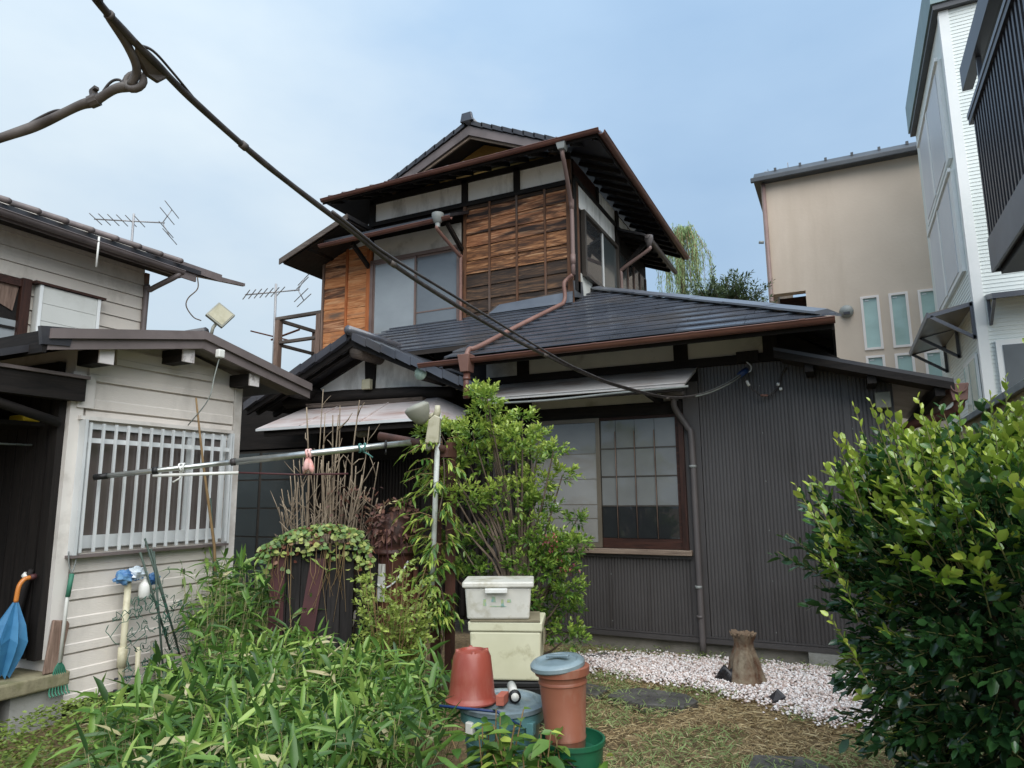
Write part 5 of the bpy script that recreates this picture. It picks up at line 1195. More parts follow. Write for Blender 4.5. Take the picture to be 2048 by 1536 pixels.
# ------------------------------------------------------------------ overhead cables
def cables():
    t = thing('service_cable', 'thick black service cable crossing the sky down to the house wall', 'cable', (-0.78, 6.68, 2.64))
    main = [(-0.6, -3.0, 4.2), (-1.2, -0.5, 3.2), (-1.62, 0.82, 2.84), (-1.68, 0.97, 2.80), (-1.71, 1.08, 2.78), (-1.73, 1.18, 2.765), (-1.77, 1.33, 2.75), (-1.80, 1.61, 2.705), (-1.81, 1.84, 2.67), (-1.80, 2.14, 2.615), (-1.81, 2.53, 2.555), (-1.84, 3.2, 2.52), (-1.80, 3.91, 2.46), (-1.73, 4.63, 2.41), (-1.62, 5.25, 2.37), (-1.38, 5.94, 2.34), (-1.14, 6.27, 2.39), (-0.93, 6.52, 2.51), (-0.78, 6.68, 2.64)]
    pth = smooth_path(main, 6); n = len(pth)
    rad = [0.0118 + 0.0006 * math.sin(i * 0.9) - 0.001 * i / n for i in range(n)]
    MB().tube(pth, rad, 10).obj('sheath', 'cable', t, True)
    sec = [p + V(0.012, 0.0, 0.008 + 0.03 * math.sin(math.pi * min(1, max(0, (i - 57) / 20)))) for i, p in enumerate(pth)][52:]
    MB().tube(sec, 0.0075, 7).obj('second_wire', 'cable', t, True)
    for i in (20, 41, 59, 74, 90):
        a = pth[i]; b = pth[i + 1]
        MB().tube([a, a + (b - a) * 0.5], 0.0145, 10).obj('tape', 'tape', t, True)
    i0 = len(pth) - 14
    MB().tube(pth[i0:], 0.0145, 10).obj('grey_sleeve', 'cable_grey', t, True)
    MB().tube([(-0.83, 6.63, 2.60), (-0.80, 6.66, 2.63), (-0.77, 6.69, 2.655)], 0.03, 10).obj('anchor_grip', 'blue_plastic', t, True)
    MB().tube(smooth_path([(-0.80, 6.68, 2.64), (-0.74, 6.69, 2.64), (-0.73, 6.70, 2.69), (-0.77, 6.72, 2.74), (-0.77, 6.75, 2.76)]), 0.007, 6).obj('hook', 'alu_bar', t, True)
    MB().tube(smooth_path([(-0.80, 6.66, 2.62), (-0.77, 6.68, 2.53), (-0.72, 6.68, 2.46), (-0.64, 6.69, 2.40), (-0.56, 6.72, 2.42), (-0.50, 6.76, 2.50), (-0.47, 6.76, 2.60), (-0.42, 6.76, 2.66)]), 0.009, 7).obj('tail_wire', 'cable', t, True)
    MB().tube([(-0.775, 6.68, 2.55), (-0.755, 6.68, 2.50)], 0.014, 8).obj('joint', 'white_plastic', t, True)
    MB().tube([(-0.66, 6.685, 2.405), (-0.60, 6.70, 2.40)], 0.012, 8).obj('joint', 'pipe_orange', t, True)
    for p in ((-0.505, 6.745, 2.505), (-0.485, 6.745, 2.46)):
        MB().lathe(p, [(0.001, -.016), (0.014, -.012), (0.016, 0), (0.014, .012), (0.001, .016)], 10).obj('insulator', 'porcelain', t, True)
    # spreader plate where the branch leaves
    pl = MB().prism([(-1.71, 1.10, 2.775), (-1.755, 1.24, 2.755), (-1.765, 1.215, 2.725), (-1.775, 1.18, 2.735), (-1.75, 1.13, 2.755)], (0.016, -0.004, 0.002)).obj('spreader', 'tape', t, bevel=0.004)
    rg = [V(-1.792, 1.165, 2.712) + (V(-0.9, -0.43, 0) * math.cos(a) + V(0, 0.1, 1) * math.sin(a)) * 0.026 for a in np.linspace(0, 2 * math.pi, 15)]
    MB().tube(rg, 0.011, 8, False).obj('spreader_ring', 'tape', t, True)
    MB().tube(smooth_path([(-1.70, 1.02, 2.79), (-1.735, 1.10, 2.765), (-1.765, 1.15, 2.735), (-1.80, 1.16, 2.70)]), 0.0125, 8).obj('spreader_arm', 'tape', t, True)
    MB().tube(smooth_path([pth[26], pth[29] + V(0.012, 0, 0.016), pth[33] + V(0.012, 0, 0.014), pth[37] + V(0, 0, 0.006)]), 0.004, 6).obj('tie_wire', 'cable', t, True)
    b = thing('branch_cable', 'short taped cable branching off to the left edge of the sky', 'cable', (-1.8, 1.16, 2.70))
    br = smooth_path([(-1.805, 1.165, 2.70), (-1.84, 1.14, 2.688), (-1.90, 1.12, 2.655), (-1.94, 1.10, 2.64), (-2.05, 1.06, 2.59), (-2.12, 1.0, 2.535), (-2.3, 0.9, 2.45), (-3.4, 0.75, 2.33), (-4.93, 0.65, 2.37)], 6)
    MB().tube(br, [0.014 + 0.0012 * math.sin(i * 0.55) for i in range(len(br))], 10).obj('sheath', 'tape', b, True)
    MB().tube(smooth_path([br[2], br[5] + V(0, 0, 0.026), br[8] + V(0, 0, 0.03), br[11]]), 0.004, 6).obj('tie_wire', 'cable', b, True)
    MB().beam(br[12] + V(0, 0, 0.0), br[12] + V(-0.012, 0, 0.035), 0.018, 0.014).beam(br[12] + V(-0.02, 0, 0.034), br[12] + V(0.004, 0, 0.042), 0.014, 0.01).tube([br[11], br[14]], 0.0185, 10).obj('clip', 'tape', b)
    MB().tube(smooth_path([br[20], br[22] + V(0, 0, 0.022), br[25] + V(0, 0, 0.02), br[28]]), 0.004, 6).obj('tie_wire', 'cable', b, True)
cables()

# ------------------------------------------------------------------ clothes-drying stand and pole
PX, PY = -2.84, 4.60
st = thing('drying_stand', 'brown square-post drying stand wrapped in climbing leaves, with a pale tall tube', 'stand', (PX, PY, 0))
B(st, 'post', 'post_brown', PX - 0.085, PX - 0.03, PY - 0.03, PY + 0.03, 0, 1.92)
B(st, 'post', 'post_brown', PX + 0.005, PX + 0.06, PY + 0.03, PY + 0.09, 0, 1.92)
MB().tube([(PX - 0.05, PY - 0.07, 0.77), (PX - 0.0, PY - 0.075, 2.15)], 0.021, 10).obj('pale_tube', 'post_white', st, True)
MB().tube([(-3.40, 4.52, 1.985), (-3.1, 4.55, 1.93), (-2.80, 4.60, 1.84)], [0.038, 0.034, 0.032], 10).obj('arm', 'post_brown', st, True)
MB().tube([(-3.05, 4.46, 1.925), (-2.80, 4.56, 1.86)], 0.03, 10).obj('arm', 'post_brown', st, True)
B(st, 'cross_tie', 'post_brown', PX - 0.09, PX + 0.065, PY - 0.035, PY + 0.095, 1.80, 1.86)

pole = thing('laundry_pole', 'long steel laundry pole resting on the drying stand and the shed window bars', 'pole', (-3.9, 3.8, 1.78))
A_, B_ = V(-4.86, 3.13, 1.655), V(-2.99, 4.50, 1.925)
L_ = lambda s: A_ + (B_ - A_) * s
MB().tube([L_(0.40), L_(1.0)], 0.025, 14).obj('outer_tube', 'steel', pole, True)
MB().tube([L_(0.0), L_(0.41)], 0.019, 12).obj('inner_tube', 'steel', pole, True)
MB().tube([L_(-0.005), L_(0.035)], 0.0215, 12).obj('end_cap', 'black_tub', pole, True)
MB().tube([L_(0.163), L_(0.178)], 0.028, 12).obj('collar', 'black_tub', pole, True)
MB().tube([L_(0.395), L_(0.41)], 0.027, 12).obj('collar', 'cable', pole, True)
MB().tube([L_(0.975), L_(1.0)], 0.028, 12).obj('end_cap', 'post_brown', pole, True)
rod = thing('hanging_rod', 'thin white-and-rust rod tied under the laundry pole', 'rod', (-4.1, 3.7, 1.66))
MB().tube([L_(0.165) - V(0, 0, 0.035), (-4.08, 3.71, 1.685)], 0.012, 8).obj('white_tube', 'white_plastic', rod, True)
MB().tube([(-4.08, 3.71, 1.685), (-3.75, 3.98, 1.67), (-3.45, 4.2, 1.675)], 0.007, 7).obj('rusty_tip', 'red_panel', rod, True)
ring_ = lambda s, r, m=0: [L_(s) + V(0, 0, 1) * r * math.cos(a) + V(-0.58, 0.8, 0) * r * math.sin(a) + (B_ - A_).normalized() * m * math.sin(a * 2) for a in np.linspace(0, 2 * math.pi, 13)]
tw = MB().tube(ring_(0.245, 0.03, 0.01), 0.007, 6).tube(ring_(0.255, 0.03), 0.006, 6).tube([L_(0.25) - V(0, 0, 0.03), L_(0.245) - V(0, 0, 0.075), L_(0.225) - V(0, 0, 0.10)], 0.007, 6)
solo(tw, 'white_tie', 'white_cloth', 'knotted white cloth tie around the laundry pole', 'tie', True, base=L_(0.25))
pg = MB().tube(ring_(0.63, 0.031, 0.006), 0.009, 6).tube(ring_(0.64, 0.031, 0.006), 0.009, 6)
c = L_(0.635)
for a, b_, z in ((-0.03, 0.0, -0.15), (0.025, 0.012, -0.15), (-0.005, -0.015, -0.13)):
    pg.tube([c - V(0, 0, 0.03), c + V(a * 0.4, b_, -0.07), c + V(a * 0.9, b_, -0.11), c + V(a * 1.3, b_ * 1.4, z)], [0.016, 0.02, 0.024, 0.008], 8)
solo(pg, 'pink_rag', 'pink_cloth', 'limp pink rag knotted on the middle of the laundry pole', 'rag', True, base=c)
tc = MB().tube(ring_(0.80, 0.032, 0.008), 0.007, 6).tube(ring_(0.815, 0.032, -0.008), 0.007, 6).tube([L_(0.81) - V(0, 0, 0.03), L_(0.83) - V(0, 0.01, 0.055), L_(0.845) - V(0, 0.01, 0.085)], 0.007, 6)
solo(tc, 'teal_string', 'teal_cord', 'teal string knotted around the laundry pole near the stand', 'string', True, base=L_(0.81))
rn = MB().tube(ring_(0.885, 0.034), 0.008, 6).tube([L_(0.885) - V(0, 0, 0.05) + V(0.0, 0, 0.02 * math.cos(a)) + V(-0.012 * math.sin(a), 0.016 * math.sin(a), 0) for a in np.linspace(0, 6.283, 11)], 0.006, 6)
solo(rn, 'hook_ring', 'black_tub', 'black ring hanging on the laundry pole below the leaves', 'ring', True, base=L_(0.885))

# sensor lamp on the stand
lm = thing('sensor_lamp', 'cream sensor lamp with round shade fixed on top of the drying stand', 'lamp', (-2.87, 4.52, 1.92))
MB().prism([(-2.935, 4.50, 1.90), (-2.84, 4.545, 1.90), (-2.83, 4.55, 2.10), (-2.87, 4.53, 2.12), (-2.91, 4.51, 2.08)], (0.05, -0.1, 0)).obj('housing', 'lamp_cream', lm, False, 0.008)
MB().tube([(-2.85, 4.49, 2.10), (-2.835, 4.50, 2.15), (-2.835, 4.50, 2.20)], [0.03, 0.028, 0.02], 10).obj('neck', 'lamp_cream', lm, True)
ax_ = V(-0.25, -0.3, 0.85).normalized()
MB().lathe((-2.925, 4.43, 2.07), [(0.012, -0.02), (0.05, 0.0), (0.085, 0.06), (0.10, 0.11), (0.10, 0.125), (0.07, 0.145), (0.01, 0.15)], 18, ax_).obj('shade', 'lamp_grey', lm, True)
MB().tube([(-2.92, 4.46, 2.10), (-2.86, 4.49, 2.13)], 0.018, 8).obj('arm', 'lamp_cream', lm, True)
MB().lathe((-2.90, 4.465, 1.895), [(0.012, -0.05), (0.032, -0.035), (0.036, -0.01), (0.036, 0.01)], 12).obj('sensor', 'lamp_grey', lm, True)

# ------------------------------------------------------------------ storage boxes, bins and pots
def rbox(t, name, mat, cx, cy, z0, z1, hw, hd, ang, taper=0.94, bev=0.012, parent=None):
    ca, sa = math.cos(ang), math.sin(ang)
    def ring(z, k): return [V(cx + (a * hw * ca - b * hd * sa) * k, cy + (a * hw * sa + b * hd * ca) * k, z) for a, b in ((-1, -1), (1, -1), (1, 1), (-1, 1))]
    mb = MB(); mb.add(ring(z0, taper) + ring(z1, 1.0), [(3, 2, 1, 0), (4, 5, 6, 7), (0, 1, 5, 4), (1, 2, 6, 5), (2, 3, 7, 6), (3, 0, 4, 7)])
    return mb.obj(name, mat, parent or t, False, bev)
AN = R(24)
def loc(cx, cy, a, b, z): return V(cx + a * math.cos(AN) - b * math.sin(AN), cy + a * math.sin(AN) + b * math.cos(AN), z)
cx, cy = -2.175, 4.435
t = thing('black_tub', 'low black plastic tub under the cream box', 'tub', (cx, cy, 0))
rbox(t, 'body', 'black_tub', cx, cy, -0.01, 0.25, 0.235, 0.19, AN, 0.9)
rbox(t, 'rim', 'black_tub', cx, cy, 0.252, 0.285, 0.25, 0.205, AN, 1.0, 0.006)
t = thing('cream_box', 'large cream plastic box below the white lidded box', 'box', (cx, cy, 0.287))
AN2 = R(20)
rbox(t, 'body', 'box_cream', cx - 0.02, cy - 0.01, 0.29, 0.60, 0.24, 0.19, AN2, 0.95)
rbox(t, 'rim', 'box_cream', cx - 0.02, cy - 0.01, 0.602, 0.665, 0.252, 0.20, AN2, 0.985, 0.01)
q = rbox(t, 'handle_recess', 'cardboard', cx + 0.232 * math.cos(AN2), cy + 0.232 * math.sin(AN2), 0.50, 0.585, 0.004, 0.06, AN2, 1.0, 0.0)
t = solo(MB().prism([loc(cx, cy, -0.27, -0.19, 0.667), loc(cx, cy, 0.20, -0.22, 0.667), loc(cx, cy, 0.20, 0.15, 0.667), loc(cx, cy, -0.25, 0.15, 0.667)], (0, 0, 0.01)), 'thin_board', 'cardboard', 'thin warped board lying between the two pale boxes', 'board', base=(cx, cy, 0.667))
cx2, cy2 = -2.235, 4.37
t = thing('white_box', 'white lidded plastic box with faded print, on top of the stack', 'box', (cx2, cy2, 0.678))
rbox(t, 'body', 'box_white', cx2, cy2, 0.68, 0.885, 0.225, 0.16, AN, 0.93)
ld = rbox(t, 'lid', 'box_white', cx2, cy2, 0.887, 0.925, 0.242, 0.178, AN, 1.0, 0.01)
p = loc(cx2, cy2, -0.01, -0.19, 0.88); rbox(t, 'lid_clip', 'white_plastic', p.x, p.y, 0.855, 0.885, 0.075, 0.012, AN, 1.0, 0.004)
for a, z, w_, h_ in ((-0.09, 0.79, 0.022, 0.045), (-0.03, 0.81, 0.03, 0.035), (0.03, 0.785, 0.02, 0.05), (0.075, 0.80, 0.03, 0.02), (0.0, 0.765, 0.12, 0.006)):
    p = loc(cx2, cy2, a, -0.1562, z)
    MB().prism([loc(cx2, cy2, a + s * w_ / 2, -0.1615 + (0.885 - z - k * h_ / 2) * 0.055, z + k * h_ / 2) for s, k in ((-1, -1), (1, -1), (0.7, 1), (-0.8, 1))], (0.0004, -0.0008, 0)).obj('faded_print', 'print_faded', t)

bx, by = -1.69, 3.33
t = thing('teal_bin', 'round teal plastic bin with a grey-green lid carrying pots, behind the leafy weeds', 'bin', (bx, by, 0))
MB().lathe((bx, by, 0), [(0.16, 0), (0.165, 0.01), (0.186, 0.26), (0.191, 0.264), (0.192, 0.276), (0.188, 0.28), (0.195, 0.38), (0.20, 0.39)], 32).obj('body', 'bin_teal', t, 'auto')
MB().lathe((bx, by, 0.37), [(0.203, 0), (0.215, 0.005), (0.215, 0.05), (0.207, 0.055)], 32, cap=False).obj('rim_band', 'bin_teal', t, 'auto')
for a in (-1.9, -0.4, 1.3): MB().box(bx + 0.218 * math.cos(a) - 0.02, bx + 0.218 * math.cos(a) + 0.02, by + 0.218 * math.sin(a) - 0.02, by + 0.218 * math.sin(a) + 0.02, 0.34, 0.40).obj('catch', 'white_plastic' if a < -1 else 'bin_teal', t, bevel=0.005)
MB().lathe((bx, by, 0.427), [(0.214, 0), (0.226, 0.004), (0.226, 0.024), (0.205, 0.034), (0.18, 0.034), (0.17, 0.022), (0.12, 0.024), (0.10, 0.034), (0.001, 0.036)], 36).obj('lid', 'lid_grey', t, 'auto')
px_, py_ = -1.815, 3.235
t = thing('upturned_pot', 'red plastic plant pot turned upside down on the teal bin', 'pot', (px_, py_, 0.463))
MB().lathe((px_, py_, 0.466), [(0.136, 0.0), (0.138, 0.008), (0.125, 0.018), (0.118, 0.03), (0.112, 0.10), (0.098, 0.215), (0.085, 0.243), (0.062, 0.248), (0.055, 0.236), (0.03, 0.232), (0.001, 0.232)], 32).obj('body', 'terracotta', t, 'auto')
for k in range(4):
    a = k * math.pi / 2 + 0.6
    MB().tube([(px_ + 0.065 * math.cos(a), py_ + 0.065 * math.sin(a), 0.705), (px_ + 0.085 * math.cos(a), py_ + 0.085 * math.sin(a), 0.706)], 0.013, 8).obj('drain_rib', 'terracotta', t, True)
solo(MB().prism([(-1.655, 3.19, 0.468), (-1.615, 3.20, 0.468), (-1.63, 3.29, 0.468), (-1.67, 3.28, 0.468)], (0, 0, 0.048)), 'brick_piece', 'brick_red', 'small red brick piece on the teal bin lid', 'brick', False, 0.004, base=(-1.64, 3.24, 0.468))
t = thing('white_roller', 'short white tube with a black ringed end on the bin lid', 'tube', (-1.62, 3.32, 0.49))
MB().tube([(-1.70, 3.46, 0.495), (-1.60, 3.295, 0.495)], 0.024, 14).obj('tube', 'white_plastic', t, True)
MB().tube([(-1.602, 3.298, 0.495), (-1.590, 3.278, 0.495)], 0.031, 16).obj('end_ring', 'black_tub', t, True)
MB().tube([(-1.5915, 3.2805, 0.495), (-1.587, 3.273, 0.495)], 0.02, 14).obj('end_cap', 'white_plastic', t, True)
solo(MB().tube([(-1.90, 3.06, 0.474), (-1.6, 3.10, 0.472), (-1.50, 3.16, 0.40)], 0.007, 6), 'dark_cane', 'blue_plastic', 'thin dark blue cane lying across the teal bin lid', 'cane', True, base=(-1.7, 3.1, 0.47))

gx, gy = -1.28, 3.26
t = thing('green_bucket', 'deep green plastic bucket at the bottom edge below the orange bin', 'bucket', (gx, gy, 0))
MB().lathe((gx, gy, 0), [(0.12, 0), (0.125, 0.01), (0.15, 0.33), (0.16, 0.335), (0.16, 0.355), (0.148, 0.355), (0.145, 0.33), (0.12, 0.30), (0.001, 0.30)], 30).obj('body', 'bucket_green', t, 'auto')
MB().tube([V(gx + 0.158 * math.cos(a), gy + 0.158 * math.sin(a), 0.31 - 0.13 * math.sin((a + 1.4) / 2.9 * math.pi)) for a in np.linspace(-1.4, 1.5, 12)], 0.006, 6).obj('handle', 'black_tub', t, True)
ox, oy = -1.325, 3.26
t = thing('orange_bin', 'terracotta-orange plastic bin standing in the green bucket', 'bin', (ox, oy, 0.302))
ta = V(-0.04, 0.0, 1).normalized()
MB().lathe((ox + 0.015, oy, 0.305), [(0.088, 0), (0.093, 0.01), (0.095, 0.04), (0.0985, 0.044), (0.0985, 0.056), (0.0965, 0.06), (0.1145, 0.29), (0.119, 0.294), (0.119, 0.304), (0.116, 0.308), (0.118, 0.33), (0.133, 0.335), (0.135, 0.37), (0.125, 0.375)], 32, ta).obj('body', 'terracotta_bin', t, 'auto')
lt_ = V(-0.08, -0.10, 1).normalized()
ld = MB().lathe((ox - 0.015, oy - 0.015, 0.672), [(0.128, 0), (0.134, 0.006), (0.134, 0.022), (0.122, 0.034), (0.105, 0.036), (0.095, 0.026), (0.06, 0.03), (0.001, 0.038)], 34, lt_).obj('lid', 'lid_grey', t, 'auto')
MB().prism([(ox - 0.075, oy - 0.03, 0.71), (ox + 0.045, oy - 0.03, 0.722), (ox + 0.045, oy + 0.0, 0.724), (ox - 0.075, oy + 0.0, 0.713)], (0, 0, 0.012)).obj('lid_handle', 'lid_grey', ld, False, 0.005)

# ------------------------------------------------------------------ overgrown cabinet, rusty stand
def cabinet():
    t = thing('old_cabinet', 'rotting dark board cabinet with red panels, under the creeper', 'cabinet', (-3.5, 4.1, 0))
    P0, P1 = V(-3.84, 3.84, 0), V(-3.36, 4.22, 0); d = (P1 - P0).normalized(); nrm = V(d.y, -d.x, 0)
    L = (P1 - P0).length; dep = 0.42
    def blk(name, mat, a, b, z0, z1, o0, o1, lean=0.0):
        q = [P0 + d * a - nrm * o0, P0 + d * b - nrm * o0, P0 + d * b - nrm * o1, P0 + d * a - nrm * o1]
        mb = MB(); mb.add([p + V(0, 0, z0) for p in q] + [p + V(0, 0, z1) + d * lean for p in q], [(3, 2, 1, 0), (4, 5, 6, 7), (0, 1, 5, 4), (1, 2, 6, 5), (2, 3, 7, 6), (3, 0, 4, 7)])
        return mb.obj(name, mat, t)
    blk('body', 'tarred', 0.02, L - 0.02, 0, 1.10, 0.03, dep)
    n = 6
    for i in range(n):
        blk('board', 'tarred', 0.02 + i * (L - 0.04) / n + 0.003, 0.02 + (i + 1) * (L - 0.04) / n - 0.003, 0.02, 1.1 - 0.02 * (i % 2), 0.0 + 0.006 * (i % 2), 0.028)
    blk('red_panel', 'red_panel', 0.0, 0.10, 0.2, 1.08, -0.02, -0.002, 0.0)
    blk('red_panel', 'red_panel', 0.16, 0.27, 0.15, 1.05, -0.03, -0.002, 0.12)
    blk('top', 'tarred', -0.02, L + 0.02, 1.102, 1.13, -0.02, dep + 0.02)
    B(t, 'side_board', 'tarred', P1.x - 0.02, P1.x + 0.02, P1.y + 0.03, P1.y + 0.45, 0, 1.08)
    return P0, P1, d, nrm, L, dep
CAB = cabinet()
def rusty():
    c = V(-3.30, 4.62, 0)
    t = thing('rusty_stove', 'rusty drum stove with a round dark hood behind the creeper', 'stove', c)
    MB().lathe(c, [(0.15, 0), (0.155, 0.02), (0.155, 0.6), (0.15, 1.0), (0.16, 1.02), (0.16, 1.05)], 22).obj('drum', 'rust', t, 'auto')
    MB().box(c.x - 0.04, c.x + 0.02, c.y - 0.165, c.y - 0.15, 0.7, 0.98).obj('pale_patch', 'white_plastic', t)
    MB().lathe(c + V(0, 0, 1.05), [(0.19, 0), (0.2, 0.015), (0.19, 0.04), (0.14, 0.06), (0.15, 0.10), (0.15, 0.22), (0.10, 0.30), (0.02, 0.33)], 22).obj('hood', 'red_wood', t, 'auto')
    MB().tube([c + V(0.17 * math.cos(a), 0.17 * math.sin(a), 1.0 - 0.2 * math.sin((a + 2.6) / 2.3 * math.pi)) for a in np.linspace(-2.6, -0.3, 12)], 0.007, 6).obj('bail_handle', 'alu_bar', t, True)
    for k, a in enumerate((0.4, 1.7)): MB().tube([c + V(0.16 + 0.04 * k, 0.05 * a, 0), c + V(0.19 + 0.04 * k, 0.05 * a, 0.95)], 0.02, 8).obj('stake', 'rust', t, True)
    return c
RUST = rusty()

# ------------------------------------------------------------------ porch clutter on the left
def umbrella():
    t = thing('blue_umbrella', 'half-closed blue umbrella with an orange hooked handle in the porch', 'umbrella', (-5.1, 2.78, 0.34))
    tip = V(-5.08, 2.80, 0.80); bot = V(-5.1, 2.77, 0.36); ax = (bot - tip).normalized()
    a = ax.cross(V(1, 0, 0)).normalized(); b = ax.cross(a)
    n = 16; prof = [(0.012, -0.03), (0.05, 0.05), (0.085, 0.12), (0.115, 0.20), (0.10, 0.28), (0.075, 0.36), (0.05, 0.43)]
    mb = MB(); vs = []
    for r, z in prof:
        for k in range(n):
            an = 2 * math.pi * k / n; rr = r * (1.0 if k % 2 == 0 else 0.62); zz = z + (0.03 if (k % 2 == 0 and z > 0.15) else 0)
            vs.append(tip + ax * zz + (a * math.cos(an) + b * math.sin(an)) * rr)
    mb.add(vs, [(i * n + k, i * n + (k + 1) % n, (i + 1) * n + (k + 1) % n, (i + 1) * n + k) for i in range(len(prof) - 1) for k in range(n)])
    mb.obj('canopy', 'umbrella_blue', t)
    MB().tube([tip - ax * 0.02, bot], 0.008, 8).obj('shaft', 'alu_bar', t, True)
    MB().tube(smooth_path([tip - ax * 0.02, tip - ax * 0.12, tip - ax * 0.165 + V(0, 0.025, 0), tip - ax * 0.175 + V(0, 0.06, 0.0)]), 0.015, 10).obj('handle', 'handle_orange', t, True)
    MB().tube([tip - ax * 0.175 + V(0, 0.06, 0.0), tip - ax * 0.178 + V(0, 0.095, 0)], 0.02, 10).obj('handle_end', 'red_panel', t, True)
umbrella()
t = thing('folded_umbrella', 'dark folded umbrella tied with a white strap behind the blue one', 'umbrella', (-5.28, 2.86, 0.33))
MB().tube([(-5.28, 2.86, 0.33), (-5.22, 2.88, 0.7), (-5.17, 2.91, 0.95), (-5.15, 2.92, 1.02)], [0.01, 0.04, 0.025, 0.016], 9).obj('canopy', 'tarred', t, True)
MB().tube([(-5.18, 2.90, 0.965), (-5.165, 2.91, 0.985)], 0.03, 9).obj('strap', 'white_plastic', t, True)
MB().prism([(-5.15, 2.90, 0.965), (-5.13, 2.98, 0.955), (-5.13, 2.98, 0.975)], (0.012, 0, 0.004)).obj('strap_end', 'white_plastic', t)
solo(MB().prism([(-4.955, 2.94, 0.34), (-4.955, 3.045, 0.34), (-4.975, 3.10, 0.64), (-4.975, 3.085, 0.665), (-4.975, 2.985, 0.685)], (0.025, 0.0, 0.0)), 'leaning_plank', 'grey_wood_z', 'short curved grey plank leaning at the porch corner', 'plank', False, 0.008, base=(-5.05, 2.95, 0.337))
t = thing('garden_rake', 'white-handled green fan rake propped upside down against the shed corner', 'rake', (-4.94, 3.05, 0.15))
MB().tube([(-4.93, 3.065, 0.98), (-4.93, 3.05, 0.82), (-4.93, 3.04, 0.40)], 0.012, 9).obj('handle', 'white_plastic', t, True)
MB().tube([(-4.93, 3.067, 0.985), (-4.93, 3.052, 0.83)], 0.016, 9).obj('grip', 'grip_green', t, True)
for yy, zz in ((3.03, 1.14), (3.09, 1.15)): MB().tube(smooth_path([(-4.93, 3.066, 0.985), (-4.93, 3.062 + (yy - 3.06) * 0.7, 1.05), (-4.93, yy, zz)]), 0.005, 6).obj('prong', 'pipe_grey', t, True)
for k in range(7):
    f = (k - 3) / 3
    MB().tube(smooth_path([(-4.93, 3.04, 0.41), (-4.925, 3.04 + f * 0.035, 0.35), (-4.925, 3.045 + f * 0.06, 0.22), (-4.90, 3.045 + f * 0.062, 0.19)]), 0.0055, 6).obj('tine', 'grip_green', t, True)
# pipes with tap cover and jug
t = thing('water_pipes', 'two cream standpipes against the shed wall, wrapped at the top', 'pipe', (-4.88, 3.52, 0))
MB().tube([(-4.90, 3.48, -0.02), (-4.90, 3.475, 0.9)], 0.024, 10).obj('pipe', 'pvc_cream', t, True)
MB().tube([(-4.90, 3.475, 0.28), (-4.90, 3.476, 0.42)], 0.034, 10).obj('pipe_sleeve', 'pvc_cream', t, True)
MB().tube([(-4.88, 3.60, -0.02), (-4.88, 3.585, 0.40)], 0.018, 10).obj('pipe', 'pvc_cream', t, True)
MB().tube([(-4.86, 3.72, -0.02), (-4.87, 3.70, 0.42)], 0.02, 10).obj('pipe', 'concrete', t, True)
for z in (0.12, 0.20): MB().tube([(-4.92, 3.44, z), (-4.86, 3.5, z + 0.01), (-4.87, 3.6, z - 0.01)], 0.008, 6).obj('wire_tie', 'iron_black', t, True)
def lump(c, rad, seed, n=14, m=9, amp=0.28):
    """crumpled film: a faceted, creased closed shell"""
    r = random.Random(seed); mb = MB(); vs = []
    for i in range(m + 1):
        th = math.pi * i / m
        for k in range(n):
            a = 2 * math.pi * k / n; q = 1 + r.uniform(-amp, amp)
            vs.append(V(c) + V(rad[0] * math.sin(th) * math.cos(a) * q, rad[1] * math.sin(th) * math.sin(a) * q, rad[2] * math.cos(th) * q))
    mb.add(vs, [(i * n + k, i * n + (k + 1) % n, (i + 1) * n + (k + 1) % n, (i + 1) * n + k) for i in range(m) for k in range(n)])
    return mb
t = thing('plastic_bag', 'crumpled blue and white plastic bag wrapped over the standpipe', 'bag', (-4.88, 3.5, 0.9))
lump((-4.88, 3.425, 0.925), (0.04, 0.075, 0.05), 4).obj('fold', 'bag_blue', t)
lump((-4.875, 3.52, 0.945), (0.045, 0.07, 0.045), 5).obj('fold', 'bag_white', t)
lump((-4.88, 3.67, 0.89), (0.03, 0.05, 0.04), 6).obj('fold', 'bag_blue', t)
t = thing('white_jug', 'white plastic jug hung on the standpipes', 'jug', (-4.86, 3.58, 0.75))
MB().lathe((-4.86, 3.585, 0.76), [(0.036, 0), (0.042, 0.008), (0.042, 0.09), (0.034, 0.105), (0.018, 0.125), (0.016, 0.14), (0.02, 0.142), (0.02, 0.16)], 16).obj('body', 'white_plastic', t, 'auto')
t = thing('plant_stakes', 'bundle of dark green plant stakes leaning on the shed below the window', 'stakes', (-4.82, 3.66, 0))
for a, b_ in (((-4.84, 3.51, 1.10), (-4.78, 3.78, 0.35)), ((-4.84, 3.54, 1.20), (-4.76, 3.82, 0.4)), ((-4.83, 3.59, 1.12), (-4.74, 3.84, 0.3)), ((-4.82, 3.61, 1.1), (-4.74, 3.74, 0.0))):
    MB().tube([a, b_], 0.008, 7).obj('stake', 'stake', t, True)
net = MB(); rr = random.Random(12)
for k in range(75):
    y = rr.uniform(3.40, 3.92); z = rr.uniform(0.18, 0.78) * (1.1 - abs(y - 3.62)); x = rr.uniform(-4.86, -4.68)
    p = [V(x, y, z)]
    for j in range(6): p.append(p[-1] + V(rr.uniform(-.02, .02), rr.uniform(-.05, .05), rr.uniform(-.055, .05)))
    net.tube(smooth_path(p, 2), 0.0026, 4, False)
solo(net, 'garden_net', 'net_green', 'tangled dark green garden netting beside the standpipes', 'net', True, base=(-4.8, 3.65, 0.1))
t = thing('bamboo_cane', 'tall slender bamboo cane leaning across the barred window', 'cane', (-4.82, 4.26, 0.2))
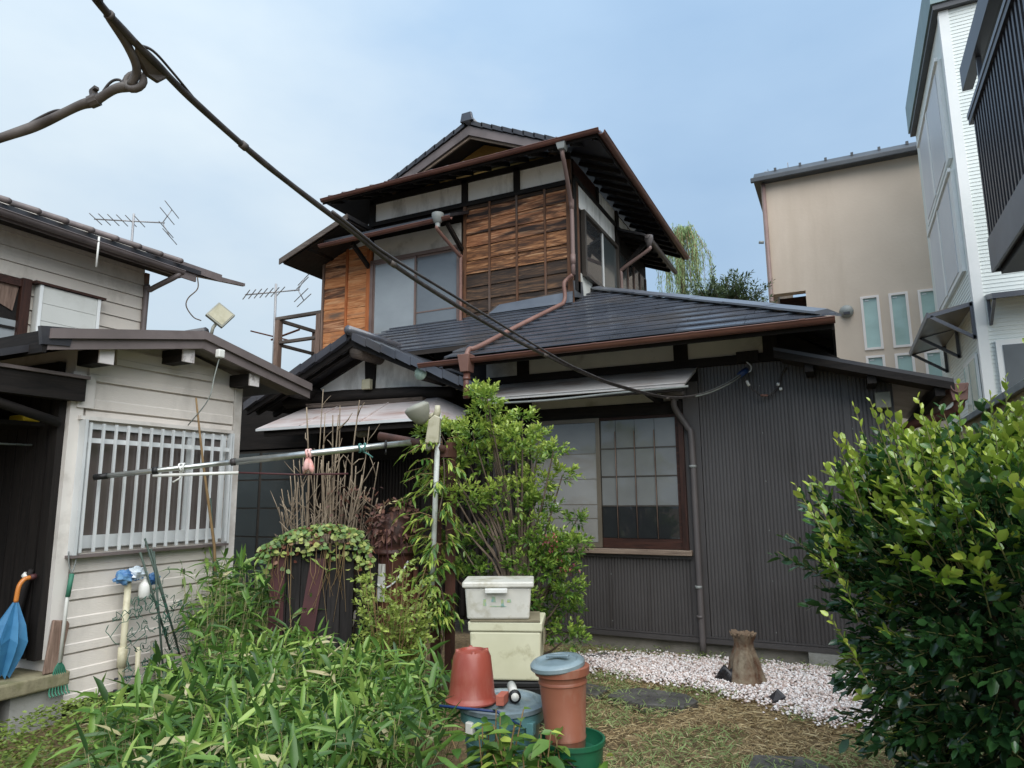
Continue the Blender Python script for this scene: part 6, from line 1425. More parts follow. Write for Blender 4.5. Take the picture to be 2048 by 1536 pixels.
MB().tube([(-4.84, 3.91, 2.33), (-4.84, 4.02, 1.8), (-4.83, 4.18, 1.1), (-4.82, 4.28, 0.2)], [0.007, 0.010, 0.012, 0.013], 8).obj('cane', 'grip_green' if False else 'twig_red', t, True)
solo(MB().tube([(-4.90, 4.17, 1.5), (-4.86, 4.2, 1.1), (-4.84, 4.24, 0.3)], [0.006, 0.010, 0.012], 8), 'dark_cane', 'stake', 'dark cane standing beside the bamboo cane at the shed corner', 'cane', True, base=(-4.84, 4.24, 0.3))

# ------------------------------------------------------------------ stump, stones, gravel
def stump():
    t = thing('tree_stump', 'flared brown tree stump standing in the white gravel', 'stump', (-0.85, 5.96, 0))
    c = V(-0.85, 5.98, 0); prof = [(r_ * 0.86, z_ * 0.92) for r_, z_ in [(0.185, -0.03), (0.165, 0.03), (0.145, 0.1), (0.125, 0.19), (0.098, 0.27), (0.083, 0.31), (0.085, 0.35), (0.10, 0.385), (0.112, 0.405)]]
    n = 36; mb = MB(); vs = []; rr = random.Random(2); ph = [rr.uniform(0, 6.28) for _ in range(4)]
    for r, z in prof:
        for k in range(n):
            a = 2 * math.pi * k / n
            q = r * (1 + 0.10 * math.sin(3 * a + ph[0]) + 0.08 * math.sin(5 * a + ph[1] + z * 6) + 0.05 * math.sin(11 * a + ph[2] + z * 9) + rr.uniform(-0.05, 0.05))
            vs.append(c + V(q * math.cos(a), q * math.sin(a), z + (rr.uniform(-0.012, 0.03) if z > 0.36 else 0)))
    m = len(prof)
    mb.add(vs, [(i * n + k, i * n + (k + 1) % n, (i + 1) * n + (k + 1) % n, (i + 1) * n + k) for i in range(m - 1) for k in range(n)])
    mb.obj('trunk', 'stump_wood', t, True)
    mb = MB(); mb.add([c + V(0, 0, 0.365)] + vs[-n:], [(0, 1 + k, 1 + (k + 1) % n) for k in range(n)]); mb.obj('cut_face', 'stump_top', t)
    for k in range(16):
        a = k * 0.41; p = c + V(0.085 * math.cos(a), 0.085 * math.sin(a), 0.365)
        MB().tube([p, p + V(0.02 * math.cos(a), 0.02 * math.sin(a), rr.uniform(0.01, 0.035))], [0.009, 0.003], 5).obj('splinter', 'stump_top', t, True)
stump()
rr = random.Random(21)
def flat_stone(name, label, pts, z, mat='stone'):
    o = solo(MB().prism([(x, y, -0.03) for x, y in pts], (0, 0, z + 0.03)), name, mat, label, 'stone', False, 0.008, base=(pts[0][0], pts[0][1], 0))
    return o
flat_stone('stepping_stone', 'large dark stepping stone in the dry grass before the gravel', [(-1.72, 5.12), (-1.45, 5.02), (-1.15, 5.08), (-1.08, 5.25), (-1.2, 5.40), (-1.55, 5.42), (-1.70, 5.3)], 0.03)
flat_stone('stepping_stone', 'narrow stepping stone half hidden behind the orange bin', [(-2.05, 5.15), (-1.80, 5.12), (-1.77, 5.35), (-2.0, 5.4)], 0.025)
flat_stone('stepping_stone', 'stepping stone cut off by the bottom edge', [(-0.62, 4.18), (-0.3, 4.2), (-0.2, 4.36), (-0.35, 4.46), (-0.6, 4.38)], 0.02)
flat_stone('stepping_stone', 'dark slab at the wall end of the gravel', [(-2.3, 6.25), (-1.95, 6.2), (-1.85, 6.4), (-2.25, 6.45)], 0.03)
bb = MB()
for k in range(7):
    bb.tube([(-1.07 + 0.02 * k, 5.95 - 0.01 * k, 0.02), (-1.02 + 0.012 * k, 5.93, 0.09 + 0.02 * math.sin(k)), (-0.94 + 0.01 * k, 5.94, 0.02)], [0.02, 0.035, 0.012], 7)
solo(bb, 'black_bag', 'black_bag', 'crumpled black plastic scrap beside the stump', 'bag', True, base=(-1.0, 5.94, 0))
solo(MB().prism([(-0.66, 5.52, 0.01), (-0.60, 5.45, 0.015), (-0.52, 5.52, 0.04), (-0.58, 5.56, 0.08)], (0.01, 0.01, 0.012)), 'black_scrap', 'black_bag', 'small black scrap lying on the gravel edge below the stump', 'scrap', base=(-0.6, 5.5, 0.01))

GR = [(-2.35, 6.30), (-1.9, 6.52), (-1.1, 6.62), (-0.35, 6.70), (0.1, 6.3), (0.3, 5.7), (0.25, 5.35), (0.0, 5.22), (-0.3, 5.25), (-0.55, 5.45), (-0.8, 5.55), (-1.1, 5.72), (-1.5, 5.72), (-1.9, 5.85), (-2.3, 6.0)]
def inside(poly, x, y):
    r = np.zeros(len(x), bool); n = len(poly); j = n - 1
    for i in range(n):
        xi, yi = poly[i]; xj, yj = poly[j]
        c = ((yi > y) != (yj > y)) & (x < (xj - xi) * (y - yi) / (yj - yi + 1e-9) + xi); r ^= c; j = i
    return r
def pebbles(name, n, poly, spread, size, tint_rng, seed):
    g = np.random.default_rng(seed); X = g.uniform(-2.7, 0.7, n * 4); Y = g.uniform(5.0, 6.8, n * 4)
    jx, jy = g.normal(0, spread, n * 4), g.normal(0, spread, n * 4)
    k = inside(poly, X + jx, Y + jy) & (Y < 6.74) & (((X + 0.85) ** 2 + (Y - 5.98) ** 2) > 0.02); X, Y = X[k][:n], Y[k][:n]; n = len(X)
    s = g.uniform(size[0], size[1], n); Rz = g.uniform(0, 6.28, n)
    oct_ = np.array([(1, 0, 0), (0, 1, 0), (-1, 0, 0), (0, -1, 0), (0, 0, 0.75), (0, 0, -0.6), (.7, .7, .3), (-.7, -.7, .3)], float)
    tr = np.array([(0, 6, 4), (6, 1, 4), (1, 2, 4), (2, 7, 4), (7, 3, 4), (3, 0, 4), (6, 0, 5), (1, 6, 5), (2, 1, 5), (7, 2, 5), (3, 7, 5), (0, 3, 5)])
    v = oct_[None] * g.uniform(0.65, 1.3, (n, 8, 3)) * s[:, None, None]
    c, sn = np.cos(Rz)[:, None], np.sin(Rz)[:, None]
    x = v[:, :, 0] * c - v[:, :, 1] * sn; y = v[:, :, 0] * sn + v[:, :, 1] * c
    hz = 0.012 + g.uniform(0, 0.018, n)
    P = np.stack([x + X[:, None], y + Y[:, None], v[:, :, 2] + hz[:, None]], -1)
    o = raw_mesh(name, P.reshape(-1, 3), (tr[None] + (np.arange(n) * 8)[:, None, None]).reshape(-1, 3), 'pebble', None, np.repeat(g.uniform(tint_rng[0], tint_rng[1], n), 8))
    return o
o = pebbles('gravel', 14000, GR, 0.10, (0.007, 0.017), (0.22, 1.05), 5); struct(o, 'stuff'); o['label'] = 'white and pinkish gravel spread below the metal siding'; o['category'] = 'gravel'

# ------------------------------------------------------------------ plants
def unit(a): return a / np.linalg.norm(a, axis=-1, keepdims=True)
def stems_mesh(paths, radii, name, mat, parent, n=4):
    mb = MB()
    for p, r in zip(paths, radii): mb.tube(p, r, n, False)
    return mb.obj(name, mat, parent, True)

def leafy_twigs(g, P, D, ln, per, L, W, tint_fn, droop=0.15, pair=True, ang=0.9):
    """leaves set along twigs: P twig starts, D directions, ln lengths"""
    lp, ld, ll, lw, lt = [], [], [], [], []
    for i in range(len(P)):
        d = D[i] / np.linalg.norm(D[i]); a = np.cross(d, [0.3, 0.2, 1.0]); a /= max(np.linalg.norm(a), 1e-6); b = np.cross(d, a)
        ph = g.uniform(0, 6.28)
        for k in range(per):
            t = (k + 0.6) / per; q = P[i] + d * ln[i] * t + np.array([0, 0, droop * ln[i] * t * t * -1])
            an = ph + k * 2.4; o = a * math.cos(an) + b * math.sin(an)
            f = ang * (1.05 - 0.6 * t)
            v = d * math.cos(f) + o * math.sin(f) + g.normal(0, 0.12, 3)
            sc = g.uniform(0.55, 1.2) * (1.0 - 0.25 * (t > 0.85))
            lp.append(q); ld.append(v); ll.append(L * sc); lw.append(W * sc * g.uniform(0.85, 1.15)); lt.append(tint_fn(i, t, q))
    return np.array(lp), np.array(ld), np.array(ll), np.array(lw), np.clip(np.array(lt), 0, 1)

def camellia():
    g = np.random.default_rng(3)
    base = np.array([0.65, 3.40, 0.0]); c = np.array([0.65, 3.40, 1.10])
    t = thing('camellia_bush', 'large glossy dark-leaved bush with bright new shoots, at the right edge', 'bush', tuple(base))
    right = np.array([0.90, 0.437, 0.0])
    def shell(n, lo, hi):
        d = unit(g.normal(0, 1, (n, 3))); s = np.ones(n)
        rad = np.where(d[:, 2:3] > 0, np.array([[0.71, 0.64, 0.53]]), np.array([[0.63, 0.60, 0.92]]))
        lump = 1 + 0.10 * np.sin(5 * d[:, 0] + 1.0) * np.cos(4 * d[:, 2]) + 0.08 * np.sin(7 * d[:, 1] + 2) + 0.06 * np.sin(9 * d[:, 0] - 5 * d[:, 2])
        lat = d @ right
        lump = lump * (1 + 0.16 * np.clip(lat, 0, 1) * (d[:, 2] > 0))
        k = g.uniform(lo, hi, n)
        return c + d * rad * (lump * k)[:, None], d
    trunks = []
    for k in range(7):
        a = k * 0.9 + 0.3; e = c + np.array([0.35 * math.cos(a), 0.35 * math.sin(a), 0.25 * math.sin(k * 2.0) + 0.1])
        trunks.append(smooth_path([tuple(base + [0.05 * math.cos(a), 0.05 * math.sin(a), 0]), tuple((base * 0.55 + e * 0.45) + g.normal(0, 0.04, 3)), tuple(e)], 5))
    stems_mesh(trunks, [[0.028 - 0.016 * i / (len(p) - 1) for i in range(len(p))] for p in trunks], 'trunk', 'bark', t, 7)
    # outer twigs
    n = 1500
    P, d = shell(n, 0.80, 1.0)
    vis = (P[:, 2] > 0.12); P, d = P[vis], d[vis]; n = len(P)
    up = np.clip((P[:, 2] - 0.95) / 0.55, 0, 1)
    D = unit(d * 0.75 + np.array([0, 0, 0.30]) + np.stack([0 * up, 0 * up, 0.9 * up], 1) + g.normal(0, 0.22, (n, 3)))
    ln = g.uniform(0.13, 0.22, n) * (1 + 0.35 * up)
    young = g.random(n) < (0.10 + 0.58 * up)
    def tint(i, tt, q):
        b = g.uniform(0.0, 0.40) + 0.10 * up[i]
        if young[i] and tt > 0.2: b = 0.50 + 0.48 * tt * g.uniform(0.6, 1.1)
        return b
    a1 = leafy_twigs(g, P, D, ln, 12, 0.064, 0.034, tint, 0.12)
    # shoots standing out at the top and the left flank
    spots = [(x_ + 0.10, y_ + 0.04, z_ - 0.05) for x_, y_, z_ in [(-0.15, 2.92, 1.50), (-0.02, 2.98, 1.66), (0.06, 3.0, 1.78), (0.12, 3.06, 1.72), (0.22, 3.1, 1.80), (0.02, 3.2, 1.72), (0.32, 3.2, 1.84), (-0.14, 3.0, 1.30), (-0.12, 2.98, 1.05), (-0.10, 2.98, 1.18), (-0.16, 3.0, 1.42),
             (0.42, 3.15, 1.86), (0.5, 3.3, 1.92), (0.56, 3.2, 1.95), (0.62, 3.28, 2.0), (0.64, 3.2, 1.9), (0.15, 2.95, 1.55), (0.28, 2.9, 1.6), (0.4, 2.95, 1.7), (-0.08, 2.95, 0.95), (-0.05, 2.96, 1.58), (0.10, 2.93, 1.66)]]
    P2 = np.array(spots) - np.array([0, 0, 0.12]); n2 = len(P2)
    out = unit(P2 - c); D2 = unit(out * 0.45 + np.array([0, 0, 1.0]) + g.normal(0, 0.12, (n2, 3)))
    ln2 = g.uniform(0.18, 0.34, n2)
    a2 = leafy_twigs(g, P2, D2, ln2, 11, 0.052, 0.026, lambda i, tt, q: 0.45 + 0.55 * tt * g.uniform(0.8, 1.1), 0.0)
    # filling leaves
    Pf, df = shell(5600, 0.40, 0.88); k = Pf[:, 2] > 0.08; Pf, df = Pf[k], df[k]
    Df = df + g.normal(0, 0.6, df.shape)
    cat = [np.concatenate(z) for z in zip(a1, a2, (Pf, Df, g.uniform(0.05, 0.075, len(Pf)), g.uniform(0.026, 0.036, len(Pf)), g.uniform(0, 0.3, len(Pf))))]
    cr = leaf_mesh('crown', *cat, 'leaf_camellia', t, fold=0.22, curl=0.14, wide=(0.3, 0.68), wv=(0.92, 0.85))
    pth = [[tuple(p), tuple(p + q * l)] for p, q, l in zip(P2, D2, ln2)] + [[tuple(p - q * 0.04), tuple(p + q * l * 0.9)] for p, q, l in zip(P, D, ln)]
    stems_mesh(pth, [[0.0032, 0.0015]] * len(pth), 'twigs', 'twig_green', t, 3)
camellia()

def middle_shrub():
    g = np.random.default_rng(8)
    b = np.array([-2.35, 4.98, 0.0])
    t = thing('leafy_shrub', 'upright light-green shrub rising behind the pale boxes', 'shrub', tuple(b))
    # pads of foliage (lateral offset, height, radius), stepped outline narrowing to a leader
    right = np.array([0.90, 0.437, 0.0]); fwd = np.array([-0.437, 0.90, 0.0])
    pads = [(-0.19, 2.10, .12), (-0.16, 1.95, .17), (-0.05, 1.82, .20), (-0.28, 1.80, .16), (0.10, 1.72, .22), (-0.36, 1.66, .17), (0.22, 1.62, .20), (-0.1, 1.6, .25), (0.32, 1.50, .20), (-0.48, 1.56, .15), (-0.66, 1.80, .12), (-0.60, 1.84, .10), (-0.58, 1.48, .14), (0.05, 1.42, .26), (-0.34, 1.40, .2),
            (0.36, 1.30, .18), (0.2, 1.2, .24), (-0.1, 1.16, .26), (-0.42, 1.15, .2), (0.42, 1.12, .2), (0.62, 1.08, .17), (0.74, 1.10, .12), (0.35, 0.98, .22), (0.5, 0.9, .2), (0.62, 0.78, .16), (0.66, 0.62, .14), (0.52, 0.66, .18), (0.2, 0.95, .25), (-0.25, 0.9, .22), (0.45, 0.45, .16), (-0.52, 0.95, .16), (0.1, 0.7, .24), (0.6, 0.45, .14)]
    pads = [(lat * (0.78 if lat > 0.25 else 0.9) - 0.13, z * 1.0 + (0.20 if z > 1.5 else 0.08 if z > 1.2 else 0), r * 0.86) for lat, z, r in pads] + [(-0.30, 2.36, .07), (-0.26, 2.26, .10), (0.02, 2.10, .08), (0.16, 1.98, .08), (-0.52, 2.02, .08), (0.26, 1.84, .08), (0.34, 1.66, .08), (-0.62, 1.66, .09), (0.46, 1.30, .08)]
    P, D, L, W, T = [], [], [], [], []
    brs = []
    for lat, z, r in pads:
        c = b + right * lat + fwd * g.uniform(-0.18, 0.22) + np.array([0, 0, z])
        root = b + np.array([0, 0, max(0.1, z * 0.55)]) + right * lat * 0.25
        brs.append([tuple(b + right * lat * 0.05), tuple(root), tuple((root + c) / 2 + np.array([0, 0, -0.02])), tuple(c)])
        m = int(42 * (r / 0.18) ** 2) + 10
        d = unit(g.normal(0, 1, (m, 3))); tp = c + d * np.array([1, 1, 0.55]) * (0.9 * r * g.uniform(0.35, 1.0, m) ** 0.6)[:, None]
        td = unit(d * 0.7 + np.array([0, 0, 0.75]) + g.normal(0, 0.3, (m, 3)))
        lift = np.clip((tp[:, 2] - (c[2] - r)) / (2 * r), 0, 1)  # painted shading: leaf tint runs from dark below to bright on each pad's top
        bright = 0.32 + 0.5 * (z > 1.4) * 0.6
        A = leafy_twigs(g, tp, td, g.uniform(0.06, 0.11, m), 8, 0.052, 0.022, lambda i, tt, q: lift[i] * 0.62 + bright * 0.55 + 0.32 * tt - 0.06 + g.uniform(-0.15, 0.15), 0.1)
        P.append(A[0]); D.append(A[1]); L.append(A[2]); W.append(A[3]); T.append(A[4])
    stems_mesh([smooth_path(p, 3) for p in brs], [[0.014 * (1 - 0.8 * i / 9) + 0.002 for i in range(10)]] * len(brs), 'trunk', 'bark', t, 5)
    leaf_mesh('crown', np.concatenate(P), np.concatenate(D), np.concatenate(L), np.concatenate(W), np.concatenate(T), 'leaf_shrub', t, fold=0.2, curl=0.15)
    # pinkish-red young leaves low on the right
    m = 60; c = b + right * 0.22 + np.array([0, 0, 1.15]); c2 = b + right * 0.34 + np.array([0, 0, 0.93]) - fwd * 0.15
    Pp = np.concatenate([c - fwd * 0.2 + g.normal(0, 0.035, (m, 3)), c2 + g.normal(0, 0.03, (m // 2, 3))])
    leaf_mesh('red_leaves', Pp, unit(g.normal(0, 1, Pp.shape)) + np.array([0, 0, 0.5]), 0.03, 0.013, g.random(len(Pp)), 'leaf_red', t)
middle_shrub()

def stand_vine():
    g = np.random.default_rng(9)
    t = thing('climbing_vine', 'narrow-leaved green climber hanging on the drying stand', 'vine', (PX, PY, 0))
    P, D, L, W, T = [], [], [], [], []; paths = []
    for k in range(95):
        z = g.uniform(0.45, 1.95); a = g.uniform(0, 6.28); r = g.uniform(0.04, 0.26) * (1.0 if z > 1.1 else 0.7)
        s = np.array([PX + 0.03 * math.cos(a), PY + 0.03 * math.sin(a), z])
        e = s + np.array([r * math.cos(a) - 0.05, r * math.sin(a) - 0.05, g.uniform(-0.12, 0.08)])
        paths.append([tuple(s), tuple((s + e) / 2 + np.array([0, 0, 0.04])), tuple(e)])
        for q in range(9):
            f = 0.25 + 0.75 * q / 8; p = s + (e - s) * f + np.array([0, 0, 0.16 * f * (1 - f)])
            P.append(p); D.append([math.cos(a + g.normal(0, 0.9)), math.sin(a + g.normal(0, 0.9)), g.uniform(-0.9, 0.15)]); sc = g.uniform(0.7, 1.2)
            L.append(0.085 * sc); W.append(0.022 * sc); T.append(g.uniform(0.25, 1.0))
    stems_mesh(paths, [[0.004, 0.003, 0.002]] * len(paths), 'stems', 'twig_red', t, 3)
    stems_mesh([smooth_path([(PX - 0.05, PY - 0.05, 0.0), (PX + 0.05, PY - 0.04, 0.6), (PX - 0.06, PY - 0.03, 1.1), (PX + 0.04, PY - 0.05, 1.6), (PX - 0.02, PY, 1.95)])], [[0.006] * 25], 'main_stem', 'bark', t, 5)
    leaf_mesh('leaves', P, D, L, W, T, 'leaf_shrub', t, fold=0.2, curl=0.35)
stand_vine()

def bare_shrub():
    g = np.random.default_rng(14)
    b = np.array([-4.0, 4.62, 0.0])
    t = thing('bare_shrub', 'leafless shrub of many upright pale canes in front of the entrance', 'shrub', tuple(b))
    right = np.array([0.90, 0.437, 0.0])
    for k in range(70):
        lat = g.uniform(-0.42, 0.42); tall = k < 9
        h = g.uniform(1.9, 2.45) if tall else g.uniform(1.25, 1.85)
        s = b + right * lat * 0.45 + np.array([g.normal(0, .04), g.normal(0, .06), 0])
        e = b + right * (lat * (1.0 if not tall else 1.05) + g.normal(0, 0.03)) + np.array([g.normal(0, 0.05), g.normal(0, 0.08), h])
        mid = [s + (e - s) * f + g.normal(0, 0.018, 3) for f in (0.25, 0.5, 0.75)]
        p = smooth_path([tuple(s)] + [tuple(m) for m in mid] + [tuple(e)], 4); n = len(p)
        r0 = g.uniform(0.009, 0.02)
        mb = MB().tube(p, [r0 * (1 - 0.72 * i / (n - 1)) for i in range(n)], 6)
        for j in range(int(g.integers(2, 6))):
            q = p[int(n * g.uniform(0.45, 0.95))]; dv = V(*(right * g.choice([-1, 1]) * g.uniform(0.03, 0.12))) + V(g.normal(0, .03), g.normal(0, .03), g.uniform(0.06, 0.22))
            mb.tube([q, q + dv * 0.5 + V(*(g.normal(0, .012, 3))), q + dv], [r0 * 0.4, r0 * 0.3, r0 * 0.15], 4)
        mb.obj('cane', 'bark_pale', t, True)
    m = 170; z = g.uniform(0.85, 1.6, m)
    P = b + right * g.uniform(0.1, 0.40, m)[:, None] + np.stack([g.normal(0, 0.05, m), g.normal(-0.06, 0.06, m), z], 1)
    leaf_mesh('dead_leaves', P, np.stack([g.normal(0, 1, m), g.normal(0, 1, m), g.uniform(-1.6, -0.2, m)], 1), g.uniform(0.03, 0.06, m), 0.022, g.uniform(0, 0.75, m), 'leaf_dead', t, curl=0.1)
bare_shrub()

def creeper():
    g = np.random.default_rng(17)
    P0, P1, d, nrm, L, dep = CAB
    t = thing('leafy_creeper', 'yellow-green creeper covering the top of the old cabinet', 'creeper', (P0.x, P0.y, 1.13))
    d3 = np.array(d); n3 = np.array(nrm); m = 1300
    u = g.uniform(-0.10, L + 0.12, m); v = g.uniform(-0.10, dep, m)
    hump = 1.135 + 0.07 * np.sin(np.clip(u / L, 0, 1) * 3.14) + 0.05 * np.clip(u / L, 0, 1)
    hang = v < 0.0
    z = hump + g.uniform(0.0, 0.06, m) - np.where(hang, g.uniform(0, 1, m) ** 1.6 * (0.12 + 0.14 * np.abs(np.sin(u * 9))), 0) - np.clip(-u, 0, 1) * 0.8 - np.clip(u - L, 0, 1) * 1.4
    P = np.array(P0) + d3 * u[:, None] - n3 * np.where(hang, g.uniform(-0.07, 0.0, m), v)[:, None] + np.stack([0 * z, 0 * z, z], 1)
    N = np.tile([0, 0, 1.0], (m, 1)) * 0.7 + n3 * np.where(hang, 1.0, 0.35)[:, None] + g.normal(0, 0.3, (m, 3))
    a = g.uniform(0, 6.28, m); D = np.stack([np.cos(a), np.sin(a), g.uniform(-0.6, 0.1, m)], 1)
    tint = np.where(g.random(m) < 0.12, g.uniform(0, 0.3, m), g.uniform(0.4, 0.95, m) + 0.1 * (u / L))
    leaf_mesh('leaves', P, D, g.uniform(0.028, 0.052, m), g.uniform(0.026, 0.045, m), np.clip(tint, 0, 1), 'leaf_vine', t, fold=0.12, curl=0.15, N=N, wide=(0.3, 0.7), wv=(1.0, 0.8))
    paths = []
    for k in range(26):
        uu = g.uniform(-0.05, L + 0.05); p = np.array(P0) + d3 * uu + n3 * 0.03 + np.array([0, 0, 1.16])
        paths.append([tuple(p), tuple(p + n3 * 0.02 + np.array([g.normal(0, .03), g.normal(0, .03), -0.2])), tuple(p + np.array([g.normal(0, .06), g.normal(0, .06), -g.uniform(0.3, 0.6)]))])
    stems_mesh(paths, [[0.003, 0.0025, 0.0015]] * 26, 'runners', 'twig_red', t, 3)
    # dry red-brown creeper on the stove hood
    t2 = thing('withered_creeper', 'withered brown creeper with a pale tuft heaped on the rusty stove', 'creeper', (RUST.x, RUST.y, 1.3))
    m = 420; dd = unit(g.normal(0, 1, (m, 3))); c = np.array(RUST) + np.array([0, 0, 1.27])
    P = c + dd * np.array([0.19, 0.19, 0.20]); k = P[:, 2] > 1.10; P, dd = P[k], dd[k]; m = len(P)
    top = np.clip((P[:, 2] - 1.33) / 0.12, 0, 1)
    leaf_mesh('leaves', P, dd * 0.5 + g.normal(0, 0.5, (m, 3)) + np.array([0, 0, -0.35]), g.uniform(0.035, 0.07, m), g.uniform(0.02, 0.036, m), np.clip(g.uniform(0, 0.65, m) + 0.45 * top * (g.random(m) < 0.6), 0, 1), 'leaf_dead', t2, N=dd, curl=0.2)
    pp = []
    for k in range(9):
        q = np.array(RUST) + np.array([0.05 + g.normal(0, .07), -0.17 + g.normal(0, .02), 1.25])
        pp.append([tuple(q), tuple(q + np.array([0.01, -0.01, -0.15])), tuple(q + np.array([g.normal(0.03, .03), 0, -0.35]))])
    stems_mesh(pp, [[0.004, 0.003, 0.002]] * 9, 'runners', 'red_panel', t2, 3)
creeper()

def pale_shrub():
    g = np.random.default_rng(23)
    b = np.array([-2.98, 4.12, 0.0])
    t = thing('pale_shrub', 'low pale yellow-green shrub with fine leaves left of the drying stand', 'shrub', tuple(b))
    P, D, ln, paths = [], [], [], []
    for k in range(60):
        a = g.uniform(0, 6.28); r = g.uniform(0.05, 0.30); h = g.uniform(0.45, 1.02)
        e = b + np.array([r * math.cos(a), r * math.sin(a), h]); s = b + np.array([0.03 * math.cos(a), 0.03 * math.sin(a), 0])
        paths.append([tuple(s), tuple((s + e) / 2 + g.normal(0, .015, 3)), tuple(e)])
        for q in range(6):
            f = 0.45 + 0.55 * q / 5; p = s + (e - s) * f; aa = a + g.normal(0, 0.9)
            P.append(p); D.append([math.cos(aa), math.sin(aa), g.uniform(0.1, 0.8)]); ln.append(g.uniform(0.08, 0.15))
    A = leafy_twigs(g, np.array(P), np.array(D), ln, 10, 0.044, 0.021, lambda i, tt, q: g.uniform(0.1, 0.6) + 0.4 * tt, 0.05)
    leaf_mesh('leaves', *A, 'leaf_pale', t, fold=0.15, curl=0.1)
    stems_mesh(paths, [[0.005, 0.004, 0.002]] * len(paths), 'stems', 'twig_red', t, 4)
pale_shrub()

def dwarf_bamboo():
    g = np.random.default_rng(31)
    N = 3200
    X = g.uniform(-5.0, -1.35, N); Y = g.uniform(1.5, 4.35, N)
    # where it grows: a drift from the shed's end down to the bins
    ok = (Y < 4.3 - 0.30 * (X + 4.6)) & ~((X > -2.02) & (Y > 3.0)) & ~((X > -1.9 + (2.9 - Y) * 0.35) & (Y > 1.0))
    ok &= ~((X < -3.75) & (Y < 3.15 + 0.0 * X)) & ~((X < -4.55) & (Y < 3.5)) & ~((X > -3.62 + 0.0) & (Y > 3.80) & (X < -2.3) & (g.random(N) < 0.75)) & ~((X > -2.75) & (Y > 4.05))
    ok &= ~((-X / Y > 1.42 + 0.1 * np.sin(Y * 9)) & (Y < 2.95)) & ~((X < -3.6) & (-X / Y > 1.17) & (Y < 4.0))
    X, Y = X[ok], Y[ok]; n = len(X)
    H = g.uniform(0.34, 0.60, n)
    tall = (X < -3.75) & (Y > 3.15)
    H = np.where(tall, g.uniform(0.45, 1.02, n), H)
    H = np.where((X > -2.6) & (Y > 2.6), H * 0.92, H)
    P, D, L, W, T, paths = [], [], [], [], [], []
    for i in range(n):
        s = np.array([X[i], Y[i], 0.0]); lean = g.normal(0, 0.10, 2)
        e = s + np.array([lean[0], lean[1], H[i]]); paths.append((s, e))
        k = int(g.integers(5, 9)); a0 = g.uniform(0, 6.28); dead = g.random() < 0.11; tone = g.uniform(0.2, 1.0)
        for q in range(k):
            f = 1.0 - 0.10 * q / k - (0.25 * g.random() if q > k - 3 else 0)
            a = a0 + q * 2.4 + g.normal(0, 0.35); el = g.uniform(-0.15, 0.75) if q > 0 else 1.2
            P.append(s + (e - s) * f); D.append([math.cos(a) * math.cos(el), math.sin(a) * math.cos(el), math.sin(el)])
            l = g.uniform(0.08, 0.22); L.append(l); W.append(l * g.uniform(0.12, 0.17))
            T.append(g.uniform(0.0, 0.08) if (dead and q % 2) else np.clip(tone + g.normal(0, 0.16), 0.14, 1.0))
    o = leaf_mesh('dwarf_bamboo', P, D, L, W, T, 'leaf_sasa', None, fold=0.22, curl=g.uniform(0.1, 0.55, len(P)), wide=(0.22, 0.62), wv=(1.0, 0.8))
    struct(o, 'stuff'); o['label'] = 'dense dwarf bamboo filling the lower left of the yard'; o['category'] = 'dwarf bamboo'
    s = np.array([p[0] for p in paths]); e = np.array([p[1] for p in paths]); r = 0.0028
    off = np.array([(r, 0, 0), (-r * .5, r * .87, 0), (-r * .5, -r * .87, 0)])
    v = np.concatenate([s[:, None] + off[None], e[:, None] + off[None] * 0.6], 1)
    tri = np.array([(0, 1, 4), (0, 4, 3), (1, 2, 5), (1, 5, 4), (2, 0, 3), (2, 3, 5)])
    st_ = raw_mesh('bamboo_stems', v.reshape(-1, 3), (tri[None] + (np.arange(n) * 6)[:, None, None]).reshape(-1, 3), 'leaf_sasa', o, np.full(n * 6, 0.06))
dwarf_bamboo()

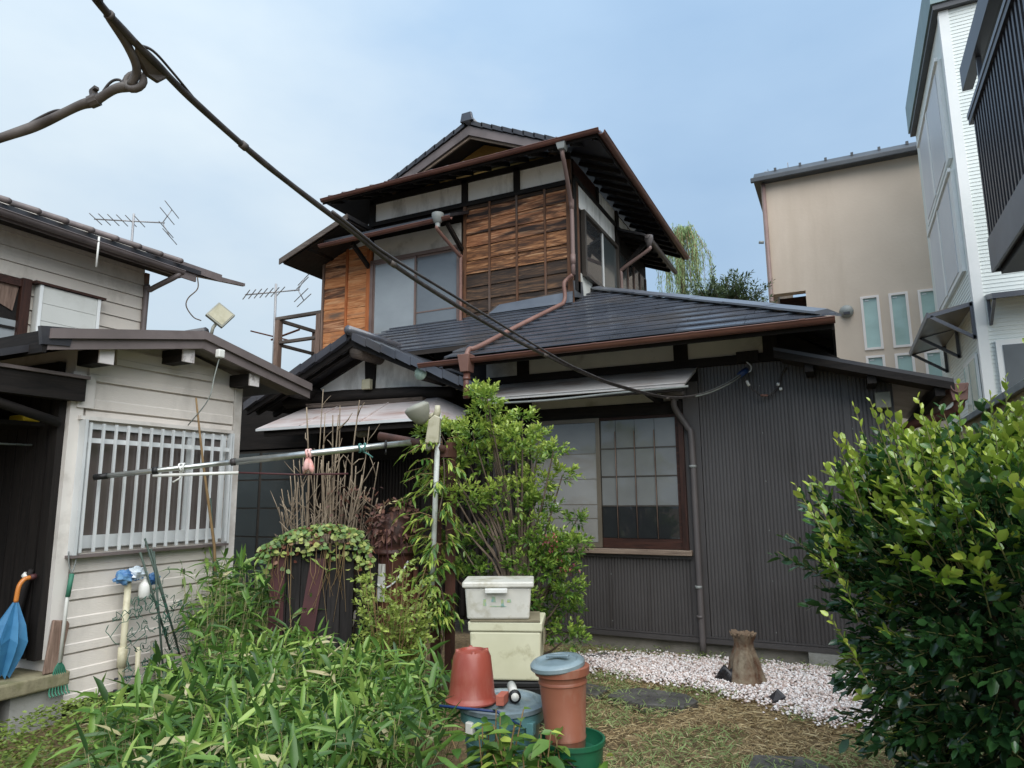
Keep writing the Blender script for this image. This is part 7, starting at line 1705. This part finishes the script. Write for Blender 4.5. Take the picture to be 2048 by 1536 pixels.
def ground_cover():
    g = np.random.default_rng(37)
    # low yellowish weeds at the lower left
    m = 16000; X = g.uniform(-5.2, -2.0, m); Y = g.uniform(1.2, 3.4, m)
    k = ((X < -3.4) | (-X / Y > 1.35)) & ~((X < -4.9) & (Y > 2.55)); X, Y = X[k], Y[k]; m = len(X)
    hump = 0.10 + 0.10 * np.abs(np.sin(X * 5.1) * np.cos(Y * 4.3)) ; Z = hump * g.random(m) ** 0.6 + 0.015
    a = g.uniform(0, 6.28, m)
    o = leaf_mesh('weeds', np.stack([X, Y, Z], 1), np.stack([np.cos(a), np.sin(a), g.uniform(-0.1, 0.7, m)], 1), g.uniform(0.02, 0.05, m), g.uniform(0.012, 0.026, m), np.clip(g.normal(0.5, 0.25, m) + 0.3 * np.sin(X * 2.2), 0, 1), 'leaf_weed', None, curl=0.2)
    struct(o, 'stuff'); o['label'] = 'low yellowish-green weeds in front of the porch ledge'; o['category'] = 'weeds'
    # dry grass and clippings on the bare ground
    m = 42000; X = g.uniform(-2.7, 1.2, m); Y = g.uniform(3.3, 6.75, m)
    inn = inside(GR, X, Y); keep = ~inn | (g.random(m) < 0.05)
    keep &= ~((X < -1.9) & (Y < 4.9))
    X, Y = X[keep], Y[keep]; m = len(X)
    patch = np.sin(X * 3.1 + 0.5) * np.cos(Y * 2.7 - 1.0) + 0.6 * np.sin(X * 7.3 - Y * 5.1)
    green = (patch > -0.25) & (g.random(m) < 0.6)
    a = g.uniform(0, 6.28, m)
    T = np.where(green, g.uniform(0.84, 1.0, m), np.clip(g.normal(0.42, 0.2, m), 0, 0.77))
    el = np.where(green, g.uniform(0.0, 1.2, m), g.uniform(-0.05, 0.35, m))
    o = leaf_mesh('dry_grass', np.stack([X, Y, g.uniform(-0.005, 0.02, m)], 1), np.stack([np.cos(a), np.sin(a), el], 1), g.uniform(0.03, 0.11, m), g.uniform(0.003, 0.008, m), T, 'blade_dry', None, fold=0.1, curl=0.25, wide=(0.3, 0.7), wv=(1, 0.7))
    struct(o, 'stuff'); o['label'] = 'flattened dry grass and clippings over the open yard'; o['category'] = 'grass'
    # small weeds at the foot of the wall
    m = 700; X = g.uniform(-2.6, 0.2, m); Y = 6.70 - g.random(m) ** 2 * 0.35; lump = np.abs(np.sin(X * 6.0)); k = g.random(m) < lump; X, Y = X[k], Y[k]; m = len(X); a = g.uniform(0, 6.28, m)
    o = leaf_mesh('wall_weeds', np.stack([X, Y, g.uniform(0, 0.07, m)], 1), np.stack([np.cos(a), np.sin(a), g.uniform(0.1, 1.0, m)], 1), g.uniform(0.02, 0.06, m), 0.010, g.uniform(0.2, 1, m), 'leaf_weed', None, curl=0.25)
    struct(o, 'stuff'); o['label'] = 'sparse weeds along the foot of the ribbed wall'; o['category'] = 'weeds'
ground_cover()

def weed_plant():
    g = np.random.default_rng(41)
    for nm, lab, b, k, h in (('leafy_weed', 'broad-leaved green weed in front of the teal bin', (-1.55, 2.95, 0), 16, 0.47), ('leafy_weed', 'broad-leaved weed with yellowish tops beside the green bucket', (-1.36, 2.95, 0), 13, 0.45), ('leafy_weed', 'small dark-leaved weed between the orange bin and the bucket rim', (-1.20, 3.13, 0), 4, 0.42)):
        b = np.array(b); t = thing(nm, lab, 'weed', tuple(b)); P, D, L, W, T, paths = [], [], [], [], [], []
        for i in range(k):
            a = g.uniform(0, 6.28); r = g.uniform(0.03, 0.20); e = b + np.array([r * math.cos(a), r * math.sin(a), h * g.uniform(0.7, 1.08)])
            paths.append([tuple(b), tuple((b + e) / 2 + np.array([0.02 * math.cos(a), 0.02 * math.sin(a), 0.03])), tuple(e)])
            for q in range(9):
                f = 0.4 + 0.6 * q / 8; p = b + (e - b) * f; aa = a + q * 2.4
                P.append(p); D.append([math.cos(aa), math.sin(aa), g.uniform(-0.1, 0.5)]); s = g.uniform(0.7, 1.1) * (1.1 - 0.45 * (f > 0.93)); L.append(0.115 * s); W.append(0.052 * s); T.append(g.uniform(0.25, 0.62) + (0.45 if (q == 8 and g.random() < 0.6) else 0))
        leaf_mesh('leaves', P, D, L, W, np.clip(T, 0, 1), 'leaf_shrub', t, fold=0.2, curl=0.3, wide=(0.32, 0.68), wv=(1.0, 0.75))
        stems_mesh(paths, [[0.005, 0.004, 0.003]] * k, 'stems', 'twig_red', t, 5)
weed_plant()

def far_trees():
    g = np.random.default_rng(51)
    t = thing('willow_tree', 'pale weeping willow showing above the roof behind the house', 'tree', (-4.2, 21.5, 0))
    top = np.array([-4.15, 21.4, 10.1])
    trunk = smooth_path([(-4.2, 21.5, 0), (-4.1, 21.5, 4), (-4.25, 21.45, 7.5), tuple(top)], 6)
    MB().tube(trunk, [0.22 - 0.18 * i / (len(trunk) - 1) for i in range(len(trunk))], 8).obj('trunk', 'bark', t, True)
    P, D, L, W, T = [], [], [], [], []; paths = []
    for k in range(64):
        a = g.uniform(0, 6.28); r = g.uniform(0.1, 0.95); s = top + np.array([0.3 * r * math.cos(a), 0.3 * r * math.sin(a), -0.15 - 0.4 * r * g.random()])
        ln = g.uniform(1.2, 3.2); n = 18
        pts = []
        for q in range(n):
            f = q / (n - 1)
            p = s + np.array([0.75 * r * math.cos(a) * min(1, f * 2.2), 0.75 * r * math.sin(a) * min(1, f * 2.2), 0.18 * math.sin(min(1, f * 3) * 3.14) - ln * max(0, f - 0.12)])
            pts.append(p)
            for _ in range(4):
                P.append(p + g.normal(0, 0.035, 3)); D.append([g.normal(0, .5), g.normal(0, .5), -1]); L.append(g.uniform(0.10, 0.20)); W.append(0.022); T.append(g.uniform(0, 1))
        paths.append([tuple(p) for p in pts[::3]])
    stems_mesh(paths, [[0.008] * len(paths[0])] * len(paths), 'boughs', 'twig_red', t, 3)
    leaf_mesh('crown', P, D, L, W, T, 'leaf_willow', t, curl=0.1)
    t = thing('evergreen_tree', 'grey-green broadleaf tree behind the roof beside the beige building', 'tree', (-2.6, 17.0, 0))
    P0, D0, L0, paths = [], [], [], []
    crown = np.array([-2.5, 17.0, 5.9])
    MB().tube([(-2.6, 17, 0), (-2.55, 17, 3.5), tuple(crown)], [0.16, 0.12, 0.05], 8).obj('trunk', 'bark', t, True)
    for k in range(150):
        d = unit(g.normal(0, 1, 3) + np.array([0, 0, 0.3])); e = crown + d * np.array([1.35, 1.0, 0.95]) * g.uniform(0.45, 1.05)
        paths.append([tuple(crown), tuple((crown + e) / 2 + np.array([0, 0, -0.05])), tuple(e)])
        for q in range(6):
            f = 0.5 + 0.5 * q / 5; P0.append(crown + (e - crown) * f); D0.append(d + g.normal(0, 0.6, 3) + np.array([0, 0, .4])); L0.append(g.uniform(0.2, 0.4))
    A = leafy_twigs(g, np.array(P0), np.array(D0), L0, 8, 0.13, 0.04, lambda i, tt, q: g.random(), 0.1)
    leaf_mesh('crown', *A, 'leaf_far', t, curl=0.15)
    stems_mesh(paths, [[0.03, 0.018, 0.006]] * len(paths), 'boughs', 'bark', t, 4)
far_trees()
